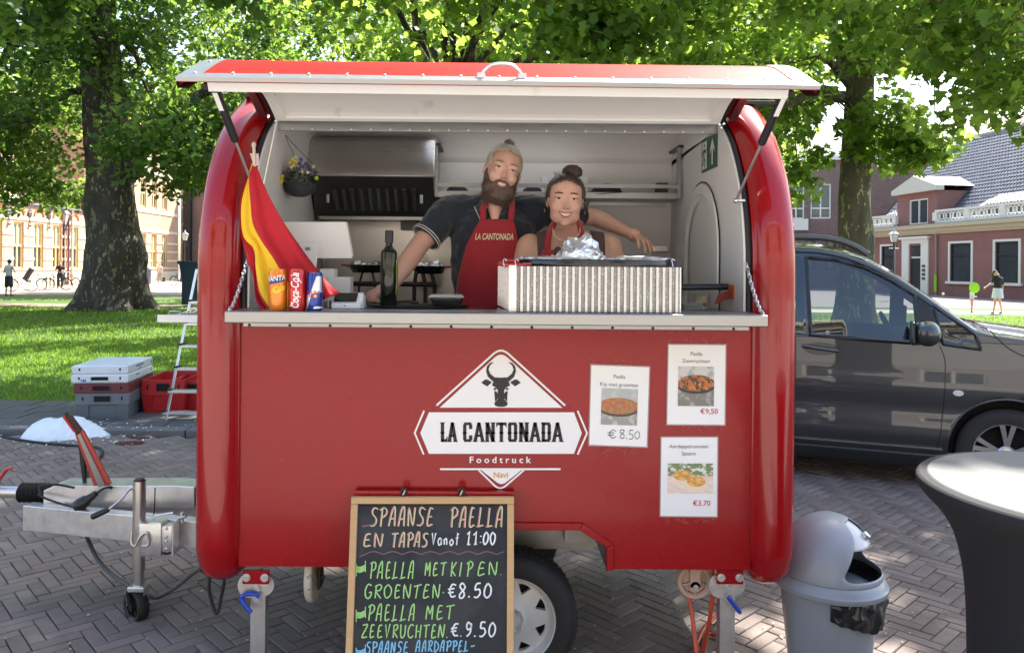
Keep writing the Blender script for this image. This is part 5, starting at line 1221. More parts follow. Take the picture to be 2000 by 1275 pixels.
# ------------------------------------------------------------------ people
SKINM = mat('fair_skin',(.66,.385,.30),rough=.5,var=.05,vscale=14,bump=.03,bscale=120)
SKINW = mat('tanned_skin',(.60,.35,.265),rough=.48,var=.05,vscale=14,bump=.03,bscale=120)
for m_ in (SKINM,SKINW):
    p = m_.node_tree.nodes['Principled BSDF']; p.inputs['Subsurface Weight'].default_value = .12; p.inputs['Subsurface Radius'].default_value = (.01,.004,.002); p.inputs['Subsurface Scale'].default_value = 1
def remesh(o,vox,it=6,fac=.5):
    r = o.modifiers.new('remesh','REMESH'); r.mode = 'VOXEL'; r.voxel_size = vox; r.use_smooth_shade = True
    s = o.modifiers.new('smooth','SMOOTH'); s.iterations = it; s.factor = fac
def caps(b,pts,rs,n=14):        # chain of rounded, tapered segments
    pts = [Vector(p) for p in pts]
    P = crom(pts,5); rr_ = list(np.interp(np.linspace(0,1,len(P)),np.linspace(0,1,len(rs)),rs)); b.tube(P,rr_,n)
    b.ell(P[0],(rr_[0],) * 3,12,8); b.ell(P[-1],(rr_[-1],) * 3,12,8)
def head(b,C,M,s=1.0,fem=False):     # C centre of skull; M orientation: local -Y looks forward
    T = Matrix.Translation(C) @ M @ Matrix.Scale(s,4); e = lambda c,r,n=18,m=12: b.ell(c,r,n,m,T)
    e((0,.012,.035),(.074,.094,.088),28,20)            # skull
    e((0,-.022,-.010),(.064,.068,.085),24,16)          # face
    e((0,-.030,-.062),(.048 if not fem else .046,.052,.040),20,12)       # jaw
    e((0,-.072,-.092),(.022,.020,.017))                  # chin
    for x in (-1,1):
        e((x * .035,-.060,-.022),(.026,.026,.024 if not fem else .028))              # cheek
        e((x * .031,-.077,.030),(.026,.014,.008))               # brow
        e((x * .030,-.073,.012),(.017,.012,.011))               # lids
        e((x * (.0755 if not fem else .071),.016,.0),(.008,.018,.027),12,8)      # ear
        e((x * .0105,-.092,-.026),(.0062,.009,.006))
    b.tube([tuple(T @ Vector(v)) for v in ((0,-.083,.022),(0,-.096,-.004),(0,-.106,-.020),(0,-.095,-.029))],[.0062 * s,.0070 * s,.0098 * s,.005 * s],12)
    e((0,-.087,-.049),(.023,.010,.0055)); e((0,-.085,-.064),(.020,.010,.006))
    return T
def face_bits(T,t,iris,lipc,brow,s,smile=1,teeth=True,bw=.0035):
    for x in (-1,1):
        b = MB(); b.ell((x * .0305,-.0775,.0125),(.0125,.0098,.0044),16,10,T); b.build('eye',mat('eye_white',(.62,.58,.55),rough=.2),t,smooth=180)
        b = MB(); b.ell((x * .0305 ,-.0858,.0125),(.0048,.0030,.0043),12,8,T); b.build('iris',mat(iris[0],iris[1],rough=.2),t,smooth=180)
        b = MB(); b.tube([tuple(T @ Vector((x * (.0305 + q * .0135),-.0865 + .006 * q * q,.0172 - .0035 * q * q))) for q in np.linspace(-1,1,7)],.0014,6); b.build('upper_lashes',mat('lash_brown',(.05,.03,.022),rough=.7),t,smooth=80)
        b = MB(); b.tube([tuple(T @ Vector((x * (.031 + q * .017),-.0905 + .010 * q * q * (.6 if q * x < 0 else 1),.0335 + .004 * (1 - q * q) - .002 * q))) for q in np.linspace(-1,1,7)],[bw * .5,bw * .9,bw,bw,bw,bw * .8,bw * .4],6,flat=1.2); b.build('eyebrow',mat(brow[0],brow[1],rough=.85),t,smooth=80)
    for x in (-1,1): b = MB(); b.ell((x * .0068,-.1010,-.0305),(.0030,.0022,.0020),8,6,T); b.build('nostril',mat('nostril_shade',(.10,.035,.03),rough=.7),t,smooth=180)  # dark beads stand in for the shade inside the nostrils
    lm_ = mat(lipc[0],lipc[1],rough=.4)
    def mouth(zc,r,up,w,name,m,y=-.0955,fl=1):
        b = MB(); b.tube([tuple(T @ Vector((q * w,y + .014 * q * q,zc + up * q * q))) for q in np.linspace(-1,1,11)],[r * max(.25,1 - q * q * .75) for q in np.linspace(-1,1,11)],8,flat=fl); return b.build(name,m,t,smooth=80)
    mouth(-.0495,.0032,.007 * smile,.0290,'upper_lip',lm_); mouth(-.0665,.0042,.020 * smile,.0270,'lower_lip',lm_)
    if teeth: mouth(-.0572,.0066,.013 * smile,.0235,'teeth',mat('teeth',(.72,.68,.62),rough=.25),y=-.0945,fl=1.0)
def hand_fist(b,wrist,direc,up,side):     # relaxed loosely closed hand; direc along forearm
    w = Vector(wrist); d = Vector(direc).normalized(); u = Vector(up).normalized(); s = d.cross(u).normalized() * side
    b.ell(w + d * .045,(.040,.040,.030)); caps(b,[w,w + d * .05],[.026,.034])
    for k,ln in zip((-1.5,-.5,.5,1.5),(.9,1.0,.96,.78)):
        base = w + d * .075 + s * (k * .019) + u * .010
        caps(b,[base,base + d * .030 * ln + u * .002,base + d * .040 * ln - u * .026,base + d * .014 - u * .036],[.0102,.0098,.009,.0082],10)
    tb = w + d * .03 - s * .032; caps(b,[tb,tb + d * .030 - s * .008,tb + d * .055 + s * .010 - u * .004],[.0125,.011,.009],10)
def hand_drape(b,wrist,direc,down,side,spread=.5):
    w = Vector(wrist); d = Vector(direc).normalized(); n = Vector(down).normalized(); s = d.cross(n).normalized() * side
    caps(b,[w,w + d * .045],[.024,.030]); b.ell(w + d * .055,(.034,.026,.034))
    for k,ln in zip((-1.5,-.5,.5,1.5),(.88,1.0,.95,.75)):
        base = w + d * .082 + s * (k * .0195); o = s * (k * .006 * spread)
        caps(b,[base,base + d * .034 * ln + n * .006 + o,base + d * .050 * ln + n * .030 + o * 1.6,base + d * .052 * ln + n * .054 * ln + o * 2],[.0102,.0096,.0088,.0076],10)
    tb = w + d * .03 - s * .030; caps(b,[tb,tb + d * .032 - s * .014 + n * .012,tb + d * .058 - s * .012 + n * .026],[.0125,.0105,.0085],10)
def hair_cap(name,T,t,m,test,r=(.079,.100,.094),c=(0,.014,.037),n=46,mm=34,rough=.0025,seed=0,lift=0):
    # hair shell over the skull; only where test(x, y, z) is true; combed ridges
    b = MB(); vs = {}; P = []; 
    for i in range(mm + 1):
        a = pi * i / mm
        row = []
        for k in range(n):
            q = 2 * pi * k / n; x,y,z = sin(a) * cos(q),sin(a) * sin(q),cos(a); h = 1 + rough * 8 * mnoise.noise(Vector((x * 9 + seed,y * 2.0,z * 2.2))) + .018 * mnoise.noise(Vector((x * 26,y * 5,z * 5)))
            row.append((c[0] + x * r[0] * h,c[1] + y * r[1] * h,c[2] + z * r[2] * h))
        P.append(row)
    for i in range(mm):
        for k in range(n):
            q = [P[i][k],P[i + 1][k],P[i + 1][(k + 1) % n],P[i][(k + 1) % n]]; cx = [sum(p[j] for p in q) / 4 for j in range(3)]
            if test(*cx): b.add([tuple(T @ Vector(p)) for p in q],[(0,1,2,3)])
    o = b.build(name,m,t,fix=False)
    bm = bmesh.new(); bm.from_mesh(o.data); bmesh.ops.remove_doubles(bm,verts=bm.verts,dist=.0004); bmesh.ops.recalc_face_normals(bm,faces=bm.faces); bm.to_mesh(o.data); bm.free()
    o.data.polygons.foreach_set('use_smooth',[True] * len(o.data.polygons)); sd_ = o.modifiers.new('thick','SOLIDIFY'); sd_.thickness = .003; sd_.offset = -1
    return o
def strands(name,roots,m,t,seed,r=.0011):      # roots: list of (p0, p1, sag vector)
    b = MB()
    for p0,p1,sg_ in roots:
        p0,p1,sg_ = Vector(p0),Vector(p1),Vector(sg_); b.tube([p0,p0.lerp(p1,.5) + sg_,p1],[r,r,r * .3],3,cap=False)
    return b.build(name,m,t,fix=False,kind='stuff',smooth=180)

# ---- the bearded man
YM = 3.60
t = PM = thing('person','bearded man with a blond bun, navy polo and red apron, arm round the woman','person',(at(975,500,YM)[0],YM,.56))
HC = Vector(at(981,338,3.55)); HC.y = 3.56
MR = Matrix.Rotation(R(15),4,'Y') @ Matrix.Rotation(R(8),4,'Z')
s_ = 1.06
mx = HC.x - .02
def torso(b,cx,cy,z0,zs,widths,depths,n=28):
    rows = []
    for z,w,d,ox,oy in zs: rows.append([(cx + ox + w * abs(cos(q)) ** .85 * (1 if cos(q) > 0 else -1),cy + oy + d * abs(sin(q)) ** .85 * (1 if sin(q) > 0 else -1),z) for q in np.linspace(0,2 * pi,n + 1)[:-1]])
    b.grid(rows,closed=True); k = len(b.v); b.f.append(tuple(range(k - n,k))); b.f.append(tuple(range(k - n * len(rows),k - n * len(rows) + n))[::-1])
sh = at(905,402,YM); szM = at(0,398,YM)[2]         # shoulder height
TZ = [(1.10,.175,.115,0,0),(1.30,.170,.112,0,0),(1.50,.165,.115,0,0),(1.66,.178,.125,0,0),(1.80,.190,.125,0,0),(1.88,.185,.115,0,.01),(1.935,.150,.09,0,.015),(1.975,.07,.06,0,.02)]
cxM = at(965,430,YM)[0]
eL = Vector(at(818,480,3.50)); wL = Vector(at(762,562,3.34)); shL = Vector(at(880,412,3.60)); shR = Vector(at(1050,412,3.62))
eR = Vector(at(1160,425,3.74)); wR_ = Vector(at(1222,452,3.62)); 
def arms(b,g=0,hands=True):
    if hands:
        caps(b,[shL + Vector((.02,0,-.02)),shL.lerp(eL,.5),eL],[.062,.055,.045]); caps(b,[eL,eL.lerp(wL,.35),wL],[.046,.046,.029])
        hand_fist(b,wL,(wL - eL) + Vector((-.06,-.02,.10)),(0,0,1),1)
        caps(b,[shR,shR.lerp(eR,.5),eR],[.060,.052,.042]); caps(b,[eR,eR.lerp(wR_,.45) + Vector((0,0,.004)),wR_],[.044,.041,.029])
        hand_drape(b,wR_,(wR_ - eR) * .5 + Vector((.035,-.05,-.025)),(.02,-.1,-1),-1,1.4)
b = MB(); torso(b,cxM,YM,0,TZ,0,0); 
neck0 = Vector((cxM,YM + .02,1.93)); caps(b,[neck0,neck0.lerp(HC,.5) + Vector((0,.01,0)),HC + Vector((0,.02,-.03))],[.066,.058,.056])
caps(b,[(cxM + .004,YM - .055,1.985),(cxM + .004,YM - .118,1.905)],[.046,.022]); T = head(b,HC,MR @ Matrix.Diagonal((1.04,1,1,1)),s_); arms(b)
for q in (shL,shR): caps(b,[(nk0x := cxM,YM + .03,1.955),q.lerp(Vector((cxM,YM,1.96)),.45) + Vector((0,.01,.0)),q],[.055,.052,.05])
caps(b,[(cxM,YM,1.14),(cxM,YM + .01,1.02)],[.12,.13])
for sx in (-1,1): caps(b,[(cxM + sx * .09,YM,1.05),(cxM + sx * .10,YM,.85),(cxM + sx * .10,YM + .01,.62)],[.085,.068,.042]); caps(b,[(cxM + sx * .10,YM + .02,.60),(cxM + sx * .11,YM - .13,.585)],[.040,.032])
bo = b.build('body',SKINM,t,fix=False); remesh(bo,.0056,9,.5)
POLO = mat('navy_polo_cloth',(.016,.022,.036),rough=.9,var=.12,vscale=40,bump=.25,bscale=160,sheen=.3)
b = MB()
for q in (shL,shR): caps(b,[(cxM,YM + .03,1.95),q.lerp(Vector((cxM,YM,1.96)),.45) + Vector((0,.01,.0)),q],[.062,.068,.066])
torso(b,cxM,YM,0,[(z,w + .014,d + .014,ox,oy) for z,w,d,ox,oy in TZ[:-1]] + [(1.965,.082,.068,0,.02)],0,0)
slL = shL.lerp(eL,.80); slR = shR.lerp(eR,.80)
caps(b,[shL + Vector((.03,0,-.03)),shL,shL.lerp(eL,.4)],[.075,.078,.073]); b.tube([shL.lerp(eL,.3),shL.lerp(eL,.55),slL],[.075,.071,.069],20)
caps(b,[shR + Vector((-.03,0,-.03)),shR,shR.lerp(eR,.4)],[.075,.074,.068]); b.tube([shR.lerp(eR,.3),shR.lerp(eR,.55),slR],[.070,.066,.062],20)
po = b.build('polo_shirt',POLO,t,fix=False); remesh(po,.0075,3,.5)
dsp = po.modifiers.new('folds','DISPLACE'); tx = bpy.data.textures.new('folds','CLOUDS'); tx.noise_scale = .075; tx.noise_depth = 2; dsp.texture = tx; dsp.strength = .030; dsp.mid_level = .5; dsp.texture_coords = 'GLOBAL'
# sleeve and collar piping, collar wings, buttons
dL = (eL - shL).normalized(); o_ = dL.cross(Vector((0,1,0))).normalized(); q_ = dL.cross(o_)
for kk in (0,.012):
    c = slL + dL * (-.004 - kk); b = MB(); b.tube([c + (o_ * cos(a) + q_ * sin(a)) * .0745 for a in np.linspace(0,2 * pi,25)[:-1]],.0022,5,closed=True); b.build('sleeve_piping',mat('white_piping',(.7,.7,.7),rough=.8),t,smooth=80)
nk = Vector((cxM,YM,1.955))
for sx in (-1,1):
    b = MB(); P = [nk + Vector((sx * .088,.02,.030)),nk + Vector((sx * .070,-.085,.005)),nk + Vector((sx * .050,-.132,-.062)),nk + Vector((sx * .004,-.118,-.030)),nk + Vector((sx * .055,-.045,.045)),nk + Vector((sx * .068,.03,.050))]
    P = [nk + Vector(v) for v in ((sx * .100,.03,.020),(sx * .092,-.05,.0),(sx * .064,-.118,-.062),(sx * .022,-.130,-.070),(sx * .046,-.075,.012),(sx * .062,-.03,.040),(sx * .066,.04,.048))]
    b.add(P,[(0,1,5,6),(1,2,3,4,5)]); cw = b.build('collar',POLO,t,smooth=60); cw.modifiers.new('s','SOLIDIFY').thickness = .005
    b = MB(); b.tube([p + Vector((0,-.006,.0)) for p in (P[0],P[1],P[2])],.0022,5); b.build('collar_piping',MATS['white_piping'],t,smooth=60)
# apron
APR = mat('red_apron_cloth',(.32,.018,.028),rough=.85,var=.08,vscale=6,bump=.25,bscale=140,sheen=.2)
def tsurf(cx,cy,TZ,x,z,off):
    zsn = [q[0] for q in TZ]; w = np.interp(z,zsn,[q[1] for q in TZ]); d = np.interp(z,zsn,[q[2] for q in TZ]); u = min(.97,abs(x - cx) / (w + .014 + off))
    return cy - (d + .014 + off) * max(.0,1 - u ** 2.4) ** (1 / 2.1)
def apron(t,cx,cy,TZ,outline,off,m,straps,wr=.008,seed=1):
    # outline: list of (z, x_left, x_right)
    zs = np.linspace(outline[0][0],outline[-1][0],40); rows = []; rows2 = []
    zo = [o[0] for o in outline][::-1]
    for z in zs:
        l = np.interp(z,zo,[o[1] for o in outline][::-1]); r = np.interp(z,zo,[o[2] for o in outline][::-1]); row = []
        for k in range(25):
            x = l + (r - l) * k / 24; wv = wr * mnoise.noise(Vector((x * 9 + seed,z * 5,0))) * 1.6 + wr * .8 * sin(x * 55 + z * 9) * max(0,(1.75 - z) / .5)
            row.append((x,tsurf(cx,cy,TZ,x,z,off) - abs(wv),z))
        rows.append(row)
    b = MB(); b.grid(rows); a = b.build('apron',m,t,smooth=180,fix=True); s = a.modifiers.new('s','SOLIDIFY'); s.thickness = .003; s.offset = 1
    for st in straps:
        b = MB(); P = crom(st,5); N = len(P); vs = []
        for i,p in enumerate(P):
            d = (P[min(i + 1,N - 1)] - P[max(0,i - 1)]).normalized(); w = d.cross(Vector((0,-1,.25))).normalized() * .0135; vs += [tuple(p + w),tuple(p - w)]
        b.add(vs,[(2 * i,2 * i + 1,2 * i + 3,2 * i + 2) for i in range(N - 1)]); s_o = b.build('apron_strap',m,t,smooth=180); s_o.modifiers.new('s','SOLIDIFY').thickness = .003
    return a
xl = lambda px,py,Y=3.45: at(px,py,Y)[0]; zl_ = lambda px,py,Y=3.45: at(px,py,Y)[2]
YF = 3.46
OUT = [(zl_(965,428,YF),xl(938,428,YF),xl(1003,430,YF)),(zl_(960,445,YF),xl(928,445,YF),xl(1008,445,YF)),(zl_(950,480,YF),xl(910,480,YF),xl(1014,480,YF)),(zl_(950,540,YF),xl(893,540,YF),xl(1018,540,YF)),(zl_(940,600,YF),xl(886,600,YF),xl(1020,600,YF)),(1.15,xl(884,600,YF),xl(1022,600,YF))]
tr_ = OUT[0]; ys = lambda x,z: tsurf(cxM,YM,TZ,x,z,.012)
apron(t,cxM,YM,TZ,OUT,.010,APR,[[(tr_[1] + .013,ys(tr_[1],tr_[0]) - .004,tr_[0] - .006),(xl(944,405,3.47),3.478,zl_(944,405,3.47)),(xl(952,383,3.52),3.535,zl_(950,388,3.52)),(nk.x - .075,3.62,nk.z + .06)],
       [(tr_[2] - .013,ys(tr_[2],tr_[0]) - .004,tr_[0] - .006),(xl(1000,405,3.47),3.478,zl_(1000,405,3.47)),(xl(1000,385,3.52),3.54,zl_(1000,388,3.52)),(nk.x + .075,3.62,nk.z + .06)]])
APT = mat('pale_yellow_print',(.72,.62,.42),rough=.7)
def apron_text(t,cx,cy,TZ,px,py,Y,w,off,ang=0):
    vs,fs = text_geo('LA CANTONADA',1,'CENTER',.62,.02,.25); W_ = max(v[0] for v in vs) - min(v[0] for v in vs); k = w / W_; c = at(px,py,Y); P = []
    for u,v in vs:
        x = c[0] + (u * cos(ang) - v * 1.15 * sin(ang)) * k; z = c[2] + (u * sin(ang) + v * 1.15 * cos(ang) - .35) * k; P.append((x,tsurf(cx,cy,TZ,x,z,off) ,z))
    b = MB(); b.add(P,fs); return b.build('apron_lettering',APT,t,fix=False)
apron_text(t,cxM,YM,TZ,965,463,YF,.172,.020)
b = MB()
for px,py in ((948,404),(961,417)): p = at(px,py,3.46); b = MB(); b.ell((p[0],tsurf(cxM,YM,TZ,p[0],p[2],.006),p[2]),(.006,.003,.006),10,6); b.build('button',MATS['white_piping'],t,smooth=180)
face_bits(T,t,('grey_iris',(.10,.13,.14)),('pink_lips',(.42,.14,.12)),('dark_blond_brow',(.28,.18,.12)),s_,smile=.7,bw=.0026)
HB = mat('dark_blond_hair',(.44,.39,.30),rough=.55,var=.25,vscale=30,stretch=(3,1,1)); BEARD = mat('brown_beard',(.115,.078,.06),rough=.8,var=.3,vscale=40)
hair_cap('hair',T,t,HB,lambda x,y,z: (y > .022 and z > -.02) or z > .088 - max(0,(-y) - .0) * .05 - abs(x) * .35 and y > -.072 and z > .098 - abs(x) * .3 or (abs(x) > .055 and y > -.028 and z > -.0) or (y > -.045 and abs(x) > .062 and z > .02),seed=2)
b = MB(); g = np.random.RandomState(5)
for k in range(26):
    a = g.normal(size=3); a /= np.linalg.norm(a); c = Vector((0,.045,.138)); P = [c + Vector((cos(q) * a[0] + sin(q) * a[1],cos(q) * a[1] - sin(q) * a[0],sin(q) * a[2] + .3 * cos(q))) * .019 for q in np.linspace(0,5,9)]; b.tube([tuple(T @ p) for p in P],.0052,6)
b.ell((0,.045,.138),(.020,.020,.018),12,8,T); hb_o = b.build('hair_bun',mat('bun_hair',(.17,.11,.065),rough=.6,var=.3,vscale=30),t,smooth=80,fix=False)
# beard: volume plus strands
b = MB(); e = lambda c,r: b.ell(c,r,20,14,T)
e((0,-.050,-.086),(.061,.050,.044)); e((0,-.056,-.106),(.052,.045,.036)); e((0,-.054,-.122),(.036,.036,.030))
for sx in (-1,1):
    e((sx * .053,-.022,-.060),(.019,.034,.050)); e((sx * .063,-.002,-.022),(.011,.018,.040)); e((sx * .038,-.055,-.085),(.028,.030,.036))
    b.tube([tuple(T @ Vector(v)) for v in ((sx * .003,-.100,-.042),(sx * .016,-.098,-.044),(sx * .029,-.087,-.056),(sx * .036,-.072,-.075))],[.005 * s_,.0062 * s_,.0075 * s_,.010 * s_],10)
e((0,-.088,-.080),(.013,.010,.012))
be = b.build('beard',BEARD,t,fix=False); remesh(be,.005,3,.5)
g = np.random.RandomState(8); rt = []
for k in range(1500):
    a = g.uniform(-1.25,1.25); z = g.uniform(-.132,-.035); w = .060 * (1 - ((z + .075) / .13) ** 2 * .55) if z < -.075 else .066
    w2 = w * (1.0 if z > -.12 else .85); x = sin(a) * w2; y = -.030 - cos(a) * (.060 if z < -.07 else .030)
    if z > -.070 and abs(x) < .045: continue
    p = Vector((x,y,z)); q = p + Vector((x * .22 + g.normal(0,.004),-.006 + g.normal(0,.003),-g.uniform(.014,.030))); rt.append((tuple(T @ p),tuple(T @ q),(g.normal(0,.002),-.003,0)))
strands('beard_strands',rt,BEARD,t,1,.0009)
rt = []
for k in range(160):
    q = g.uniform(0,2 * pi); el = g.uniform(.2,1.3); p = Vector((.077 * cos(el) * cos(q),.014 + .098 * cos(el) * sin(q),.037 + .092 * sin(el)))
    if p.y < -.03 and p.z < .09: continue
    rt.append((tuple(T @ p),tuple(T @ (p * 1.02 + Vector((0,.035,.014)))),(0,0,.004)))
strands('loose_hair',rt,HB,t,2,.0007)

# ---- the woman
YW = 3.46
t = PW = thing('person','smiling woman with dark top bun, red apron and starfish necklace behind the foil','person',(at(1105,500,YW)[0],YW,.56))
HW = Vector(at(1104,396,YW - .05)); cxW = at(1112,480,YW)[0]
MW = Matrix.Rotation(R(3),4,'Y') @ Matrix.Rotation(R(-2),4,'Z') @ Matrix.Rotation(R(2),4,'X'); sw_ = 1.0
zsW = HW.z - .165
TW = [(.95,.20,.14,0,0),(1.15,.19,.13,0,0),(1.35,.165,.125,0,0),(zsW - .19,.175,.150,0,0),(zsW - .11,.185,.135,0,.0),(zsW - .03,.185,.10,0,.01),(zsW + .015,.150,.080,0,.02),(zsW + .045,.08,.06,0,.025)]
b = MB(); torso(b,cxW,YW,0,TW,0,0)
for sx in (-1,1): b.ell((cxW + sx * .075,YW - .085,zsW - .165),(.078,.072,.080),18,12)
caps(b,[(cxW,YW + .03,zsW + .02),(cxW - .005,YW + .02,zsW + .09),tuple(HW + Vector((0,.02,-.02)))],[.064,.055,.052])
T = head(b,HW,MW @ Matrix.Diagonal((1.09,1,1,1)),sw_,True)
b.ell((0,-.030,-.058),(.061,.052,.046),18,12,T)
for sx in (-1,1):
    s0 = Vector((cxW + sx * .175,YW + .01,zsW - .035)); e0 = s0 + Vector((sx * .065,.02,-.25)); w0 = e0 + Vector((-sx * .05,-.12,-.19))
    caps(b,[s0,s0.lerp(e0,.5),e0],[.066,.060,.047]); caps(b,[e0,e0.lerp(w0,.4),w0],[.046,.043,.028]); hand_fist(b,w0,w0 - e0,(0,-1,.4),sx)
for sx in (-1,1): caps(b,[(cxW + sx * .10,YW,1.0),(cxW + sx * .10,YW,.8),(cxW + sx * .10,YW + .01,.62)],[.09,.066,.042]); caps(b,[(cxW + sx * .10,YW + .02,.60),(cxW + sx * .11,YW - .11,.585)],[.038,.030])
bo = b.build('body',SKINW,t,fix=False); remesh(bo,.0056,9,.5)
TOP = mat('mauve_brown_top',(.085,.05,.05),rough=.85,bump=.2,bscale=150)
rows = []
TW2 = [(z,w + .012,d + .012,a,c) for z,w,d,a,c in TW]
b = MB(); TT = [q for q in TW2 if q[0] < zsW - .05]; torso(b,cxW,YW,0,TT,0,0)
for sx in (-1,1):
    b.ell((cxW + sx * .075,YW - .087,zsW - .170),(.086,.080,.084),18,12)
    P = [Vector((cxW + sx * .112,YW - .105,zsW - .12)),Vector((cxW + sx * .120,YW - .100,zsW - .05)),Vector((cxW + sx * .122,YW - .04,zsW + .030)),Vector((cxW + sx * .12,YW + .04,zsW + .035)),Vector((cxW + sx * .11,YW + .11,zsW - .03))]
    P2 = crom(P,4); vs = []
    for i,p in enumerate(P2): vs += [tuple(p + Vector((-.028,0,.004 * sx))),tuple(p + Vector((.028,0,-.004 * sx)))]
    b2 = MB(); b2.add(vs,[(2 * i,2 * i + 1,2 * i + 3,2 * i + 2) for i in range(len(P2) - 1)]); o = b2.build('top_strap',TOP,t,smooth=180); o.modifiers.new('s','SOLIDIFY').thickness = .014
o = b.build('sleeveless_top',TOP,t,fix=False); remesh(o,.0075,4,.5)
TWA = [(.95,.20,.15),(1.15,.19,.15),(1.35,.17,.16),(zsW - .19,.19,.182),(zsW - .11,.19,.165),(zsW - .03,.19,.12)]
TWA = [(a,c,d,0,0) for a,c,d in TWA]
ya = 3.29; OUTW = [(zl_(1070,497,ya) + .022,xl(1063,480,ya),xl(1142,480,ya)),(zl_(1070,500,ya) - .01,xl(1052,500,ya),xl(1150,500,ya)),(1.45,xl(1040,520,ya),xl(1165,520,ya)),(1.2,xl(1035,520,ya),xl(1170,520,ya))]
tw = OUTW[0]
yw2 = lambda x,z: tsurf(cxW,YW,TWA,x,z,.012)
apron(t,cxW,YW,TWA,OUTW,.006,APR,[[(tw[1] + .015,yw2(tw[1] + .01,tw[0]) - .003,tw[0] - .006),(xl(1073,455,3.32),3.335,zl_(1073,455,3.32)),(xl(1082,438,3.40),3.40,zl_(1082,436,3.40)),(cxW - .062,3.47,zsW + .085)],
       [(tw[2] - .015,yw2(tw[2] - .01,tw[0]) - .003,tw[0] - .006),(xl(1136,455,3.32),3.335,zl_(1136,455,3.32)),(xl(1132,437,3.40),3.40,zl_(1132,434,3.40)),(cxW + .060,3.47,zsW + .085)]],seed=5)
apron_text(t,cxW,YW,TWA,1098,503,ya,.165,.014,ang=.06)
face_bits(T,t,('brown_iris',(.05,.03,.02)),('rose_lips',(.42,.12,.11)),('dark_brow',(.07,.042,.03)),sw_,smile=1.1,bw=.0024)
HD = mat('dark_brown_hair',(.055,.032,.024),rough=.42,var=.35,vscale=30,stretch=(3,1,1))
hair_cap('hair',T,t,HD,lambda x,y,z: (y > .005 and z > -.035) or (z > .100 - abs(x) * .45 and y > -.078) or (abs(x) > .052 and y > -.035 and z > .015),r=(.082,.101,.096),c=(0,.012,.036),seed=4)
b = MB(); g = np.random.RandomState(15)
for k in range(34):
    a = g.normal(size=3); a /= np.linalg.norm(a); c = Vector((.022,.03,.140)); P = [c + Vector((1.35 * (cos(q) * a[0] + sin(q) * a[1]),cos(q) * a[1] - sin(q) * a[0],sin(q) * a[2] + .25 * cos(q))) * .027 for q in np.linspace(0,5.2,10)]; b.tube([tuple(T @ p) for p in P],.0070,6)
b.ell((.022,.03,.140),(.040,.028,.026),14,9,T); b.build('hair_bun',HD,t,smooth=80,fix=False)
rt = []
for k in range(170):
    q = g.uniform(0,2 * pi); el = g.uniform(-.3,1.3); p = Vector((.082 * cos(el) * cos(q),.012 + .100 * cos(el) * sin(q),.036 + .096 * sin(el)))
    if p.y < -.02 and p.z < .09: continue
    rt.append((tuple(T @ p),tuple(T @ (p * 1.03 + Vector((g.normal(0,.008),.02,.016 if p.z > .02 else -.03)))),(g.normal(0,.004),0,.004)))
strands('loose_hair',rt,HD,t,2,.0007)
b = MB(); P = crom([at(1079,444,3.36),at(1082,457,3.325),at(1092,466,3.30),at(1104,469,3.295),at(1118,466,3.30),at(1130,457,3.325),at(1133,443,3.36)],4)
b.tube(P,.0012,5); nk_ = b.build('necklace',mat('gold_cord',(.55,.38,.14),rough=.35,metal=.6),t)
PB = mat('pearl_beads',(.50,.42,.32),rough=.3,coat=.3)
for i in range(1,len(P) - 1): b = MB(); p = P[i] + Vector((0,-.004,-.003)); b.ell(p,(.0034 if i % 2 else .0045,) * 3,10,6); b.build('bead',PB,nk_,smooth=180)
b = MB(); c = Vector(at(1106,478,3.285)); vs = [tuple(c + Vector((.016 * cos(a) if k % 2 == 0 else .006 * cos(a),0,.016 * sin(a) if k % 2 == 0 else .006 * sin(a)))) for k,a in enumerate([pi / 2 + i * pi / 5 for i in range(10)])] + [tuple(c + Vector((0,-.005,0)))]
b.add(vs,[(i,(i + 1) % 10,10) for i in range(10)]); b.build('starfish_pendant',mat('starfish',(.55,.25,.14),rough=.6),nk_)
for sx in (-1,1):
    b = MB(); b.tube([tuple(T @ Vector((sx * .082 ,.004,-.040 + .0) ) + Vector((.0,-.0 + .007 * cos(q),.007 * sin(q)))) for q in np.linspace(0,2 * pi,11)[:-1]],.0013,5,closed=True); b.build('earring',MATS['gold_cord'],t)
t = thing('sunglasses','sunglasses hooked over the top edge of the woman apron','sunglasses',at(1095,492,3.262))
for k,(dx,dz) in enumerate(((-.012,0),(.012,-.012))):
    b = MB(); c = Vector(t.location) + Vector((dx,-.004 * k,dz)); b.tube([c + Vector((.016 * cos(q),0,.022 * sin(q))) for q in np.linspace(0,2 * pi,15)[:-1]],.0016,5,closed=True); fr = b.build('rim',BLACKP,t)
    b = MB(); b.add([c + Vector((.015 * cos(q),.001,.021 * sin(q))) for q in np.linspace(0,2 * pi,15)[:-1]],[tuple(range(14))]); b.build('lens',mat('brown_lens',(.12,.05,.05),rough=.1),fr)

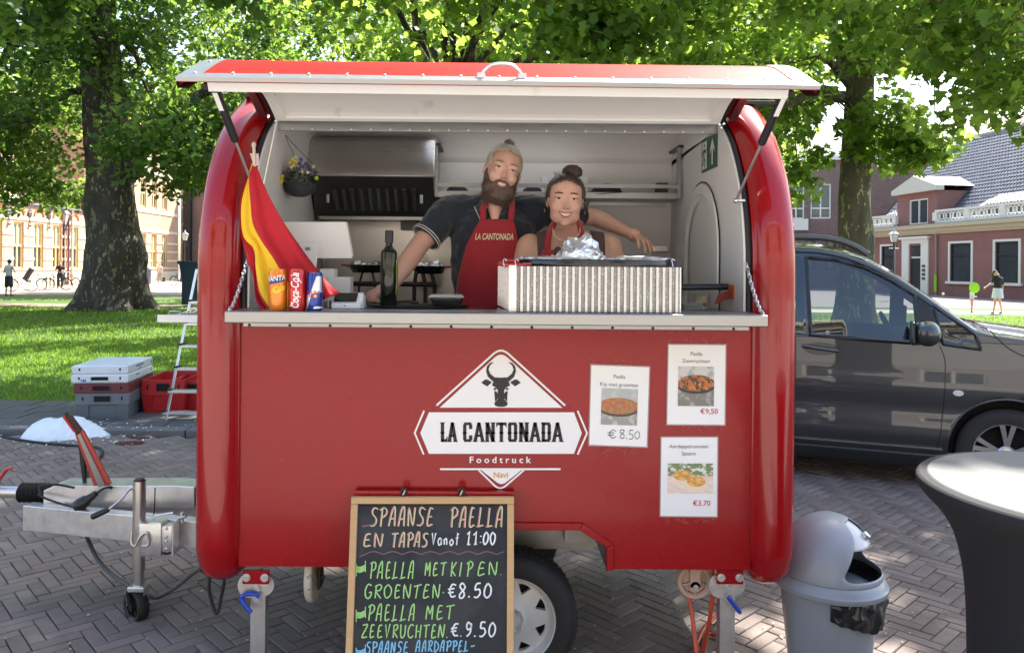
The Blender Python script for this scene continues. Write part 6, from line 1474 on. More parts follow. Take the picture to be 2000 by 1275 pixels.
# ---- people on the square
def walker(label,loc,h,skin,top,bottom,pose,rz=0,group=None,hair=(.03,.02,.015),shorts=False,sleeve=True,skirt=False,longhair=False):
    t = thing('person',label,'person',group=group); s = h / 1.75; b = MB(); S = lambda *p: tuple(v * s for v in p)
    hipz = .92; J = pose
    caps(b,[S(0,0,.95),S(0,0,1.15),S(0,-.01,1.36)],[.125 * s,.115 * s,.14 * s]); caps(b,[S(-.13,0,1.40),S(.13,0,1.40)],[.065 * s,.065 * s]); caps(b,[S(0,0,1.42),S(0,-.02,1.56)],[.05 * s,.05 * s]); hp = S(*J['head']); b.ell(hp,S(.078,.095,.115),14,10); b.ell((hp[0],hp[1] - .095 * s,hp[2] - .015 * s),S(.012,.015,.02),8,6)
    for k,sx in enumerate((-1,1)):
        e,w = J['arms'][k]; caps(b,[S(sx * .17,0,1.40),S(*e)],[.045 * s,.035 * s],10); caps(b,[S(*e),S(*w)],[.034 * s,.025 * s],10); b.ell(S(*w),S(.035,.04,.045),10,6)
        kn,an,toe = J['legs'][k]; caps(b,[S(sx * .085,0,.92),S(*kn)],[.085 * s,.055 * s],10); caps(b,[S(*kn),S(*an)],[.052 * s,.032 * s],10); caps(b,[S(*an),S(*toe)],[.035 * s,.025 * s],8)
    o = b.build('body',skin,t,fix=False); remesh(o,.014 * s,2,.4)
    b = MB(); caps(b,[S(0,0,.98),S(0,0,1.15),S(0,-.01,1.36)],[.145 * s,.138 * s,.16 * s]); caps(b,[S(-.14,0,1.39),S(.14,0,1.39)],[.075 * s,.075 * s])
    if sleeve:
        for k,sx in enumerate((-1,1)): e = Vector(S(*J['arms'][k][0])); a = Vector(S(sx * .17,0,1.40)); caps(b,[a,a.lerp(e,.7)],[.062 * s,.055 * s],10)
    o = b.build('top',top,t,fix=False); remesh(o,.016 * s,2,.4)
    b = MB()
    if skirt: b.lathe([(.15 * s,1.02 * s),(.19 * s,.8 * s),(.21 * s,.62 * s)],n=18)
    else:
        caps(b,[S(0,0,.93),S(0,0,1.0)],[.15 * s,.14 * s])
        for k,sx in enumerate((-1,1)):
            kn,an,toe = [Vector(S(*q)) for q in J['legs'][k]]; a = Vector(S(sx * .085,0,.90)); caps(b,[a,kn],[.105 * s,.082 * s if not shorts else .1 * s],10)
            if not shorts: caps(b,[kn,kn.lerp(an,.9)],[.078 * s,.062 * s],10)
    o = b.build('skirt' if skirt else ('shorts' if shorts else 'trousers'),bottom,t,fix=False,smooth=60)
    if not skirt: remesh(o,.016 * s,2,.4)
    b = MB(); b.ell((hp[0],hp[1] + .018 * s,hp[2] + .022 * s),S(.086,.098,.112),14,10)
    if longhair: b.ell((hp[0],hp[1] + .06 * s,hp[2] - .1 * s),S(.09,.06,.2),12,8)
    b.build('hair',mat('hair_%d' % int(hair[0] * 1000),hair,rough=.7),t,smooth=180,fix=False)
    for k in range(2):
        an,toe = J['legs'][k][1:]; b = MB(); caps(b,[S(an[0],an[1] + .02,.045),S(toe[0],toe[1],.035)],[.045 * s,.038 * s],10); b.build('shoe',mat('dark_shoe',(.05,.045,.04),rough=.6),t,smooth=180,fix=False)
    t.location = loc; t.rotation_euler = (0,0,rz); return t
CL = lambda n,c: mat(n,c,rough=.85,bump=.2,bscale=60)
stand = {'head': (0,-.05,1.64),'arms': (((-.27,-.05,1.15),(-.12,-.28,1.16)),((.27,-.05,1.15),(.12,-.28,1.16))),'legs': (((-.11,0,.5),(-.12,.02,.09),(-.13,-.12,.05)),((.11,0,.5),(.12,.02,.09),(.15,-.12,.05)))}
walk = {'head': (0,-.04,1.65),'arms': (((-.24,.03,1.14),(-.25,-.08,.92)),((.24,-.03,1.14),(.22,.05,.92))),'legs': (((-.1,-.10,.5),(-.1,-.05,.09),(-.1,-.2,.05)),((.1,.02,.5),(.1,.22,.1),(.1,.1,.05)))}
walker('man seen from behind in grey sleeveless top and black shorts at far left',(*gnd(17,579)[:2],.02),1.80,SKINW,CL('grey_vest',(.42,.46,.48)),CL('black_shorts',(.03,.033,.04)),stand,R(180),shorts=True,sleeve=False)
walker('person dressed in black looking down at a phone left of the big plane tree',(*gnd(117,564)[:2],.02),1.74,SKINM,CL('black_shirt',(.03,.018,.02)),CL('black_trousers',(.018,.019,.024)),stand,R(25))
walker('pale haired person in light shirt and beige trousers walking right of the big plane trunk',(*gnd(312,553)[:2],.0),1.72,SKINM,CL('pink_shirt',(.55,.42,.42)),CL('beige_trousers',(.33,.28,.25)),walk,R(10),hair=(.45,.4,.35))
hold = {'head': (0,-.03,1.64),'arms': (((-.30,-.10,1.20),(-.42,-.30,1.10)),((.25,.02,1.15),(.05,-.24,1.1))),'legs': stand['legs']}
walker('boy in a bright blue shirt holding a bicycle left of the trailer',(XX(361,61,545),61,0),1.58,SKINM,CL('blue_shirt',(.02,.08,.42)),CL('black_trousers',(.018,.019,.024)),hold,R(-10),hair=(.02,.015,.012))
bend = {'head': (-.12,-.05,1.62),'arms': (((-.34,-.10,1.20),(-.62,-.14,1.02)),((.22,.02,1.12),(.16,-.05,.86))),'legs': (((-.10,-.02,.5),(-.16,.0,.09),(-.26,-.04,.05)),((.10,.02,.5),(.20,.04,.09),(.10,.0,.05)))}
walker('woman in black top and white skirt reaching towards the child on the lawn',(*gnd(1948,614)[:2],.03),1.66,SKINW,CL('black_top',(.025,.02,.024)),CL('white_skirt',(.62,.66,.70)),bend,R(0),skirt=True,longhair=True,hair=(.035,.022,.018))
walker('small child in pale blue shirt and striped trousers beside the woman in white skirt',(*gnd(1898,612)[:2],.03),.94,SKINW,CL('pale_blue_shirt',(.45,.55,.62)),CL('striped_trousers',(.55,.25,.24)),stand,R(60),hair=(.1,.05,.025))
t = thing('toy_racket','round lime green toy racket held up between the child and the woman','toy',at(1903,562,gnd(1930,613)[1]))
b = MB(); b.lathe([(0,-.01),(.19,-.01),(.205,0),(.19,.01),(0,.01)],t.location,24,axis='y'); b.build('disc',mat('lime_plastic',(.38,.72,.02),rough=.4),t,smooth=40)
t = thing('tennis_ball','pale yellow ball in the air above the van bonnet','ball',at(1842,574,36)); b = MB(); b.ell(t.location,(.06,.06,.06),14,10); b.build('ball_shell',mat('pale_yellow',(.6,.6,.4),rough=.8),t,smooth=180)

# ------------------------------------------------------------------ things on and in the trailer
CT = CZ + .0005; WT = CZ - .0055
# paella pan on corrugated grill box
t = thing('grill_box','corrugated galvanised windshield box round the burner, at the right of the counter','grill',(at(1160,600,2.9)[0],2.95,CT))
gx0,gx1 = at(1000,560,2.82)[0],at(1328,560,2.82)[0]; gz1 = at(1160,521,2.82)[2]; n = 26
COR = mat('galvanised_corrugated_sheet',(.52,.54,.57),rough=.24,metal=.92,var=.03,vscale=30,rvar=.12)
SPG = mat('spangled_zinc_shade',(.24,.235,.22),rough=.4,metal=.6,stain=(.42,.43,.42),sscale=150,sthr=.56)  # dark base stands in for dark reflection in the recesses; speckle is spangle
b = MB(); b.box(gx0,gx1,2.8215,2.825,CT + .002,gz1); b.build('corrugated_sheet',SPG,t)
wr = (gx1 - gx0) / 26
for i in range(26):
    b = MB(); x = gx0 + (i + .5) * wr; b.add([(x + a * wr,y,z) for z in (CT + .002,gz1) for a,y in ((-.30,2.8214),(-.20,2.8165),(.20,2.8165),(.30,2.8214))],[(0,1,5,4),(1,2,6,5),(2,3,7,6),(4,5,6,7),(0,1,2,3)]); b.build('sheet_rib',COR,t)
for (xa,ya_,xb,yb_2) in ((gx0,2.821,gx0 - .045,3.30),(gx1,2.821,gx1 - .02,3.30)):
    b = MB(); m = n if abs(xb - xa) > .2 else 26; rows = []; L_ = Vector((xb - xa,yb_2 - ya_,0)); nn_ = Vector((L_.y,-L_.x,0)).normalized()
    for i in range(m * 2 + 1):
        p = Vector((xa,ya_,0)) + L_ * (i / (m * 2)); d = .0065 if i % 2 else -.0065
        for dd in (-.0034,.0034):
            q = p + L_.normalized() * dd + nn_ * (d if L_.length > 0 else 0); rows.append([(q.x,q.y,CT + .002),(q.x,q.y,gz1)])
    b.grid(rows); b.build('corrugated_sheet',COR,t)
b = MB(); b.box(gx0 - .012,gx0 + .016,2.806,2.810,CT + .002,gz1 + .003); b.build('corner_plate',GALV,t)
# pan
t = thing('paella_pan','wide black paella pan with red side handles lying on the grill box','pan',(at(1165,515,3.04)[0],3.04,gz1))
pc = Vector((at(1165,515,3.04)[0],3.045,gz1 + .001)); pr = (gx1 - gx0) / 2 + .005; ENA = mat('black_enamel',(.012,.012,.014),rough=.2,coat=.4)
b = MB(); sq = Matrix.Translation(pc) @ Matrix.Diagonal((1,.70,1,1)); b.lathe([(0,.004),(pr * .86,.004),(pr * .98,.022),(pr,.026),(pr + .004,.022),(pr,.0),(pr * .88,-.010),(0,-.010)],(0,0,0),72,M=sq); b.build('pan_body',ENA,t,smooth=50)
REDE = mat('red_enamel',(.50,.02,.02),rough=.3,coat=.5)
hx = Vector(at(1012,514,2.86)); b = MB(); b.tube(crom([Vector(at(1036,516,2.88)),Vector(at(1010,518,2.84)),Vector(at(982,517,2.86)),Vector(at(976,513,2.92)),Vector(at(990,510,2.98)),Vector(at(1014,511,2.98))],6),.0075,10); b.build('pan_handle',REDE,t,smooth=80)
for px in (985,1008,1314):
    t2 = thing('wire_hook',{985: 'wire hook over the red handle, left one',1008: 'wire hook hanging on the front of the grill box by the red handle',1314: 'wire hook over the right end of the pan rim'}[px],'hook',at(px,512,2.81)); b = MB(); x,y,z = t2.location; b.tube(crom([(x,y,z - .022),(x - .001,y - .006,z - .012),(x - .004,y,z + .006),(x + .002,y + .008,z + .012),(x + .008,y + .012,z + .004)],4),.0018,6); b.build('hook_wire',GALV,t2,smooth=80)
# crumpled foil
FOIL = mat('aluminium_foil',(.85,.85,.87),rough=.24,metal=.9,bump=.9,bscale=45)
def foil(name,label,c,r,seed,amp=.22,n=48,m=30,cut=-.2,fr=2.2):
    g = np.random.RandomState(seed); b = MB(); rows = []; pl_ = g.normal(size=(36,3)); pl_ /= np.linalg.norm(pl_,axis=1)[:,None]; dd = g.uniform(.80,1.02,36)
    for i in range(m + 1):
        a = pi * .5 * (1 + .25) * i / m; row = []
        for k in range(n):
            q = 2 * pi * k / n; v = np.array([sin(a) * cos(q),sin(a) * sin(q),cos(a)]); dt = pl_ @ v; rr_ = min(1.15,np.min(np.where(dt > .05,dd / np.maximum(dt,.05),9)))
            h = rr_ * (1 + amp * mnoise.noise(Vector(v * fr) + Vector((seed,0,0))) + .10 * abs(mnoise.noise(Vector(v * fr * 3) + Vector((0,seed,0))))); row.append((c[0] + r[0] * h * v[0],c[1] + r[1] * h * v[1],c[2] + r[2] * max(cut,h * v[2])))
        rows.append(row)
    b.grid(rows,closed=True); b.f.append(tuple(range(n))); o = b.build(name,FOIL,smooth=22); return tag(o,label,'foil')
fc = Vector(at(1138,512,3.0)); foil('foil_bundle','crumpled peak of aluminium foil standing up in the middle of the big pan',(fc.x,3.02,fc.z - .012),(.092,.080,.098),3,amp=.35)
foil('foil_sheet','low crumpled foil cover lying over the left half of the big pan',(at(1085,512,3.0)[0],3.04,gz1 + .022),(.155,.12,.022),5,cut=-.4)
foil('foil_sheet','low crumpled foil lying over the right half of the big pan',(at(1245,512,3.0)[0],3.05,gz1 + .022),(.135,.12,.024),7,cut=-.4)
# cans
def can(label,px,w,m,arts,H_=.0,group='drinks cans at the left of the counter'):
    x = at(px,560,2.82)[0]; t = thing('drinks_can',label,'can',(x,2.82,CT - .005),group=group); r = w; h = H_
    b = MB(); b.lathe([(r * .78,0),(r * .84,.002),(r,.012),(r,h - .014),(r * .86,h - .003),(r * .88,h),(r * .82,h),(r * .80,h - .006),(0,h - .006)],(x,2.82,CT - .004),40); b.build('can_body',m,t,smooth=50)
    cyl = lambda off=.0007: (lambda u,v: (x + (r + off) * sin(u / r),2.82 - (r + off) * cos(u / r),CT - .004 + v))
    for nm,mm_,fn_ in arts: b = MB(); fn_(b,cyl,r,h); b.build(nm,mm_,t,fix=False)
    b = MB(); b.lathe([(r * .80,h - .0055),(r * .88,h + .0006),(r * .83,h + .0006)],(x,2.82,CT - .004),30); b.build('can_rim',ALU,t,smooth=60)
    return t
ORG = mat('orange_can',(.75,.20,.01),rough=.25,metal=.3,coat=.5); RDC = mat('red_can',(.50,.01,.012),rough=.25,metal=.3,coat=.5); BLC = mat('blue_can',(.01,.03,.26),rough=.25,metal=.4,coat=.5)
WHC = mat('can_white',(.78,.78,.78),rough=.35); NAV = mat('can_navy',(.015,.03,.22),rough=.35); SLV = mat('can_silver',(.6,.62,.66),rough=.3,metal=.6); RDP = mat('can_red_print',(.55,.02,.03),rough=.4); YLP = mat('can_yellow',(.8,.5,.03),rough=.4); LEF = mat('can_leaf',(.55,.20,.02),rough=.4)
def patch(b,fn,pts,n=10):      # polygon as thin strips so that it follows the can
    us = [p[0] for p in pts]; u0,u1 = min(us),max(us)
    def span(u):
        zs = []
        for i in range(len(pts)):
            (a,c),(d,e) = pts[i],pts[(i + 1) % len(pts)]
            if (a - u) * (d - u) <= 0 and a != d: zs.append(c + (e - c) * (u - a) / (d - a))
        return (min(zs),max(zs)) if zs else (0,0)
    U = np.linspace(u0 + 1e-5,u1 - 1e-5,n + 1); V = []
    for u in U: lo,hi = span(u); V += [fn(u,lo),fn(u,hi)]
    b.add(V,[(2 * i,2 * i + 2,2 * i + 3,2 * i + 1) for i in range(n)])
hO = .155
def circ(cx,cz,r,n=16,sy=1): return [(cx + r * cos(q),cz + r * sy * sin(q)) for q in np.linspace(0,2 * pi,n + 1)[:-1]]
can('slim orange can, leftmost of the three drinks cans in front of the flag',543,.0325,ORG,[
    ('can_badge',NAV,lambda b,c,r,h: patch(b,c(.0006),[(-.030,.098),(.034,.110),(.036,.126),(-.028,.122)])),
    ('can_badge',WHC,lambda b,c,r,h: put_text(b,'FANTA',lambda u,v: c(.0016)(u + .002,v + .112 + u * .12),.027,bold=.04,sx=.80)),
    ('orange_print',YLP,lambda b,c,r,h: [patch(b,c(.0007),circ(.004,.080,.017,sy=.85)),patch(b,c(.0007),circ(.026,.086,.010))]),
    ('orange_slice',LEF,lambda b,c,r,h: [ribbon(b,[(.004,.080),(.004 + .014 * cos(q),.080 + .012 * sin(q))],.0018,c(.0013)) for q in np.linspace(.3,2.9,5)])],hO)
def script(b,c,r,h):
    w = .0042; f = c(.0009)
    S = lambda u,v: f(-u + .0,v)       # runs upwards along the can
    def put(txt,size,off,sx_):
        vs,fs = text_geo(txt,size,'CENTER',sx_,.02,.35); k_ = .128 / (max(v[0] for v in vs) - min(v[0] for v in vs)); vs = [(u * k_,v) for u,v in vs]; b.add([f(-(v - size * .3) * 1.0 + off,h * .49 + u) for u,v in vs],fs)
    put('Coca-Cola',.042,.0,.82)
    ribbon(b,[(-.022,.020),(-.008,.03),(.004,.05),(.020,.055)],.003,f); ribbon(b,[(.022,.105),(.010,.125),(.0,.135),(-.016,.132)],.003,f)
can('slim red can with white script running upwards, middle of the three drinks cans',581,.0325,RDC,[('script_lettering',WHC,script)],hO)
can('short blue and silver can, rightmost of the three drinks cans',615,.0290,BLC,[
    ('silver_panel',SLV,lambda b,c,r,h: [patch(b,c(.0006),[(-.012,.06),(.0,.068),(.036,.072),(.036,.130),(.012,.130)],14),patch(b,c(.0006),[(-.040,.012),(-.022,.012),(-.006,.062),(-.026,.062)],8),patch(b,c(.0006),[(.0,.012),(.045,.012),(.045,.02),(.002,.02)],8)]),
    ('red_lettering',RDP,lambda b,c,r,h: [put_text(b,'Red Bull',lambda u,v: c(.0014)(u - .001,v + .066),.0165,bold=.03,sx=.95),ribbon(b,[(-.016,.056),(-.004,.060),(.006,.056)],.005,c(.0014))]),
    ('sun_disc',YLP,lambda b,c,r,h: patch(b,c(.0012),circ(.008,.058,.006)))],.143)
# flag
t = thing('spanish_flag','red and yellow flag hanging in folds from a stick at the left opening edge','flag',at(520,600,2.95))
RF,YF_ = mat('flag_red',(.46,.012,.022),rough=.8,bump=.15,bscale=80),mat('flag_yellow',(.78,.48,.02),rough=.8)
for m_ in (RF,YF_): m_.node_tree.nodes['Principled BSDF'].inputs['Transmission Weight'].default_value = 0
# columns of the hanging cloth: each stripe drawn top -> bottom through photo points with depth
cols = [[(492,318,3.0),(485,349,2.99),(470.5,398,2.97),(473.7,462,2.96),(482,512,2.95),(497,540,2.94),(502,585,2.93),(516,608,2.915)],[(492.5,319,2.99),(485.3,349.5,2.98),(471,398.5,2.96),(475,460.5,2.95),(497,488,2.94),(502,530,2.93),(510,572,2.92),(532,608,2.905)],[(494,319,2.985),(486.8,350,2.975),(490,395,2.955),(495,437,2.945),(512,470,2.935),(535,502,2.925),(562,545,2.915),(598,598,2.9)],[(500,321,3.0),(512,352,2.99),(530,390,2.97),(553,430,2.96),(580,472,2.95),(610,515,2.94),(641,553,2.93),(664,572,2.915)]]
G = [crom([Vector(at(*q)) for q in c],8) for c in cols]; nT = len(G[0]); nK = 10; rows = []
for j in range(nT):
    cr = crom([G[k][j] for k in range(4)],nK); fall = j / nT
    rows.append([p + Vector((0,(.020 * sin(i * .75 + j * .06) + .009 * sin(i * 1.7 + j * .18)) * fall,0)) for i,p in enumerate(cr)])
for nm,m,k in (('red_stripe',RF,0),('yellow_stripe',YF_,1),('red_stripe',RF,2)):
    b = MB(); b.grid([[tuple(p) for p in r[k * nK:(k + 1) * nK + 1]] for r in rows]); o = b.build(nm,m,t,smooth=180); o.modifiers.new('s','SOLIDIFY').thickness = .0015
b = MB(); b.cyl(at(497,322,2.955),at(496,284,2.955),.006,n=8); b.ell(at(496,284,2.955),(.009,.009,.014)); b.build('stick_top',mat('cream_knob',(.62,.52,.42),rough=.6),t,smooth=60)
b = MB(); b.add([at(488,300,2.958),at(505,300,2.958),at(506,322,2.958),at(496,326,2.958)],[(0,1,2,3)]); b.build('sleeve',mat('pale_pink_cloth',(.62,.48,.5),rough=.8),t)
# card terminal
t = thing('card_terminal','white card payment terminal with dark screen beside the cans','card reader',at(676,603,2.95))
x0,x1 = at(649,600,2.93)[0],at(707,600,2.93)[0]; z0 = CT; b = MB()
b.prism([(2.90,z0),(2.90,z0 + .018),(2.905,z0 + .022),(2.955,z0 + .060),(2.985,z0 + .062),(2.995,z0)],lambda u,v,d: (d,u,v),x0,x1); b.build('terminal_body',WHITEP,t,bevel=.006)
b = MB(); f = lambda u,v,o=0: (x0 + (x1 - x0) * u,2.9055 + .049 * v - .004,z0 + .0225 + .0375 * v + .002); b.add([f(.08,.12),f(.84,.12),f(.84,.98),(f(.08,.98))],[(0,1,2,3)]); b.build('screen',mat('dark_screen',(.01,.013,.012),rough=.08),t)
b = MB(); b.rbox(x1 - .004,x1 + .004,2.93,2.99,z0 + .002,z0 + .05,.002); b.build('card_slot',WHITEP,t)
b = MB(); b.rbox(x0 - .02,x0 + .01,2.96,2.99,z0,z0 + .03,.004); b.build('dock',mat('grey_plastic',(.3,.3,.31),rough=.5),t)
b = MB(); ribbon(b,[(x0 + .050,z0 + .0135),(x0 + .058,z0 + .0135)],.003,lambda u,v: (u,2.8985,v)); b.build('small_print',INK,t,fix=False)
# till screen on its stand, white boxes
t = thing('till_screen','white back of a till screen on a white stand at the left of the counter','till screen',at(630,560,3.3))
f = lambda x,y,Y=3.22: at(x,y,Y)
b = MB(); P = [(552,434),(672,434),(676,436),(688,500),(686,505),(560,505)]; c0 = [Vector(f(*p)) for p in P]; c1 = [v + Vector((.004,.018,.004)) for v in c0]; n_ = len(P)
b.add([tuple(v) for v in c0 + c1],[tuple(range(n_)),tuple(range(2 * n_ - 1,n_ - 1,-1))] + [(i,n_ + i,n_ + (i + 1) % n_,(i + 1) % n_) for i in range(n_)]); b.build('screen_back',WHITEP,t,bevel=.003)
b = MB(); P = [(585,474),(620,474),(622,477),(608,600),(575,600)]; c0 = [Vector(f(x,y,3.20)) for x,y in P]; c1 = [v + Vector((0,.014,0)) for v in c0]; n_ = len(P)
b.add([tuple(v) for v in c0 + c1],[tuple(range(n_)),tuple(range(2 * n_ - 1,n_ - 1,-1))] + [(i,n_ + i,n_ + (i + 1) % n_,(i + 1) % n_) for i in range(n_)]); b.build('stand',WHITEP,t,bevel=.003)
b = MB(); c = Vector(f(601,486,3.197)); b.cbox(c,(.020,.002,.014)); b.build('logo_tag',mat('grey_tag',(.25,.25,.25),rough=.4),t)
for lab,(xa,ya_,xb,yb3),Y in (('upper white carton behind the card terminal',(625,525,653,542),3.2),('white carton standing right behind the card terminal',(640,541,684,571),3.18)):
    a,c = at(xa,ya_,Y),at(xb,yb3,Y); o = MB(); zb_ = WT if ya_ > 530 else at(0 + xb,571,Y)[2]; o.rbox(a[0],c[0],Y,Y + .07,WT if ya_ > 530 else WT + .02,a[2],.002); tag(o.build('carton',mat('white_card',(.66,.67,.68),rough=.6)),lab,'box')
# olive oil bottle
t = thing('oil_bottle','tall dark green olive oil bottle standing on the counter in front of the man arm','bottle',(at(759,595,3.12)[0],3.12,WT))
x,y,z = t.location; s = .0155 * 1.0; bw = (at(775,560,3.1)[0] - at(743,560,3.1)[0]) / 2; zt = at(759,450,3.12)[2] - z
def sq_(r,z_,k=.75): return [(x + r * (abs(cos(q)) ** k) * np.sign(cos(q)),y + r * (abs(sin(q)) ** k) * np.sign(sin(q)),z + z_) for q in np.linspace(0,2 * pi,25)[:-1]]
b = MB(); b.grid([sq_(bw * .9,.0),sq_(bw,.006),sq_(bw,zt * .70),sq_(bw * .92,zt * .735),sq_(bw * .60,zt * .765,.9),sq_(bw * .42,zt * .80,1),sq_(bw * .40,zt * .92,1)],closed=True); b.f.append(tuple(range(24)))
b.build('bottle_glass',mat('dark_olive_glass',(.006,.009,.004),rough=.08,spec=.5,coat=.25),t,smooth=40)
b = MB(); b.lathe([(bw * .52,zt * .84),(bw * .52,zt * .985),(bw * .48,zt),(0,zt)],(x,y,z),24); b.build('screw_cap',BLACKP,t,smooth=40)
b = MB(); b.box(x + bw * .985,x + bw * 1.02,y - bw * .7,y + bw * .7,z + zt * .18,z + zt * .62); b.build('side_label',mat('green_label',(.10,.16,.04),rough=.5,stain=(.6,.65,.2),sscale=40,sthr=.55),t)
b = MB(); b.box(x + bw * 1.0,x + bw * 1.035,y - bw * .74,y - bw * .66,z + zt * .18,z + zt * .62); b.build('label_edge',mat('lime_label',(.35,.5,.1),rough=.5),t)
# tray, takeaway box, chopping board, pen
t = thing('serving_tray','black oval serving tray under the takeaway container','tray',(at(815,595,3.05)[0],3.07,CT))
b = MB(); b.lathe([(0,.003),(.17,.003),(.20,.010),(.206,.013),(.20,.005),(.17,.0),(0,.0)],(0,0,0),48,M=Matrix.Translation((at(815,597,3.05)[0],3.07,CT - .002)) @ Matrix.Diagonal((1,.52,1,1))); b.build('tray_body',BLACKP,t,smooth=50)
t = thing('takeaway_container','small black takeaway container with a clear lid on the black tray','food container',(at(873,588,3.04)[0],3.04,CT + .006))
x,y,z = t.location; q4 = lambda w,d,h: [(x + sx_ * w,y + sy_ * d,z + h) for sx_,sy_ in ((-1,-1),(1,-1),(1,1),(-1,1))]
b = MB(); b.add(q4(.050,.035,.0) + q4(.064,.048,.036),[(0,1,2,3),(4,5,6,7),(0,1,5,4),(1,2,6,5),(2,3,7,6),(3,0,4,7)]); b.build('tub',BLACKP,t,bevel=.006)
b = MB(); b.add(q4(.069,.052,.037) + q4(.069,.052,.041) + q4(.058,.042,.050),[(0,1,5,4),(1,2,6,5),(2,3,7,6),(3,0,4,7),(4,5,9,8),(5,6,10,9),(6,7,11,10),(7,4,8,11),(8,9,10,11),(0,1,2,3)]); b.build('clear_lid',mat('milky_lid',(.75,.70,.62),rough=.15,trans=.5),t,bevel=.002)
t = thing('chopping_board','pale wooden board lying behind the tray next to the bottle','board',(at(820,583,3.2)[0],3.24,WT)); b = MB(); b.rbox(at(776,583,3.2)[0],at(850,583,3.2)[0],3.18,3.30,WT,WT + .012,.003); b.build('board_slab',mat('pale_wood',(.55,.40,.22),rough=.6,var=.15,vscale=20,stretch=(1,8,1)),t)
t = thing('black_knife','black handled knife on the wooden board beside the bottle','knife',(at(800,577,3.2)[0],3.2,WT + .012)); b = MB(); b.tube([(at(775,577,3.2)[0],3.2,WT + .022),(at(800,577,3.2)[0],3.2,WT + .024),(at(818,579,3.2)[0],3.2,WT + .018)],[.004,.007,.006],8); b.build('knife_handle',BLACKP,t,smooth=60)
# small gas burners with little paella pans by the rear wall
def small_pan(label,px,py,Y,rw):
    c = Vector(at(px,py,Y)); t = thing('small_paella_pan',label,'pan',c)
    b = MB(); b.lathe([(0,-.035),(rw * .82,-.035),(rw,0),(rw + .003,.001),(rw * .84,-.038),(0,-.038)],c,36); b.build('pan_body',ENA,t,smooth=50)
    for s in (-1,1): b = MB(); b.tube(crom([c + Vector((s * rw,.03,-.004)),c + Vector((s * (rw + .035),.02,0)),c + Vector((s * (rw + .035),-.02,0)),c + Vector((s * rw,-.03,-.004))],5),.005,8); b.build('pan_handle',REDE,t,smooth=80)
    for dx,rr2,sd2,wh in ((-rw * .45,.05,3,'left'),(rw * .4,.045,4,'right'),(0,.03,6,'middle')): foil('foil_ball','%s foil lump in the %s' % (wh,label.split(' with')[0].replace('small pan by the rear wall','small pan')),(c.x + dx,c.y,c.z - .01),(rr2,rr2,rr2 * .7),sd2 + px,amp=.4,n=20,m=12)
    return t
small_pan('small pan by the rear wall left of the oil bottle with foil lumps',716,518,3.9,.085); small_pan('small pan by the rear wall right of the man forearm with foil lumps',838,520,3.9,.085)
t = thing('gas_stove','black gas stove with iron legs by the rear wall under the small pans','stove',(at(800,590,3.95)[0],3.95,.56))
b = MB(); z = at(0,548,3.92)[2]; xa,xb = at(685,548,3.9)[0],at(855,548,3.9)[0]; b.rbox(xa,xb,3.82,3.92,z - .012,z + .008,.008); b.cyl((xa - .02,3.83,z),(xb,3.83,z),.012,n=10); b.build('burner_ring',BLACKP,t,smooth=50)
for px,dx in ((712,-.02),(728,.02),(815,-.01),(826,.015),(842,.02)): b = MB(); x = at(px,560,3.9)[0]; b.tube([(x,3.86,z + .07),(x + dx,3.86,z),(x + dx * 1.4,3.86,1.25)],.006 if px < 800 else .010,8); b.build('leg',BLACKP,t,smooth=50)
b = MB(); b.box(xa - .05,xb + .1,3.80,4.2,1.20,1.235); b.build('stove_shelf',STEEL,t)
# things on the wall shelf
CAPM = mat('black_cap_cloth',(.025,.024,.03),rough=.8)
def cap_(label,px,py,w=.075,m=CAPM):
    c = Vector(at(px,py,4.1)); c.z = sz + .011; t = thing('baseball_cap',label,'cap',c); b = MB(); b.ell((c.x,c.y,c.z + .012),(w,w * .9,w * .62),18,12); b.v = [(x,y,max(z,c.z)) for x,y,z in b.v]; b.build('crown',m,t,smooth=80,fix=False)
    b = MB(); b.add([(c.x + w * .9 * cos(q) * s,c.y - w * .2 - w * .9 * abs(sin(q)) * s,c.z + .004 + .006 * cos(q)) for s in (.9,1.35) for q in np.linspace(pi,2 * pi,9)],[(i,i + 1,i + 10,i + 9) for i in range(8)]); b.build('peak',m,t)
cap_('black cap on the wall shelf above the man shoulder',893,375,.06); cap_('black cap between the man and the woman on the wall shelf',1040,375,.055); cap_('dark cap on the wall shelf right of the woman bun',1185,375,.085)
c = at(1100,368,4.12); o = MB(); o.rbox(at(1058,360,4.1)[0],at(1150,360,4.1)[0],4.10,4.2,sz + .011,at(1100,346,4.1)[2],.003); tag(o.build('carton',MATS['white_card']),'white carton on the wall shelf behind the woman bun','box')
o = MB(); o.rbox(at(1283,370,4.1)[0],at(1305,370,4.1)[0],4.10,4.16,sz + .011,at(1290,357,4.1)[2],.003); tag(o.build('tin',mat('dark_tin',(.08,.06,.06),rough=.5)),'small dark tin at the right end of the wall shelf','tin')
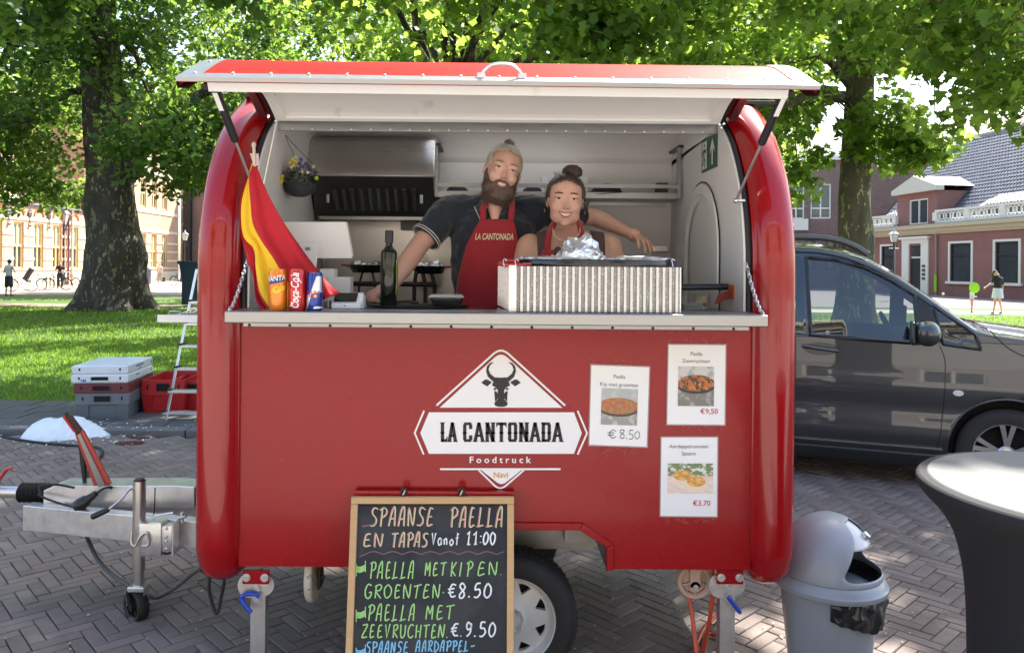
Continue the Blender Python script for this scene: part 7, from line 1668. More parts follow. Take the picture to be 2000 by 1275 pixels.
# hanging flower basket
t = thing('hanging_basket','dark wicker basket of yellow, white and purple flowers hanging inside on the left','flower basket',at(584,330,3.5))
c = Vector(at(585,358,3.5)); r_ = .070; WIC = mat('dark_wicker',(.05,.055,.065),rough=.6)
b = MB(); nW = 26
for i in range(13):
    a = .12 + i * .115; rr2 = r_ * sin(min(a,pi / 2) if a < pi / 2 else pi / 2) ; z_ = -r_ * .85 * cos(a); rad = r_ * sin(a)
    b.tube([(c.x + (rad + .006 * (1 if (k + i) % 2 else -1)) * cos(2 * pi * k / nW),c.y + (rad + .006 * (1 if (k + i) % 2 else -1)) * sin(2 * pi * k / nW),c.z + z_) for k in range(nW)],.0045,5,closed=True)
for k in range(13): b.tube([(c.x + r_ * sin(a) * cos(2 * pi * k / 13),c.y + r_ * sin(a) * sin(2 * pi * k / 13),c.z - r_ * .85 * cos(a)) for a in np.linspace(.05,1.62,8)],.003,4)
b.build('wicker_bowl',WIC,t,smooth=80,kind='stuff')
b = MB(); b.ell((c.x,c.y,c.z - .006),(r_ * .86,r_ * .86,r_ * .72)); b.v = [(x,y,min(z,c.z)) for x,y,z in b.v]; b.build('basket_lining',mat('dark_lining',(.02,.022,.025),rough=.9),t,smooth=80,fix=False)
g = np.random.RandomState(33); lf = []
for k in range(1500):
    a = g.uniform(0,2 * pi); rr2 = sqrt(g.uniform()) * .095; h = g.uniform(-.01,.075) * (1 - (rr2 / .12) ** 2) + (-.02 if rr2 > .08 else 0); p = Vector((c.x + rr2 * cos(a),c.y + rr2 * sin(a),c.z + .012 + h)); d = Vector((cos(a) + g.normal(0,.6),sin(a) + g.normal(0,.6),g.uniform(-.2,1.2))).normalized() * g.uniform(.010,.020); s = d.cross(Vector((0,0,1))).normalized() * .0028; lf.append([tuple(p),tuple(p + d * .5 + s),tuple(p + d),tuple(p + d * .5 - s)])
nmesh('foliage',np.array(lf).reshape(-1,3),np.arange(6000),[4] * 1500,leafmat('basket_leaf',(.05,.075,.03),(.08,.12,.03),.3),t,kind='stuff')
def blooms(nm,m,pts,r):
    b = MB()
    for (px,py) in pts:
        p = Vector(at(px,py,3.42))
        for j in range(9):
            q = 2 * pi * j / 9; b.ell(p + Vector((r * .7 * cos(q),g.uniform(-.004,.004),r * .7 * sin(q))),(r * .45,r * .35,r * .45),6,4)
        b.ell(p + Vector((0,-.003,0)),(r * .5,r * .5,r * .5),6,4)
    b.build(nm,m,t,smooth=80,kind='stuff',fix=False)
blooms('yellow_flowers',mat('yellow_petal',(.55,.50,.06),rough=.7),[(572,312),(566,318),(579,316),(552,345),(550,352),(574,323),(618,348),(549,356)],.008)
blooms('white_flowers',mat('white_petal',(.6,.6,.5),rough=.7),[(578,307),(590,336),(601,337),(612,326),(548,347),(569,327)],.0065)
blooms('purple_flowers',mat('purple_petal',(.10,.08,.22),rough=.7),[(585,320),(591,326),(604,327),(598,320),(563,334),(610,340),(588,312)],.008)
b = MB(); tp = at(552,238,3.5)
for px,py in ((556,318),(575,306),(612,322)): b.tube(crom([tp,at(556,262,3.5),at(px,py,3.5)],4),.0016,5)
b.build('hanging_cords',BLACKP,t,kind='stuff'); b = MB(); b.tube([tp,(tp[0] - .012,tp[1],tp[2] - .03),(tp[0] + .004,tp[1],tp[2] - .045),(tp[0] + .012,tp[1],tp[2] - .02)],.0025,6); b.build('hook',BLACKP,t)
# right side of the worktop
t = thing('grill_tongs','black steel tool with an orange block lying on the worktop right of the grill box','tool',(at(1390,565,3.2)[0],3.2,CT + .08))
b = MB(); b.cyl(at(1328,561,3.2),at(1430,560,3.2),.013,n=12); b.build('tool_bar',mat('dark_blue_steel',(.04,.045,.06),rough=.4,metal=.6),t,smooth=50)
b = MB(); a = at(1428,556,3.15); c = at(1455,585,3.15); b.rbox(a[0],c[0],3.12,3.2,c[2],a[2],.004); b.build('orange_block',mat('orange_paint',(.60,.13,.02),rough=.5),t)
b = MB(); b.add([at(1403,572,3.16),at(1428,566,3.16),at(1428,582,3.16),at(1402,592,3.16),at(1396,594,3.16)],[(0,1,2,3,4)]); o = b.build('dark_red_plate',mat('dark_red_metal',(.22,.03,.02),rough=.5),t); o.modifiers.new('s','SOLIDIFY').thickness = .006
t = thing('paper_cup','cream paper cup at the right of the worktop below the orange block','cup',(at(1371,583,3.28)[0],3.28,WT)); b = MB(); x,y,z = t.location; b.lathe([(.026,0),(.034,.058),(.036,.06),(.031,.055),(.024,.004)],(x,y,z),24); b.build('cup_body',mat('cream_paper',(.62,.56,.45),rough=.7),t,smooth=40)
b = MB(); b.box(x - .005,x + .009,y - .036,y - .034,z + .012,z + .026); b.build('cup_print',mat('cup_print',(.2,.1,.06),rough=.6),t)
t = thing('foam_trays','short stack of grey trays on the worktop right of the grill box','trays',(at(1345,590,3.25)[0],3.25,WT))
for k in range(4): b = MB(); b.rbox(at(1330,590,3.25)[0],at(1360,590,3.25)[0] + .004 * k,3.2,3.3,WT + k * .006,WT + k * .006 + .004,.001); b.build('tray',mat('grey_foam',(.4,.4,.41),rough=.6),t)

# ------------------------------------------------------------------ posters on the front panel
PAP = mat('laminated_paper',(.78,.77,.79),rough=.25,coat=.4,bump=.08,bscale=18); GRT = mat('grey_print',(.16,.16,.17),rough=.6); PNK = mat('pink_print',(.55,.05,.10),rough=.6)
def poster(label,quad,lines,price,pfm,pic,handp=None):
    TLp,TRp,BRp,BLp = quad; t = thing('menu_sheet',label,'poster',at(*BLp,PY - .006),group=None)
    def fn(u,v,o=0):      # u 0..1 across, v 0..1 down
        x = (TLp[0] * (1 - u) + TRp[0] * u) * (1 - v) + (BLp[0] * (1 - u) + BRp[0] * u) * v; y = (TLp[1] * (1 - u) + TRp[1] * u) * (1 - v) + (BLp[1] * (1 - u) + BRp[1] * u) * v
        return at(x,y,PY - .005 - o)
    def sheetm(u0,u1,v0,v1,o,th=.0012,n=6,cur=0):
        b = MB(); b.grid([[fn(u0 + (u1 - u0) * i / n,v0 + (v1 - v0) * j / n,o + cur * (mnoise.noise(Vector((i * .7,j * .6,TLp[0])))) ) for i in range(n + 1)] for j in range(n + 1)]); return b
    o = sheetm(-.02,1.02,-.015,1.015,0,cur=.002).build('lamination',mat('clear_film',(.75,.73,.75),rough=.12,alpha=.35),t,smooth=180)
    o = sheetm(0,1,0,1,.002,cur=.0006).build('paper',PAP,t,smooth=180)
    w = TRp[0] - TLp[0]; hh = BLp[1] - TLp[1]; rot = (TRp[1] - TLp[1]) / w
    for s,v in lines: b = MB(); put_text(b,s,lambda a,c: fn(.49 + a / w,v - c / hh,.0036),10.5,sx=1.0,bold=.002); b.build('printed_line',GRT,t,fix=False)
    if price: b = MB(); put_text(b,price,lambda a,c: fn(.73 + a / w,.865 - c / hh,.0036),14.5,bold=.008); b.build('printed_price',PNK,t,fix=False)
    if handp:
        b = MB(); strokes = handp; 
        for st in strokes: ribbon(b,st,.9,lambda a,c: fn(a / 100,c / 100,.0036))
        b.build('handwritten_price',INK,t,fix=False)
    b = MB(); (u0,u1,v0,v1) = pfm; n = 14
    V_,cs = [],[]
    pm = bpy.data.materials.get(pic) ; b = MB(); b.grid([[fn(u0 + (u1 - u0) * i / 2,v0 + (v1 - v0) * j / 2,.0036) for i in range(3)] for j in range(3)]); ph = b.build('photo_print',pm,t,fix=False)
    uv = ph.data.uv_layers.new(name='UV'); 
    for p in ph.data.polygons:
        for li,vi in zip(p.loop_indices,p.vertices): uv.data[li].uv = ((vi % 3) / 2,1 - (vi // 3) / 2)
    return t
def foodpic(name,bg1,bg2,pan,c1,c2,c3,ell=(.5,.5,.5,.28),tab=(.3,.3,.3),sc=9,bread=False):
    m = bpy.data.materials.new(name); m.use_nodes = True; nt = m.node_tree; p = nt.nodes['Principled BSDF']; p.inputs['Roughness'].default_value = .35
    uv = nd(nt,'ShaderNodeTexCoord').outputs['UV']; sep = nd(nt,'ShaderNodeSeparateXYZ'); nt.links.new(uv,sep.inputs[0])
    def M_(op,a,b_=None):
        n = nd(nt,'ShaderNodeMath',operation=op)
        for i,v in enumerate((a,b_)):
            if v is None: continue
            if isinstance(v,(int,float)): n.inputs[i].default_value = v
            else: nt.links.new(v,n.inputs[i])
        return n.outputs[0]
    def ellm(cx,cy,rx,ry,k=1.0,edge=.06):
        dx = M_('DIVIDE',M_('SUBTRACT',sep.outputs[0],cx),rx * k); dy = M_('DIVIDE',M_('SUBTRACT',sep.outputs[1],cy),ry * k); d = M_('SQRT',M_('ADD',M_('MULTIPLY',dx,dx),M_('MULTIPLY',dy,dy)))
        mr = nd(nt,'ShaderNodeMapRange'); mr.inputs[1].default_value = 1 + edge; mr.inputs[2].default_value = 1; nt.links.new(d,mr.inputs[0]); return mr.outputs[0]
    def mix(f,a,c):
        x = nd(nt,'ShaderNodeMix',data_type='RGBA')
        if isinstance(f,float): x.inputs[0].default_value = f
        else: nt.links.new(f,x.inputs[0])
        for i,v in ((6,a),(7,c)):
            if isinstance(v,tuple): x.inputs[i].default_value = (*v,1)
            else: nt.links.new(v,x.inputs[i])
        return x.outputs[2]
    def nz(s,lo,hi,d=4):
        n = nd(nt,'ShaderNodeTexNoise'); n.inputs['Scale'].default_value = s; n.inputs['Detail'].default_value = d; nt.links.new(uv,n.inputs[0]); r = nd(nt,'ShaderNodeMapRange'); r.inputs[1].default_value = lo; r.inputs[2].default_value = hi; nt.links.new(n.outputs[0],r.inputs[0]); return r.outputs[0]
    food = mix(nz(sc,.45,.55),c1,c2); food = mix(nz(sc * 1.7,.56,.62),food,c3)
    gr = nd(nt,'ShaderNodeMapRange'); gr.inputs[1].default_value = .55; gr.inputs[2].default_value = .62; nt.links.new(sep.outputs[1],gr.inputs[0])
    base = mix(gr.outputs[0],tab,bg1); base = mix(nz(4,.5,.6),base,bg2)
    if bread:
        base = mix(gr.outputs[0],(.75,.55,.5),(.16,.22,.10)); base = mix(nz(7,.5,.58),base,(.72,.68,.62))
        for cx,cy in ((.32,.56),(.62,.36)):
            base = mix(ellm(cx,cy - .13,.25,.17),base,(.80,.62,.48)); base = mix(ellm(cx + .01,cy + .04,.20,.17),base,mix(nz(8,.4,.6),(.78,.45,.12),(.55,.25,.05)))
        nt.links.new(base,p.inputs['Base Color']); return m
    base = mix(ellm(ell[0],ell[1] - .05,ell[2],ell[3],1.07),base,pan); base = mix(ellm(*ell),base,food); nt.links.new(base,p.inputs['Base Color']); return m
foodpic('photo_chicken_paella',(.42,.44,.44),(.5,.5,.5),(.05,.045,.045),(.40,.20,.07),(.48,.10,.05),(.16,.20,.05),ell=(.48,.52,.54,.22),tab=(.30,.29,.28))
foodpic('photo_seafood_paella',(.55,.55,.53),(.35,.36,.36),(.02,.02,.022),(.45,.12,.02),(.05,.035,.02),(.60,.22,.05),ell=(.5,.58,.50,.20),tab=(.20,.18,.16),sc=7)
foodpic('photo_omelette_bread',(.5,.5,.5),(.4,.4,.4),(.1,.1,.1),(.4,.2,.1),(.4,.2,.1),(.4,.2,.1),bread=True)
hp_ = [[(46,82),(40,80),(35,84),(35,88),(40,91),(46,89)],[(31,84),(43,84)],[(31,87),(42,87)],[(60,80),(54,80),(53,83),(60,86),(60,90),(56,91),(53,89),(55,86),(60,82),(60,80)],[(64,90),(65.5,91)],
       [(76,80),(70,80),(69.5,85),(74,85),(76,88),(74,91),(69,91)],[(83,81),(79,84),(79,89),(83,91),(87,88),(87,83),(83,81)]]
poster('menu sheet left of the other two, showing the chicken paella with a handwritten price',[(1155,713),(1268,717),(1263,872),(1151,868)],[('Paella',.155),('Kip met groenten',.255)],None,(.19,.82,.28,.74),'photo_chicken_paella',hp_)
poster('menu sheet at the top right, showing the seafood paella for 9,50',[(1306,673),(1417,674),(1415,829),(1303,828)],[('Paella',.135),('Zeevruchten',.225)],'€9,50',(.18,.81,.27,.77),'photo_seafood_paella')
poster('menu sheet at the bottom right, showing the potato omelette on bread for 3,70',[(1292,854),(1401,854),(1400,1008),(1290,1007)],[('Aardappel-omelet',.135),('Spaans',.225)],'€3,70',(.12,.93,.33,.71),'photo_omelette_bread')
b = MB(); g = np.random.RandomState(3)
for (x0,x1,y) in ((1150,1270,707),(1303,1417,664),(1305,1412,836),(1292,1400,1017),(1158,1240,879)):
    for k in range(26):
        u,v = g.uniform(x0,x1),y + g.normal(0,3); ribbon(b,[(u,v),(u + g.normal(0,4),v + g.normal(0,2.5)),(u + g.normal(0,6),v + g.normal(0,3))],.8,lambda a,c: at(a,c,PY - .0025))
b.build('tape_residue',mat('tape_residue',(.42,.09,.07),rough=.5),TR,fix=False,kind='stuff')

# ------------------------------------------------------------------ chalkboard
t = thing('chalkboard','black menu chalkboard with pale wooden frame and coloured handwriting leaning before the trailer','chalkboard',(at(840,1275,2.6)[0],2.62,.02))
# plane of the board: bottom edge nearer the viewer
Yt,Yb = 2.955,2.70
def bd(x,y,o=0):      # photo point on the slanted board
    # solve Y so that the point lies on the plane through (y=968,Yt) and (y=1275,Yb)
    u,v = unroll(x,y); zt_,zb_3 = H - (968 - CY) * Yt / F,H - (1275 - CY) * Yb / F; k = (Yt - Yb) / (zt_ - zb_3)
    Y = (Yt + k * (H - zt_)) / (1 + k * v / F) if True else 0
    return (u * Y / F,Y - o,H - v * Y / F)
WOODF = mat('pale_pine_frame',(.55,.33,.15),rough=.5,var=.12,vscale=12,stretch=(1,1,9)); CHB = mat('chalkboard_black',(.014,.014,.015),rough=.55,var=.3,vscale=5,stain=(.03,.03,.03),sscale=4,sthr=.5)
TLb,TRb,BLb,BRb = (687,968),(1004,968),(671,1400),(1003,1400)
def lerp2(u,v): return (TLb[0] * (1 - u) * (1 - v) + TRb[0] * u * (1 - v) + BLb[0] * (1 - u) * v + BRb[0] * u * v,TLb[1] * (1 - v) + BLb[1] * v)
def bq(u,v,o=0): x,y = lerp2(u,v); return bd(x,y,o)
b = MB(); b.add([bq(.03,.02),bq(.97,.02),bq(.97,.98),bq(.03,.98)],[(0,1,2,3)]); b.build('writing_surface',CHB,t)
for nm,(u0,u1,v0,v1) in (('top',(0,1,0,.032)),('bottom',(0,1,.968,1)),('l',(0,.042,.0325,.9675)),('r',(.958,1,.0325,.9675))):
    b = MB(); b.add([bq(u,v,o) for o in (-.004,.014) for u,v in ((u0,v0),(u1,v0),(u1,v1),(u0,v1))],[(0,1,2,3),(4,5,6,7),(0,1,5,4),(1,2,6,5),(2,3,7,6),(3,0,4,7)]); b.build('frame_rail',WOODF,t,bevel=.003)
for px in (789,901):
    b = MB(); c = Vector(at(px,959,2.95)); b.tube([c + Vector((.010 * cos(q),0,.013 * sin(q))) for q in np.linspace(0,2 * pi,13)[:-1]],.005,8,closed=True); b.build('hanging_ring',BLACKP,t,smooth=80)
    b = MB(); b.tube([at(px - 2,966,2.94),at(px + 1,960,2.938),at(px + 2,957,2.94)],.003,6); b.build('ring_hook',STEEL,t)
b = MB(); b.box(at(693,960,2.97)[0],at(1004,960,2.97)[0],2.965,2.99,at(800,968,2.97)[2],at(800,958,2.97)[2]); b.build('board_ledge',RED,TR)
# handwriting: a small stroke alphabet (x 0..1, y 0 top .. 1 bottom)
ST = {'S': [[(.95,.08),(.55,0),(.25,.14),(.3,.36),(.7,.55),(.72,.82),(.4,.98),(.0,.95)]],'P': [[(.2,1),(.3,0)],[(.0,.14),(.5,0),(.88,.12),(.8,.4),(.26,.55)]],'A': [[(0,1),(.25,.3),(.5,0),(.7,.05),(.72,1)],[(.12,.62),(.78,.58)]],
      'N': [[(.05,1),(.12,.05),(.68,.95),(.85,0)]],'E': [[(.75,.05),(.3,.08),(.15,.95),(.8,.9)],[(.22,.5),(.65,.46)]],'L': [[(.3,0),(.12,.9),(.0,.96),(.75,.9)]],'T': [[(.0,.1),(1,.02)],[(.5,.06),(.38,1)]],
      'M': [[(.0,1),(.15,.1),(.42,.6),(.75,.02),(.72,1)]],'K': [[(.15,0),(.1,1)],[(.8,.02),(.14,.55),(.75,1)]],'I': [[(.4,0),(.3,1)]],'G': [[(.85,.1),(.4,.02),(.08,.4),(.12,.85),(.5,1),(.8,.8),(.82,.58),(.5,.58)]],
      'R': [[(.15,1),(.2,.02)],[(.05,.1),(.6,0),(.82,.2),(.6,.45),(.2,.5),(.85,1)]],'O': [[(.45,0),(.08,.3),(.08,.75),(.4,1),(.8,.75),(.85,.3),(.45,0)]],'Z': [[(.1,.06),(.85,.03),(.1,.95),(.9,.9)],[(.25,.5),(.7,.48)]],'V': [[(.0,.0),(.35,1),(.8,-.05)]],
      'U': [[(.1,0),(.08,.75),(.4,1),(.75,.75),(.8,0)]],'C': [[(.85,.1),(.4,.02),(.08,.4),(.12,.85),(.5,1),(.85,.85)]],'H': [[(.15,0),(.1,1)],[(.78,0),(.72,1)],[(.14,.5),(.75,.48)]],'D': [[(.15,.02),(.1,.98),(.55,.92),(.85,.6),(.75,.2),(.1,.02)]],
      '1': [[(.1,.25),(.5,0),(.45,1)],[(.2,1),(.75,.98)]],'0': [[(.45,0),(.1,.3),(.1,.75),(.42,1),(.8,.75),(.85,.3),(.45,0)]],'8': [[(.75,.12),(.4,0),(.2,.25),(.7,.65),(.65,.95),(.3,1),(.2,.75),(.7,.35),(.75,.12)]],'5': [[(.8,0),(.3,.02),(.22,.42),(.65,.42),(.82,.7),(.5,1),(.1,.95)]],
      '9': [[(.75,.2),(.4,.0),(.15,.25),(.35,.5),(.75,.35),(.78,.1),(.72,.7),(.3,1)]],'€': [[(.95,.12),(.5,.1),(.25,.5),(.45,.9),(.95,.88)],[(.0,.42),(.75,.36)],[(.0,.64),(.7,.60)]],'.': [[(.15,.93),(.3,1)]],'·': [[(.2,.55),(.35,.62)]],'-': [[(.1,.5),(.85,.45)]],
      ':': [[(.2,.3),(.3,.36)],[(.2,.8),(.3,.86)]],'a': [[(.7,.5),(.3,.45),(.15,.75),(.3,1),(.65,.9),(.72,.5),(.8,1)]],'n': [[(.1,.5),(.15,1)],[(.14,.65),(.5,.45),(.7,.6),(.72,1)]],'o': [[(.45,.5),(.12,.75),(.4,1),(.75,.8),(.45,.5)]],'f': [[(.7,.1),(.4,.05),(.35,1)],[(.1,.45),(.7,.42)]]}
def write(s,x0,x1,y0,y1,w,layer,jit=1.0,slant=.06,dbl=None):
    g = np.random.RandomState(len(s) * 7 + int(x0)); n = sum(.45 if c in ' .:·' else 1 for c in s); adv = (x1 - x0) / n; x = x0; b = MB(); b2 = MB()
    for ch in s:
        a = adv * (.45 if ch in ' .:·' else 1)
        for st in ST.get(ch,[]):
            hh = y1 - y0; P = [(x + p[0] * a * (.82 if ch not in '.:·' else .7) + slant * hh * (1 - p[1]) + g.normal(0,.35) * jit,y0 + p[1] * hh + g.normal(0,.5) * jit) for p in st]
            P3 = [(p.x,p.y) for p in crom([(q[0],q[1],0) for q in P],4)] if len(P) > 3 else P
            ribbon(b,P3,w,lambda u,v: bd(u,v,.0025 + layer * .001))
            if dbl: ribbon(b2,[(q[0] + 1.6,q[1] + .6) for q in P3],w * .7,lambda u,v: bd(u,v,.0045 + layer * .001))
        x += a
    return b,b2
ck = lambda n,c: mat(n,c,rough=.9,var=.25,vscale=90)
PKC,YLC,GNC,WHK,BLK = ck('chalk_pink',(.62,.24,.22)),ck('chalk_yellow',(.62,.62,.36)),ck('chalk_green',(.36,.62,.20)),ck('chalk_white',(.78,.78,.76)),ck('chalk_blue',(.22,.50,.68))
for s,x0,x1,y0,y1,w,m,db in (('SPAANSE',722,850,990,1026,2.6,PKC,1),('PAELLA',878,985,990,1028,2.6,PKC,1),('EN',708,752,1040,1066,2.6,PKC,1),('TAPAS',764,838,1039,1067,2.6,PKC,1),('Vanof',843,900,1040,1063,2.6,WHK,0),('11:00',910,970,1038,1062,3.2,WHK,0),
                                    ('PAELLA',722,812,1096,1129,2.6,GNC,0),('MET',830,874,1097,1123,2.6,GNC,0),('KIP',880,926,1096,1124,2.6,GNC,0),('EN.',932,986,1096,1122,2.6,GNC,0),
                                    ('GROENTEN·',712,872,1140,1167,2.6,GNC,0),('€8.50',874,964,1138,1166,3.2,WHK,0),('PAELLA',718,814,1180,1211,2.6,GNC,0),('MET',832,890,1180,1208,2.6,GNC,0),
                                    ('ZEEVRUCHTEN.',706,878,1218,1244,2.6,GNC,0),('€.9.50',880,972,1214,1242,3.2,WHK,0),('SPAANSE',714,800,1252,1274,2.6,BLK,0),('AARDAPPEL-',812,930,1250,1271,2.6,BLK,0),('OMELET',712,800,1290,1312,2.6,BLK,0),('€3.70',860,950,1290,1316,3.2,WHK,0)):
    b,b2 = write(s,x0,x1,y0,y1,w,0,dbl=db); b.build('chalk_word',m,t,fix=False)
    if db: b2.build('chalk_highlight',YLC,t,fix=False)
b = MB(); ribbon(b,[(702,1086)] + [(714 + k * 4.6,1082 - 6 * abs(sin(pi * (k % 8) / 8 + .15))) for k in range(60)],1.5,lambda u,v: bd(u,v,.0028)); ribbon(b,[(708,1027),(728,1024),(736,1020)],2.6,lambda u,v: bd(u,v,.0028)); b.build('chalk_scallop_line',ck('chalk_mauve',(.30,.14,.16)),t,fix=False)
for y,m in ((1108,GNC),(1197,GNC),(1271,BLK)):
    b = MB(); ribbon(b,[(696,y - 8),(696,y + 16)],1.8,lambda u,v: bd(u,v,.0028)); ribbon(b,[(714,y - 14),(714,y + 8)],1.8,lambda u,v: bd(u,v,.0028))
    for k in range(4): ribbon(b,[(696,y - 3 + k * 3.2),(704,y - 1 + k * 3.0),(714,y - 6 + k * 3.1)],2.4,lambda u,v: bd(u,v,.0028 + .0002 * k))
    b.build('chalk_flag',m,t,fix=False)
b = MB(); b.add([bq(.08,.05,-.02),bq(.12,.05,-.02),(bq(.12,1)[0],3.3,.02),(bq(.08,1)[0],3.3,.02)],[(0,1,2,3)]) ; o = b.build('rear_leg',WOODF,t); o.modifiers.new('s','SOLIDIFY').thickness = .02

# ------------------------------------------------------------------ grey van
VC = Vector((3.72,5.56,0)); VD = Vector((.931,-.365,0)).normalized(); VN = Vector((VD.y,-VD.x,0)).normalized()
if VN.y > 0: VN = -VN
def vsz(x,y,w=0):      # photo point -> (s, z) on the van's side plane offset by w
    u,v = unroll(x,y); d = Vector((u / F,1,0)); o = VC + VN * w; t = o.dot(VN) / d.dot(VN); p = d * t; return ((p - VC).dot(VD),H - v * p.y / F)
V = lambda s,z,w: tuple(VC + VD * s + VN * w + Vector((0,0,z)))
roofpx = [(1545,480),(1600,482),(1650,492),(1700,510),(1750,536),(1800,570),(1850,606),(1900,641),(1935,650)]
RL = [vsz(x,y,-.16) for x,y in roofpx]
RS = [-3.5,-3.35,-3.0] + [q[0] for q in RL] + [.75,.95,1.06]
RZ = [1.70,1.86,1.90] + [q[1] for q in RL] + [RL[-1][1] - .10,RL[-1][1] - .24,.78]
def hz(s): return float(np.interp(s,RS,RZ))
BELT = vsz(1700,662)[1]
def wside(s,z):
    base = -.07 * max(0,(.42 - z) / .2) if z < .42 else 0
    base -= .018 * max(0,1 - abs(z - .98) / .06) * .0
    base += .012 * math.exp(-((z - .80) / .10) ** 2) - .012 * math.exp(-((z - .62) / .08) ** 2)
    if z > BELT: base -= .012 + .26 * ((z - BELT) / .80) ** 1.25
    base -= max(0,s - .45) ** 2 * 1.1 + (max(0,-3.1 - s)) ** 2 * .8
    return base
VANP = mat('grey_metallic_paint',(.048,.053,.062),rough=.34,metal=.5,coat=1.0,coatr=.02,var=.04,vscale=200)
t = VAN = thing('van','dark grey people carrier parked on the bricks to the right of the food trailer','van',tuple(VC + VD * -1.2 + VN * -.95))
S_ = np.concatenate([np.linspace(-3.5,-1.6,12),np.linspace(-1.5,1.06,86)]); WC,WRr = .352,.392; rows = []
for s in S_:
    top = hz(s); bz = min(BELT,top - .04); row = [(s,.24,-.35),(s,.225,wside(s,.225) - .03)]
    zs = list(np.linspace(.25,bz - .001,30)) + list(np.linspace(bz + .004,top - .03,14)); prev = None
    for z in zs: row.append((s,z,wside(s,z)))
    we = wside(s,top - .03)
    row += [(s,top - .012,we - .02),(s,top,we - .06)]
    for k in range(1,7): w = we - .06 + (-.95 - we + .06) * k / 6; row.append((s,top + .05 * (1 - ((6 - k) / 6) ** 2),w))
    rows.append(row)
nr = len(rows[0]); pts = []; 
for r in rows:
    for (s,z,w) in r:
        d = sqrt(s * s + (z - WC) ** 2)
        if d < WRr and w > -.34 and d > .3: k = WRr / d; s2,z2 = s * k,WC + (z - WC) * k; pts.append((s2,z2,w,d))
        else: pts.append((s,z,w,d))
WINS = [[vsz(x,y,-.10) for x,y in P] for P in (((1575,503),(1634,508),(1691,524),(1740,548),(1786,577),(1791,668),(1583,653)),((1822,598),(1900,652),(1910,680),(1838,670)))]
def inpoly(s,z,P):
    c = False
    for i in range(len(P)):
        (a,b_),(d,e) = P[i],P[i - 1]
        if (b_ > z) != (e > z) and s < (d - a) * (z - b_) / (e - b_) + a: c = not c
    return c
WS0,WS1 = vsz(1728,530,-.16)[0],vsz(1932,650,-.16)[0]
fs = []; scr = []
for i in range(len(rows) - 1):
    for k in range(nr - 1):
        q = [i * nr + k,i * nr + k + 1,(i + 1) * nr + k + 1,(i + 1) * nr + k]
        ds = [sqrt(((i_ := rows[j // nr][j % nr])[0]) ** 2 + (i_[1] - WC) ** 2) for j in q]
        if max(ds) < WRr + .001 or (sum(d < WRr for d in ds) >= 3 and False): continue
        if min(ds) < .3: continue
        cs,cz0 = (rows[i][k][0] + rows[i + 1][k][0]) / 2,(rows[i][k][1] + rows[i + 1][k + 1][1]) / 2
        if k < nr - 9 and any(inpoly(cs,cz0,P) for P in WINS): continue
        if k >= nr - 7 and WS0 < cs < WS1: scr.append(q); continue
        fs.append(q)
b = MB(); b.add([V(s,z,w) for s,z,w,d in pts],fs)
b.add([V(2 * 0 + s,z,-1.9 - w) for s,z,w,d in pts],[f[::-1] for f in fs])
b.add([V(*p) for r in (rows[0],) for p in r] ,[tuple(range(nr))]); vb = b.build('body',VANP,t,smooth=50)
b = MB(); b.add([V(s,z,w) for s in (-3.4,.95) for z,w in ((.30,-.12),(1.0,-.12),(1.0,-1.78),(.30,-1.78))],[(0,1,5,4),(1,2,6,5),(2,3,7,6),(4,5,6,7),(0,1,2,3)]); b.build('wheel_wells',mat('black_liner',(.008,.008,.009),rough=.9),t)
def spoly(pts,off,n=24,m=5,fn=None):        # polygon on the side, following the curvature
    b = MB(); ss = [p[0] for p in pts]; s0,s1 = min(ss),max(ss); U = np.linspace(s0 + 1e-4,s1 - 1e-4,n + 1); G = []
    for u in U:
        zs = []
        for i in range(len(pts)):
            (a,c),(d,e) = pts[i],pts[(i + 1) % len(pts)]
            if (a - u) * (d - u) <= 0 and abs(a - d) > 1e-9: zs.append(c + (e - c) * (u - a) / (d - a))
        lo,hi = min(zs),max(zs); G.append([V(u,lo + (hi - lo) * k / m,wside(u,lo + (hi - lo) * k / m) + off) for k in range(m + 1)])
    b.grid(G); return b
GLV = bpy.data.materials.new('car_glass'); GLV.use_nodes = True; _n = GLV.node_tree; _m = nd(_n,'ShaderNodeMixShader'); _f = nd(_n,'ShaderNodeFresnel',i_0=1.9); _t = nd(_n,'ShaderNodeBsdfTransparent'); _t.inputs[0].default_value = (.28,.31,.31,1); _g = nd(_n,'ShaderNodeBsdfGlossy'); _g.inputs['Roughness'].default_value = .01
for a,c in ((_f.outputs[0],_m.inputs[0]),(_t.outputs[0],_m.inputs[1]),(_g.outputs[0],_m.inputs[2]),(_m.outputs[0],_n.nodes['Material Output'].inputs[0])): _n.links.new(a,c); TRIM = mat('satin_black_trim',(.015,.015,.017),rough=.3)
win = WINS[0]
def seal(P,r=.013):
    b = MB(); Q = [(a + (c - a) * k / 8,b_ + (d - b_) * k / 8) for (a,b_),(c,d) in zip(P,P[1:] + P[:1]) for k in range(8)]; b.tube([V(s,z,wside(s,z) + .002) for s,z in Q],r,6,closed=True); return b.build('window_seal',TRIM,t,smooth=60)
seal(win,.017)
b = MB(); b.add([V(s,z,w) for s,z,w,d in pts] + [V(s,z,-1.9 - w) for s,z,w,d in pts],scr + [[j + len(pts) for j in f] for f in scr]); b.build('windscreen',GLV,t,fix=False)
CAB = mat('cabin_fabric',(.035,.036,.038),rough=.85); Mc = Matrix.Translation(VC) @ Matrix.Rotation(math.atan2(VD.y,VD.x),4,'Z')
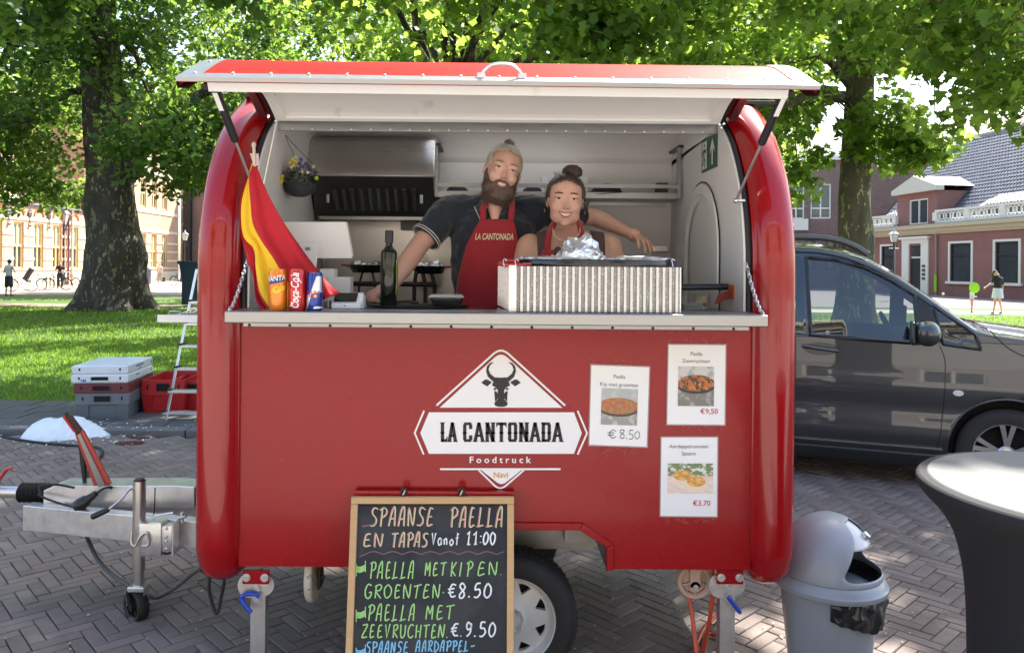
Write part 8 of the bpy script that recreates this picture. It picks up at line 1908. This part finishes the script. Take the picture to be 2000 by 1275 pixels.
for yy in (.50,1.40):
    b = MB(); b.rbox(-1.50,-1.30,yy - .24,yy + .24,.95,1.50,.06,Mc @ Matrix.Translation((-1.4,0,1)) @ Matrix.Rotation(R(-14),4,'Y') @ Matrix.Translation((1.4,0,-1))); b.rbox(-1.60,-1.48,yy - .13,yy + .13,1.52,1.72,.04,Mc); b.build('seat',CAB,t,smooth=50)
b = MB(); b.rbox(-.62,.30,.16,1.74,.95,1.14,.05,Mc); b.build('dashboard',CAB,t,smooth=50)
b = MB(); Mw = Mc @ Matrix.Translation((-.72,.5,1.16)) @ Matrix.Rotation(R(65),4,'Y'); b.tube([tuple(Mw @ Vector((.18 * cos(q),.18 * sin(q),0))) for q in np.linspace(0,2 * pi,25)[:-1]],.014,8,closed=True); b.cyl(tuple(Mw @ Vector((-.17,0,0))),tuple(Mw @ Vector((.17,0,0))),.014,n=6); b.build('steering_wheel',TRIM,t,smooth=60)
b = MB(); b.box(-2.6,-2.5,.12,1.78,.95,1.75,Mc); b.build('cabin_partition',CAB,t)
wg = spoly(win,.005,30).build('side_window',GLV,t,smooth=60)
q = WINS[1]; seal(q); spoly(q,.005,14).build('quarter_window',GLV,t,smooth=60)
q = [vsz(x,y,-.10) for x,y in ((1789,578),(1816,596),(1834,668),(1795,668))]; spoly(q,.004,8).build('mirror_base',TRIM,t,smooth=60)
q = [vsz(x,y,-.05) for x,y in ((1520,500),(1562,500),(1570,505),(1577,652),(1520,649))]; spoly(q,.003,12).build('rear_side_window',GLV,t,smooth=60)
def line(name,px,r,m,w=0,off=.001,n=4):
    P = crom([(s,z,0) for s,z in (vsz(x,y,w) for x,y in px)],n); b = MB(); b.tube([V(p.x,p.y,wside(p.x,p.y) + off) for p in P],r,6); return b.build(name,m,t,smooth=80)
line('door_seam',[(1835,674),(1845,700),(1846,735),(1843,790),(1836,850),(1826,888)],.0045,TRIM,off=-.002)
line('belt_moulding',[(1545,650),(1620,655),(1700,661),(1790,668)],.010,mat('dark_chrome',(.12,.13,.16),rough=.15,metal=.9),off=.0)
line('bonnet_seam',[(1935,645),(1950,662),(1972,682),(2005,698)],.004,TRIM,off=.0)
line('gutter_trim',[(1545,491),(1600,494),(1650,504),(1700,523),(1750,550),(1800,585),(1818,598)],.006,TRIM,w=-.14,off=.003)
# handle in its recess
q = [(vsz(1604,681)[0] + .135 * cos(a),vsz(1604,681)[1] + .05 * sin(a)) for a in np.linspace(0,2 * pi,19)[:-1]]; spoly(q,.002,16).build('handle_recess',mat('dark_recess',(.02,.021,.024),rough=.25,coat=.5),t,smooth=60)
a,c = vsz(1569,676),vsz(1637,684); b = MB(); b.tube(crom([V(a[0],a[1],wside(*a) + .004),V(a[0] + .02,a[1],wside(*a) + .030),V(c[0] - .03,c[1],wside(*c) + .032),V(c[0],c[1],wside(*c) + .006)],5),.015,10,flat=1.0); b.build('door_handle',VANP,t,smooth=60)
q = [(vsz(1871,767)[0] + .036 * cos(a),vsz(1871,767)[1] + .022 * sin(a)) for a in np.linspace(0,2 * pi,17)[:-1]]; spoly(q,.006,12).build('indicator_lamp',mat('clear_lamp',(.72,.70,.74),rough=.15,coat=.5),t,smooth=60)
# mirror
m0 = Vector(V(*vsz(1812,651,.12),.14)); b = MB(); M_ = Matrix.Translation(m0) @ Matrix.Rotation(math.atan2(VD.y,VD.x),4,'Z')
b.ell((0,0,0),(.085,.10,.095),22,16,M_); b.ell((-.05,-.0,.0),(.05,.095,.088),18,12,M_); o = b.build('mirror_housing',VANP,t,fix=False); remesh(o,.010,3,.5)
b = MB(); b.rbox(-.115,-.09,-.085,.085,-.085,.085,.02,M_); b.build('mirror_back',TRIM,t)
b = MB(); b.tube([V(*vsz(1806,668,0),.0),tuple(m0 + Vector((0,0,-.06)))],.03,10); b.build('mirror_arm',TRIM,t,smooth=50)
# sill trims
b = MB(); G = []
for s in np.linspace(-3.2,-.42,20): G.append([V(s,z,wside(s,max(z,.3)) + o) for z,o in ((.300,.002),(.295,.016),(.285,.020),(.265,.010),(.20,.000),(.185,-.02),(.175,-.10))])
b.grid(G); b.build('sill_trim',mat('sill_black',(.02,.021,.024),rough=.28,coat=.3),t,smooth=60)
G = []
for s in np.linspace(-3.2,-.42,20): G.append([V(s,z,wside(s,.35) + o) for z,o in ((.352,.001),(.348,.010),(.335,.010),(.330,.001))])
b = MB(); b.grid(G); b.build('sill_moulding',mat('sill_chrome',(.25,.27,.3),rough=.2,metal=.9),t,smooth=30)
# roof rail
b = MB(); P = [(vsz(x,y,-.26)) for x,y in ((1500,464),(1545,463),(1600,464),(1640,470),(1670,481),(1695,497))]; b.tube(crom([V(s,z,-.27) for s,z in P],5),.022,10,flat=1.2); b.build('roof_rail',mat('rail_grey',(.10,.105,.11),rough=.3,metal=.6),t,smooth=60)
# arch lip and wheel
b = MB(); A = np.linspace(-.35,pi + .35,40); b.tube([V(WRr * cos(a),WC + WRr * sin(a),wside(WRr * cos(a),max(.3,WC + WRr * sin(a))) - .004) for a in A],.010,8); b.build('arch_lip',VANP,t,smooth=60)
for s0 in (0,-3.2 + .2):
    Mv = Matrix.Translation(Vector(V(s0,.335,-.035))) @ Matrix.Rotation(math.atan2(VD.y,VD.x),4,'Z')
    b = MB(); b.lathe([(.225,.01),(.235,-.004),(.27,-.008),(.31,.0),(.332,.02),(.335,.06),(.335,.19),(.32,.21),(.22,.21)],(0,0,0),56,M=Mv,axis='y'); w = b.build('wheel',MATS['tyre_rubber'],t,smooth=35)
    if s0 < 0: break
    AL = mat('polished_alloy',(.55,.55,.55),rough=.22,metal=.9); b = MB(); b.lathe([(.222,.04),(.228,.006),(.222,.0),(.214,.006),(.208,.05),(.20,.12)],(0,0,0),56,M=Mv,axis='y')
    for k in range(5):
        for dq in (-.17,.17):
            q = 2 * pi * k / 5 + .3; P = [(.045,dq * .35,.030),(.12,dq * .75,.018),(.216,dq,.008)]; vs = []
            for r,a,y in P:
                for e in (-1,1): wd = .011 + .006 * (r / .2); vs += [(r * cos(q + a) - e * wd * sin(q + a),y,r * sin(q + a) + e * wd * cos(q + a)),(r * cos(q + a) - e * wd * .8 * sin(q + a),y + .03,r * sin(q + a) + e * wd * .8 * cos(q + a))]
            b.add(vs,[(0,2,6,4),(4,6,10,8),(0,1,5,4),(4,5,9,8),(2,3,7,6),(6,7,11,10)],Mv)
    b.lathe([(.06,.03),(.045,.015),(.0,.012)],(0,0,0),24,M=Mv,axis='y'); rm = b.build('rim',AL,w,smooth=30)
    b = MB(); b.lathe([(.20,.10),(0,.10)],(0,0,0),30,M=Mv,axis='y'); b.build('brake_disc',mat('dark_iron',(.03,.03,.03),rough=.6,metal=.5),w)
# headlamp end of the bonnet
b = MB(); b.rbox(.80,.98,-.06,.0,.70,.86,.02,Matrix.Translation(VC) @ Matrix.Rotation(math.atan2(VD.y,VD.x),4,'Z') @ Matrix.Translation((0,.27,0))); b.build('headlight',mat('lamp_lens',(.6,.62,.65),rough=.05,coat=1),t)

# ------------------------------------------------------------------ dome-lid bin
t = thing('litter_bin','silver grey bin with domed flap lid and black bag beside the right trailer end','bin',(1.375,3.16,0))
bc = Vector((at(1619,1118,3.16)[0],3.16,0)); zr_ = at(1619,1122,3.16)[2]; rB = .210
BING = mat('silver_grey_plastic',(.25,.27,.31),rough=.38,coat=.12,bump=.03,bscale=200,var=.04)
b = MB(); b.lathe([(.15,0),(.152,.02),(rB - .018,zr_ - .03)],bc,56); b.build('bin_body',BING,t,smooth=40)
b = MB(); b.lathe([(rB - .016,zr_ - .036),(rB + .006,zr_ - .036),(rB + .012,zr_ - .028),(rB + .012,zr_ - .014),(rB + .004,zr_ - .006),(rB + .002,zr_ + .006),(rB - .006,zr_ + .014),(rB - .012,zr_ + .022)],bc,64,cap=False); lid_ = b.build('lid_rim',BING,t,smooth=40)
HD_ = .235; dirA = math.atan2(-.72,1.0)
def dome(r,h,a,e): return (bc.x + r * cos(e) * cos(a),bc.y + r * cos(e) * sin(a),zr_ + .018 + h * sin(e))
NA,NE = 120,44; P = []; keepf = []
def inside_open(a,e):
    d = (a - dirA + pi) % (2 * pi) - pi; hw = .66 if e < .45 else .66 - .10 * (e - .45)
    k = 1.0 - max(0,(.20 - e)) * 1.6
    return abs(d) < (1.12 - .55 * min(1,max(0,(e - .15) / .75)) ) * k and .10 < e < 1.22
b = MB(); rows = []
for j in range(NE + 1):
    e = (pi / 2) * j / NE; rows.append([dome(rB - .012,HD_,2 * pi * i / NA,e * .999) for i in range(NA)])
vs = [p for r in rows for p in r]; fs = [(j * NA + i,j * NA + (i + 1) % NA,(j + 1) * NA + (i + 1) % NA,(j + 1) * NA + i) for j in range(NE) for i in range(NA) if not inside_open(2 * pi * (i + .5) / NA,(pi / 2) * (j + .5) / NE)]
b.add(vs,fs); dm = b.build('dome',BING,t,fix=True)
bm = bmesh.new(); bm.from_mesh(dm.data); bmesh.ops.delete(bm,geom=[v for v in bm.verts if not v.link_faces],context='VERTS'); bmesh.ops.remove_doubles(bm,verts=bm.verts,dist=.0008)
bv = [v for v in bm.verts if v.is_boundary and v.co.z > zr_ + .025]
for _ in range(8):
    nw = {v: sum((o.co for o in [e.other_vert(v) for e in v.link_edges if e.is_boundary]),Vector()) / max(1,len([e for e in v.link_edges if e.is_boundary])) for v in bv}
    for v,c in nw.items(): v.co = v.co.lerp(c,.6)
bmesh.ops.recalc_face_normals(bm,faces=bm.faces); bm.to_mesh(dm.data); bm.free(); dm.data.polygons.foreach_set('use_smooth',[True] * len(dm.data.polygons)); sm_ = dm.modifiers.new('s','SOLIDIFY'); sm_.thickness = .004; sm_.offset = 0
b = MB(); G = []
for j in range(17):
    e = .62 + .80 * j / 16; G.append([dome(rB - .022,HD_ - .008,dirA + (.80 - .30 * max(0,e - .9)) * (i / 12 - 1),e) for i in range(25)])
b.grid(G); fl2 = b.build('flap',mat('flap_plastic',(.48,.49,.52),rough=.32,coat=.2),t,smooth=180); fl2.modifiers.new('s','SOLIDIFY').thickness = .004
b = MB(); c = Vector(dome(rB - .016,HD_,dirA + .05,.80)); nrm = (c - Vector((bc.x,bc.y,zr_ + .02))).normalized(); b.tube([c - nrm * .01,c + nrm * .012,c + nrm * .014],[.014,.015,.012],14); b.build('flap_knob',mat('chrome_knob',(.7,.7,.72),rough=.2,metal=.9),fl2,smooth=40)
BAG = mat('black_bag_film',(.012,.012,.013),rough=.3,coat=.25)
b = MB(); G = []; g = np.random.RandomState(4)
for j in range(22):
    v = j / 21; row = []
    for i in range(80):
        a = -1.95 + 2.2 * i / 79; dn = .150 * (1 - .55 * abs(i / 79 - .62) ** 1.3 * 1.6); fold = .016 * mnoise.noise(Vector((a * 6,v * 2.5,1))) + .004 * abs(mnoise.noise(Vector((a * 11,v * 5,5))))
        r = rB - .012 + .012 * sin(pi * v) + fold - .012 * v + .006; row.append((bc.x + r * cos(a),bc.y + r * sin(a),zr_ - .03 - dn * v + .006 * mnoise.noise(Vector((a * 9,v,3))) * v))
    G.append(row)
b.grid(G); b.build('bag_overhang',BAG,t,smooth=50)
b = MB(); G = []
for j in range(12):
    v = j / 11; G.append([(bc.x + (rB - .03 - .03 * v + .012 * mnoise.noise(Vector((cos(a) * 3,sin(a) * 3,v * 3)))) * cos(a),bc.y + (rB - .03 - .03 * v + .012 * mnoise.noise(Vector((cos(a) * 3,sin(a) * 3,v * 3)))) * sin(a),zr_ + .03 - .20 * v) for a in np.linspace(0,2 * pi,49)[:-1]])
b.grid(G,closed=True); b.f.append(tuple(len(b.v) - 48 + k for k in range(48))); b.build('bag_inside',BAG,t,smooth=50)

# ------------------------------------------------------------------ standing table under a stretch cover
t = thing('standing_table','round standing table in a charcoal stretch cover at the right edge of the photo','table',(1.62,2.03,0))
COV = mat('charcoal_stretch_cloth',(.011,.011,.0135),rough=.85,bump=.12,bscale=300)
prof = [(.30,.0),(.325,.03),(.318,.3),(.316,.6),(.322,.78),(.336,.88),(.358,.955),(.392,1.01),(.425,1.045),(.441,1.066),(.446,1.082),(.445,1.094),(.438,1.100)]
P2 = [(p.x,p.y) for p in crom([(a,c,0) for a,c in prof],4)]
b = MB(); b.lathe(P2,(1.62,2.03,0),96,cap=False); b.build('stretch_cover',COV,t,smooth=60)
b = MB(); b.lathe([(.438,1.1001),(.418,1.1018)],(1.62,2.03,0),96,cap=False); b.build('cover_hem',COV,t,smooth=60)
TOPM = mat('grey_melange_top',(.125,.125,.12),rough=.75,var=.22,vscale=170,bump=.1,bscale=300)
b = MB(); b.lathe([(.418,1.1020),(.414,1.1045),(0,1.1045)],(1.62,2.03,0),96,cap=False); b.build('table_top_cloth',TOPM,t,smooth=30)

# ------------------------------------------------------------------ ladder, crates, ice, cables
t = thing('step_ladder','aluminium step ladder standing on the kerb behind the left end of the trailer','ladder',(gnd(322,832)[0],7.9,.07))
LAL = mat('ladder_aluminium',(.62,.63,.66),rough=.3,metal=.8)
bt = Vector(at(322,828,7.9)); tp = Vector(at(384,528,8.15)); st = [(803,320),(761,331),(717,344),(673,353),(630,363),(588,371)]
beam('front_rail',bt,tp,.03,.055,LAL,t); o2 = Vector((.50,.0,0)); beam('front_rail',bt + o2,tp + Vector((.30,0,0)),.03,.055,LAL,t)
rb_ = Vector(at(392,800,8.9)); beam('rear_rail',rb_,tp + Vector((.05,.06,0)),.03,.04,LAL,t); beam('rear_rail',rb_ + o2 * .8,tp + Vector((.28,.06,0)),.03,.04,LAL,t)
for y,x in st:
    p = Vector(at(x,y,7.95)); b = MB(); k = (p.z - bt.z) / (tp.z - bt.z); xr = (bt + o2).lerp(tp + Vector((.30,0,0)),k).x; b.rbox(p.x + .0,xr,p.y - .045,p.y + .06,p.z - .028,p.z,.004); b.build('step',LAL,t)
    b = MB(); b.box(p.x - .005,p.x + .03,p.y - .05,p.y + .065,p.z - .004,p.z + .016); b.build('step_joint',BLACKP,t)
b = MB(); b.cbox(bt + Vector((0,0,-.02)),(.09,.07,.05)); b.build('rubber_foot',BLACKR,t,bevel=.008)

def crate(name,label,loc,rz,w,l,h,m,z0,rim=.10,legs=True,lid=False,group=None,hand=True,inside=True):
    t = thing(name,label,'crate',(loc[0],loc[1],z0),rz,group)
    X,Y_ = w / 2,l / 2; tw = .012
    b = MB(); taper = .9 if legs else 1
    def ringq(kx,ky,z): return [(-X * kx,-Y_ * ky,z),(X * kx,-Y_ * ky,z),(X * kx,Y_ * ky,z),(-X * kx,Y_ * ky,z)]
    zl = h - rim
    vs = ringq(.86,.9,0) + ringq(.92,.95,zl) + ringq(1,1,zl) + ringq(1,1,h) + ringq(.955,.97,h) + ringq(.86,.9,.03)
    fs = [(a * 4 + i,a * 4 + (i + 1) % 4,a * 4 + 4 + (i + 1) % 4,a * 4 + 4 + i) for a in range(5) for i in range(4)] + [(0,1,2,3),(20,21,22,23)]
    if not inside: vs = ringq(.97,.98,0) + ringq(1,1,.02) + ringq(1,1,h - .01) + ringq(.98,.99,h); fs = [(a * 4 + i,a * 4 + (i + 1) % 4,a * 4 + 4 + (i + 1) % 4,a * 4 + 4 + i) for a in range(3) for i in range(4)] + [(0,1,2,3),(12,13,14,15)]
    b.add(vs,fs); b.build('shell',m,t,wc=False,bevel=.006)
    dk = mat('crate_hole',(.012,.01,.01),rough=.9)
    if legs:
        for sx in (-1,1):
            b = MB(); b.add([(sx * X * .50,-Y_ * 1.0,zl),(sx * X * .98,-Y_ * 1.0,zl),(sx * X * .92,-Y_ * .93,0),(sx * X * .56,-Y_ * .93,0)] + [(sx * X * .50,-Y_ * .94,zl),(sx * X * .98,-Y_ * .9,zl),(sx * X * .92,-Y_ * .86,0),(sx * X * .56,-Y_ * .86,0)],[(0,1,2,3),(0,3,7,4),(1,2,6,5),(2,3,7,6)]); b.build('corner_post',m,t,wc=False,bevel=.004)
        b = MB(); b.add([(X * 1.0,-Y_ * .95,zl),(X * 1.0,-Y_ * .6,zl),(X * .92,-Y_ * .62,0),(X * .92,-Y_ * .9,0),(X * .9,-Y_ * .95,zl),(X * .9,-Y_ * .6,zl),(X * .86,-Y_ * .62,0),(X * .86,-Y_ * .9,0)],[(0,1,2,3),(0,3,7,4),(1,2,6,5),(2,3,7,6)]); b.build('corner_post',m,t,wc=False,bevel=.004)
    if hand:
        b = MB(); b.box(-X * .30,X * .30,-Y_ - .002,-Y_ + .004,h - rim * .72,h - rim * .24); b.build('hand_hole',dk,t,wc=False)
        b = MB(); b.frame(-X * .34,X * .34,h - rim * .80,h - rim * .16,.008,-Y_ - .008,-Y_ - .0025); b.build('hand_hole_rim',m,t,wc=False)
    for sx in (-1,1):
        b = MB(); b.box(sx * X * .72 - .008,sx * X * .72 + .008,-Y_ - .003,-Y_ + .002,h - rim * .6,h - rim * .3); b.build('slot',dk,t,wc=False)
    return t
WCR = mat('white_crate_plastic',(.66,.70,.74),rough=.4,var=.06,vscale=5); GCR = mat('grey_crate_plastic',(.13,.15,.17),rough=.45,var=.08); RCR = mat('red_crate_plastic',(.42,.015,.02),rough=.4,var=.08); MCR = mat('maroon_crate_plastic',(.13,.03,.035),rough=.5)
c1 = Vector(at(181,815,8.02)); cz = .07
gx_,gy_ = -4.10,8.30; rz1 = R(7)
crate('fish_crate','grey plastic crate at the bottom of the stack beside the ice heap',(gx_,gy_),rz1,.53,.78,.27,GCR,cz,rim=.12)
crate('fish_crate','dark maroon crate between the grey crate and the white ones',(gx_ - .01,gy_),rz1,.54,.79,.10,MCR,cz + .271,rim=.10,legs=False)
w1_ = crate('fish_crate','lower of the two white plastic crates on the stack by the lawn',(gx_ - .03,gy_ + .01),rz1,.56,.80,.09,WCR,cz + .372,rim=.085,legs=False,inside=False,hand=True)
w2_ = crate('fish_crate','upper white plastic crate turned upside down on top of the stack',(gx_ - .03,gy_ + .01),rz1,.55,.79,.09,WCR,cz + .463,rim=.085,legs=False,inside=False,hand=False)
BLP = mat('blue_print',(.04,.06,.42),rough=.6)
b = MB(); put_text(b,'YM',lambda u,v: (-.16 + u,-.4025,.015 + v),.04,bold=.6); b.build('crate_lettering',BLP,w1_,wc=False,fix=False)
for w_,wd in ((w2_,(.07,.03,.06,.04)),(w1_,(.05,.03))):
    b = MB(); y_ = -.16
    for q in wd: ribbon(b,[(y_,.057),(y_ + q,.057)],.014,lambda u,v: (.2815,u,v)); y_ += q + .012
    if w_ is w2_: b.add([(.2815,-.08 + y,.010 + z) for y,z in ((0,0),(.04,0),(.05,.02),(.05,.04),(.03,.015))],[(0,1,2,3,4)])
    b.build('crate_lettering',BLP,w_,wc=False,fix=False)
    b = MB(); b.add([(.2815,.33 + y,.045 + z) for y,z in ((0,.022),(-.018,0),(0,-.022),(.018,0))],[(0,1,2,3)]); b.build('diamond_mark',BLP,w_,wc=False,fix=False)
crate('fish_crate','red plastic crate right of the grey stack, its handle hole facing the viewer',(gnd(295,812,.07)[0] + .03,8.62),R(5),.45,.70,.36,RCR,cz,rim=.17)
crate('fish_crate','second red crate half hidden behind the ladder and the trailer',(gnd(366,800,.07)[0] + .05,8.75),R(3),.46,.72,.33,RCR,cz,rim=.15)
# crushed ice heap
b = MB(); G = []; ic = Vector((gnd(147,845)[0],7.42,0))
for j in range(40):
    row = []
    for i in range(90):
        u,v = i / 89 * 2 - 1,j / 39 * 2 - 1; rr2 = sqrt(u * u + v * v); h = max(0,1 - rr2 ** 2.2) ** .8 * .17 * (1 - .25 * u + .1 * sin(u * 7)); n_ = mnoise.noise(Vector((u * 5,v * 4,2))) * .022 + mnoise.noise(Vector((u * 16,v * 9,7))) * .010
        k = 1 + .10 * sin(3 * atan2(v,u) + 1) ; row.append((ic.x + u * .42 * k,ic.y + v * .30 * k,.012 + (h + n_ if h > .003 else -.02)))
    G.append(row)
b.grid(G); ice = b.build('ice_heap',mat('crushed_ice',(.74,.80,.86),rough=.5,bump=1.0,bscale=90,var=.04,vscale=30),smooth=60,kind='stuff'); tag(ice,'heap of crushed white ice tipped out on the kerb behind the drawbar','ice')
b = MB(); g = np.random.RandomState(3)
for k in range(140):
    x,y = ic.x + g.normal(.25,.45),ic.y + g.normal(-.05,.22)
    if y > 7.4 : z = .075
    else: z = .03
    s = g.uniform(.004,.012); b.ell((x,y,z),(s,s,s * .6),5,3)
o = b.build('ice_crumbs',MATS['crushed_ice'],kind='stuff'); tag(o,'small crumbs of ice scattered round the white heap','ice crumbs')
# wet stains on the bricks
def blot(name,label,c,rx,ry,m,z,seed,cat='stain'):
    g = np.random.RandomState(seed); P = []
    for k in range(40):
        a = 2 * pi * k / 40; r = 1 + .35 * mnoise.noise(Vector((cos(a) * 1.5 + seed,sin(a) * 1.5,0))) + .18 * mnoise.noise(Vector((cos(a) * 5,sin(a) * 5,seed))); P.append((c[0] + rx * r * cos(a),c[1] + ry * r * sin(a),z))
    b = MB(); b.add(P,[tuple(range(40))]); return tag(b.build(name,m,fix=False,kind='stuff'),label,cat)
blot('wet_stain','dark red wet blot on the bricks left of the trailer',(gnd(255,870)[0],gnd(255,871)[1]),.15,.07,mat('red_wet',(.13,.02,.02),rough=.2),.0315,3)
blot('wet_stain','small dark red blot behind the larger one on the bricks',(gnd(276,860)[0],gnd(276,861)[1]),.10,.035,MATS['red_wet'],.0315,8)
# black cable across the square, orange hose, litter
cb = MB(); cb.tube(crom([gnd(-40,845,.035),gnd(60,862,.035),gnd(140,870,.035),gnd(185,873,.035),gnd(200,882,.035),gnd(192,897,.035),gnd(176,915,.035),gnd(168,930,.035),gnd(160,955,.035)],8),.013,8)
tag(cb.build('black_cable',BLACKR,smooth=80),'black cable crossing the bricks from the left edge to behind the drawbar','cable')
hs = MB(); pz = .045
P = [at(1345,1152,3.14),at(1346,1170,3.12),at(1352,1200,3.10),(at(1372,1228,3.0)[0],3.05,.10),(at(1388,1236,3.35)[0],3.42,pz),(at(1410,1238,3.4)[0],3.42,pz),(at(1440,1228,3.4)[0],3.50,pz),(at(1452,1210,3.5)[0],3.66,pz),(at(1440,1202,3.6)[0],3.70,pz),(at(1410,1203,3.6)[0],3.62,pz + .012),(at(1385,1225,3.4)[0],3.45,pz + .03),(at(1365,1245,3.3)[0],3.32,pz + .02),(at(1359,1257,3.3)[0],3.27,pz + .02),(at(1372,1252,3.2)[0],3.2,.07),at(1385,1215,3.12),at(1392,1160,3.10),at(1391,1105,3.10)]
hs.tube(crom(P,8),.0085,10); tag(hs.build('orange_hose',mat('orange_rubber',(.55,.07,.03),rough=.35,coat=.2),smooth=80),'orange red gas hose looping down to the bricks by the right support leg','hose')
b = MB(); g = np.random.RandomState(12); n = 0
for k in range(420):
    y = g.uniform(2.9,7); x = g.uniform(-.7 * y,.72 * y); s = g.uniform(.004,.011)
    a = g.uniform(0,pi); b.add([(x + s * cos(a + q) * (1 if i % 2 else .6),y + s * sin(a + q),.033 + g.uniform(0,.004)) for i,q in enumerate((0,1.3,2.6,4,5.1))],[(0,1,2,3,4)])
tag(b.build('dry_leaf_bits',mat('leaf_litter',(.45,.42,.30),rough=.9,island=.4),fix=False,kind='stuff'),'pale leaf and blossom bits strewn over the brick paving','leaf litter')

# ------------------------------------------------------------------ house front behind the viewer (seen in reflections)
t = thing('townhouse_row','pale brick house front with white windows, mirrored in the van glass','building',(0,-17,0)); BRP = brickmat('pale_brick',(.44,.38,.33),(.39,.34,.30),(.5,.46,.42))
ff = wallf((-24,-17,0),(1,0,0),(0,1,0)); hh_ = []
for k in range(12): hh_ += [(1.5 + k * 4,3.5 + k * 4,1.2,3.6),(1.5 + k * 4,3.5 + k * 4,5.2,7.4),(1.5 + k * 4,3.5 + k * 4,8.8,10.8)]
wall_with_holes(ff,0,49,0,12,hh_).build('wall',BRP,t)
for h in hh_: window(t,ff,*h,WHT,w=.12,trans=h[2] + 1.5)
b = MB(); fbox(b,ff,0,49,.003,.4,11.7,12.2); b.build('cornice',WHT,t)
print('objects',len(bpy.data.objects),'tris',sum(sum(max(0,len(p.vertices) - 2) for p in o.data.polygons) if len(o.data.polygons) < 5000 else len(o.data.loops) // 2 for o in bpy.data.objects if o.type == 'MESH'))
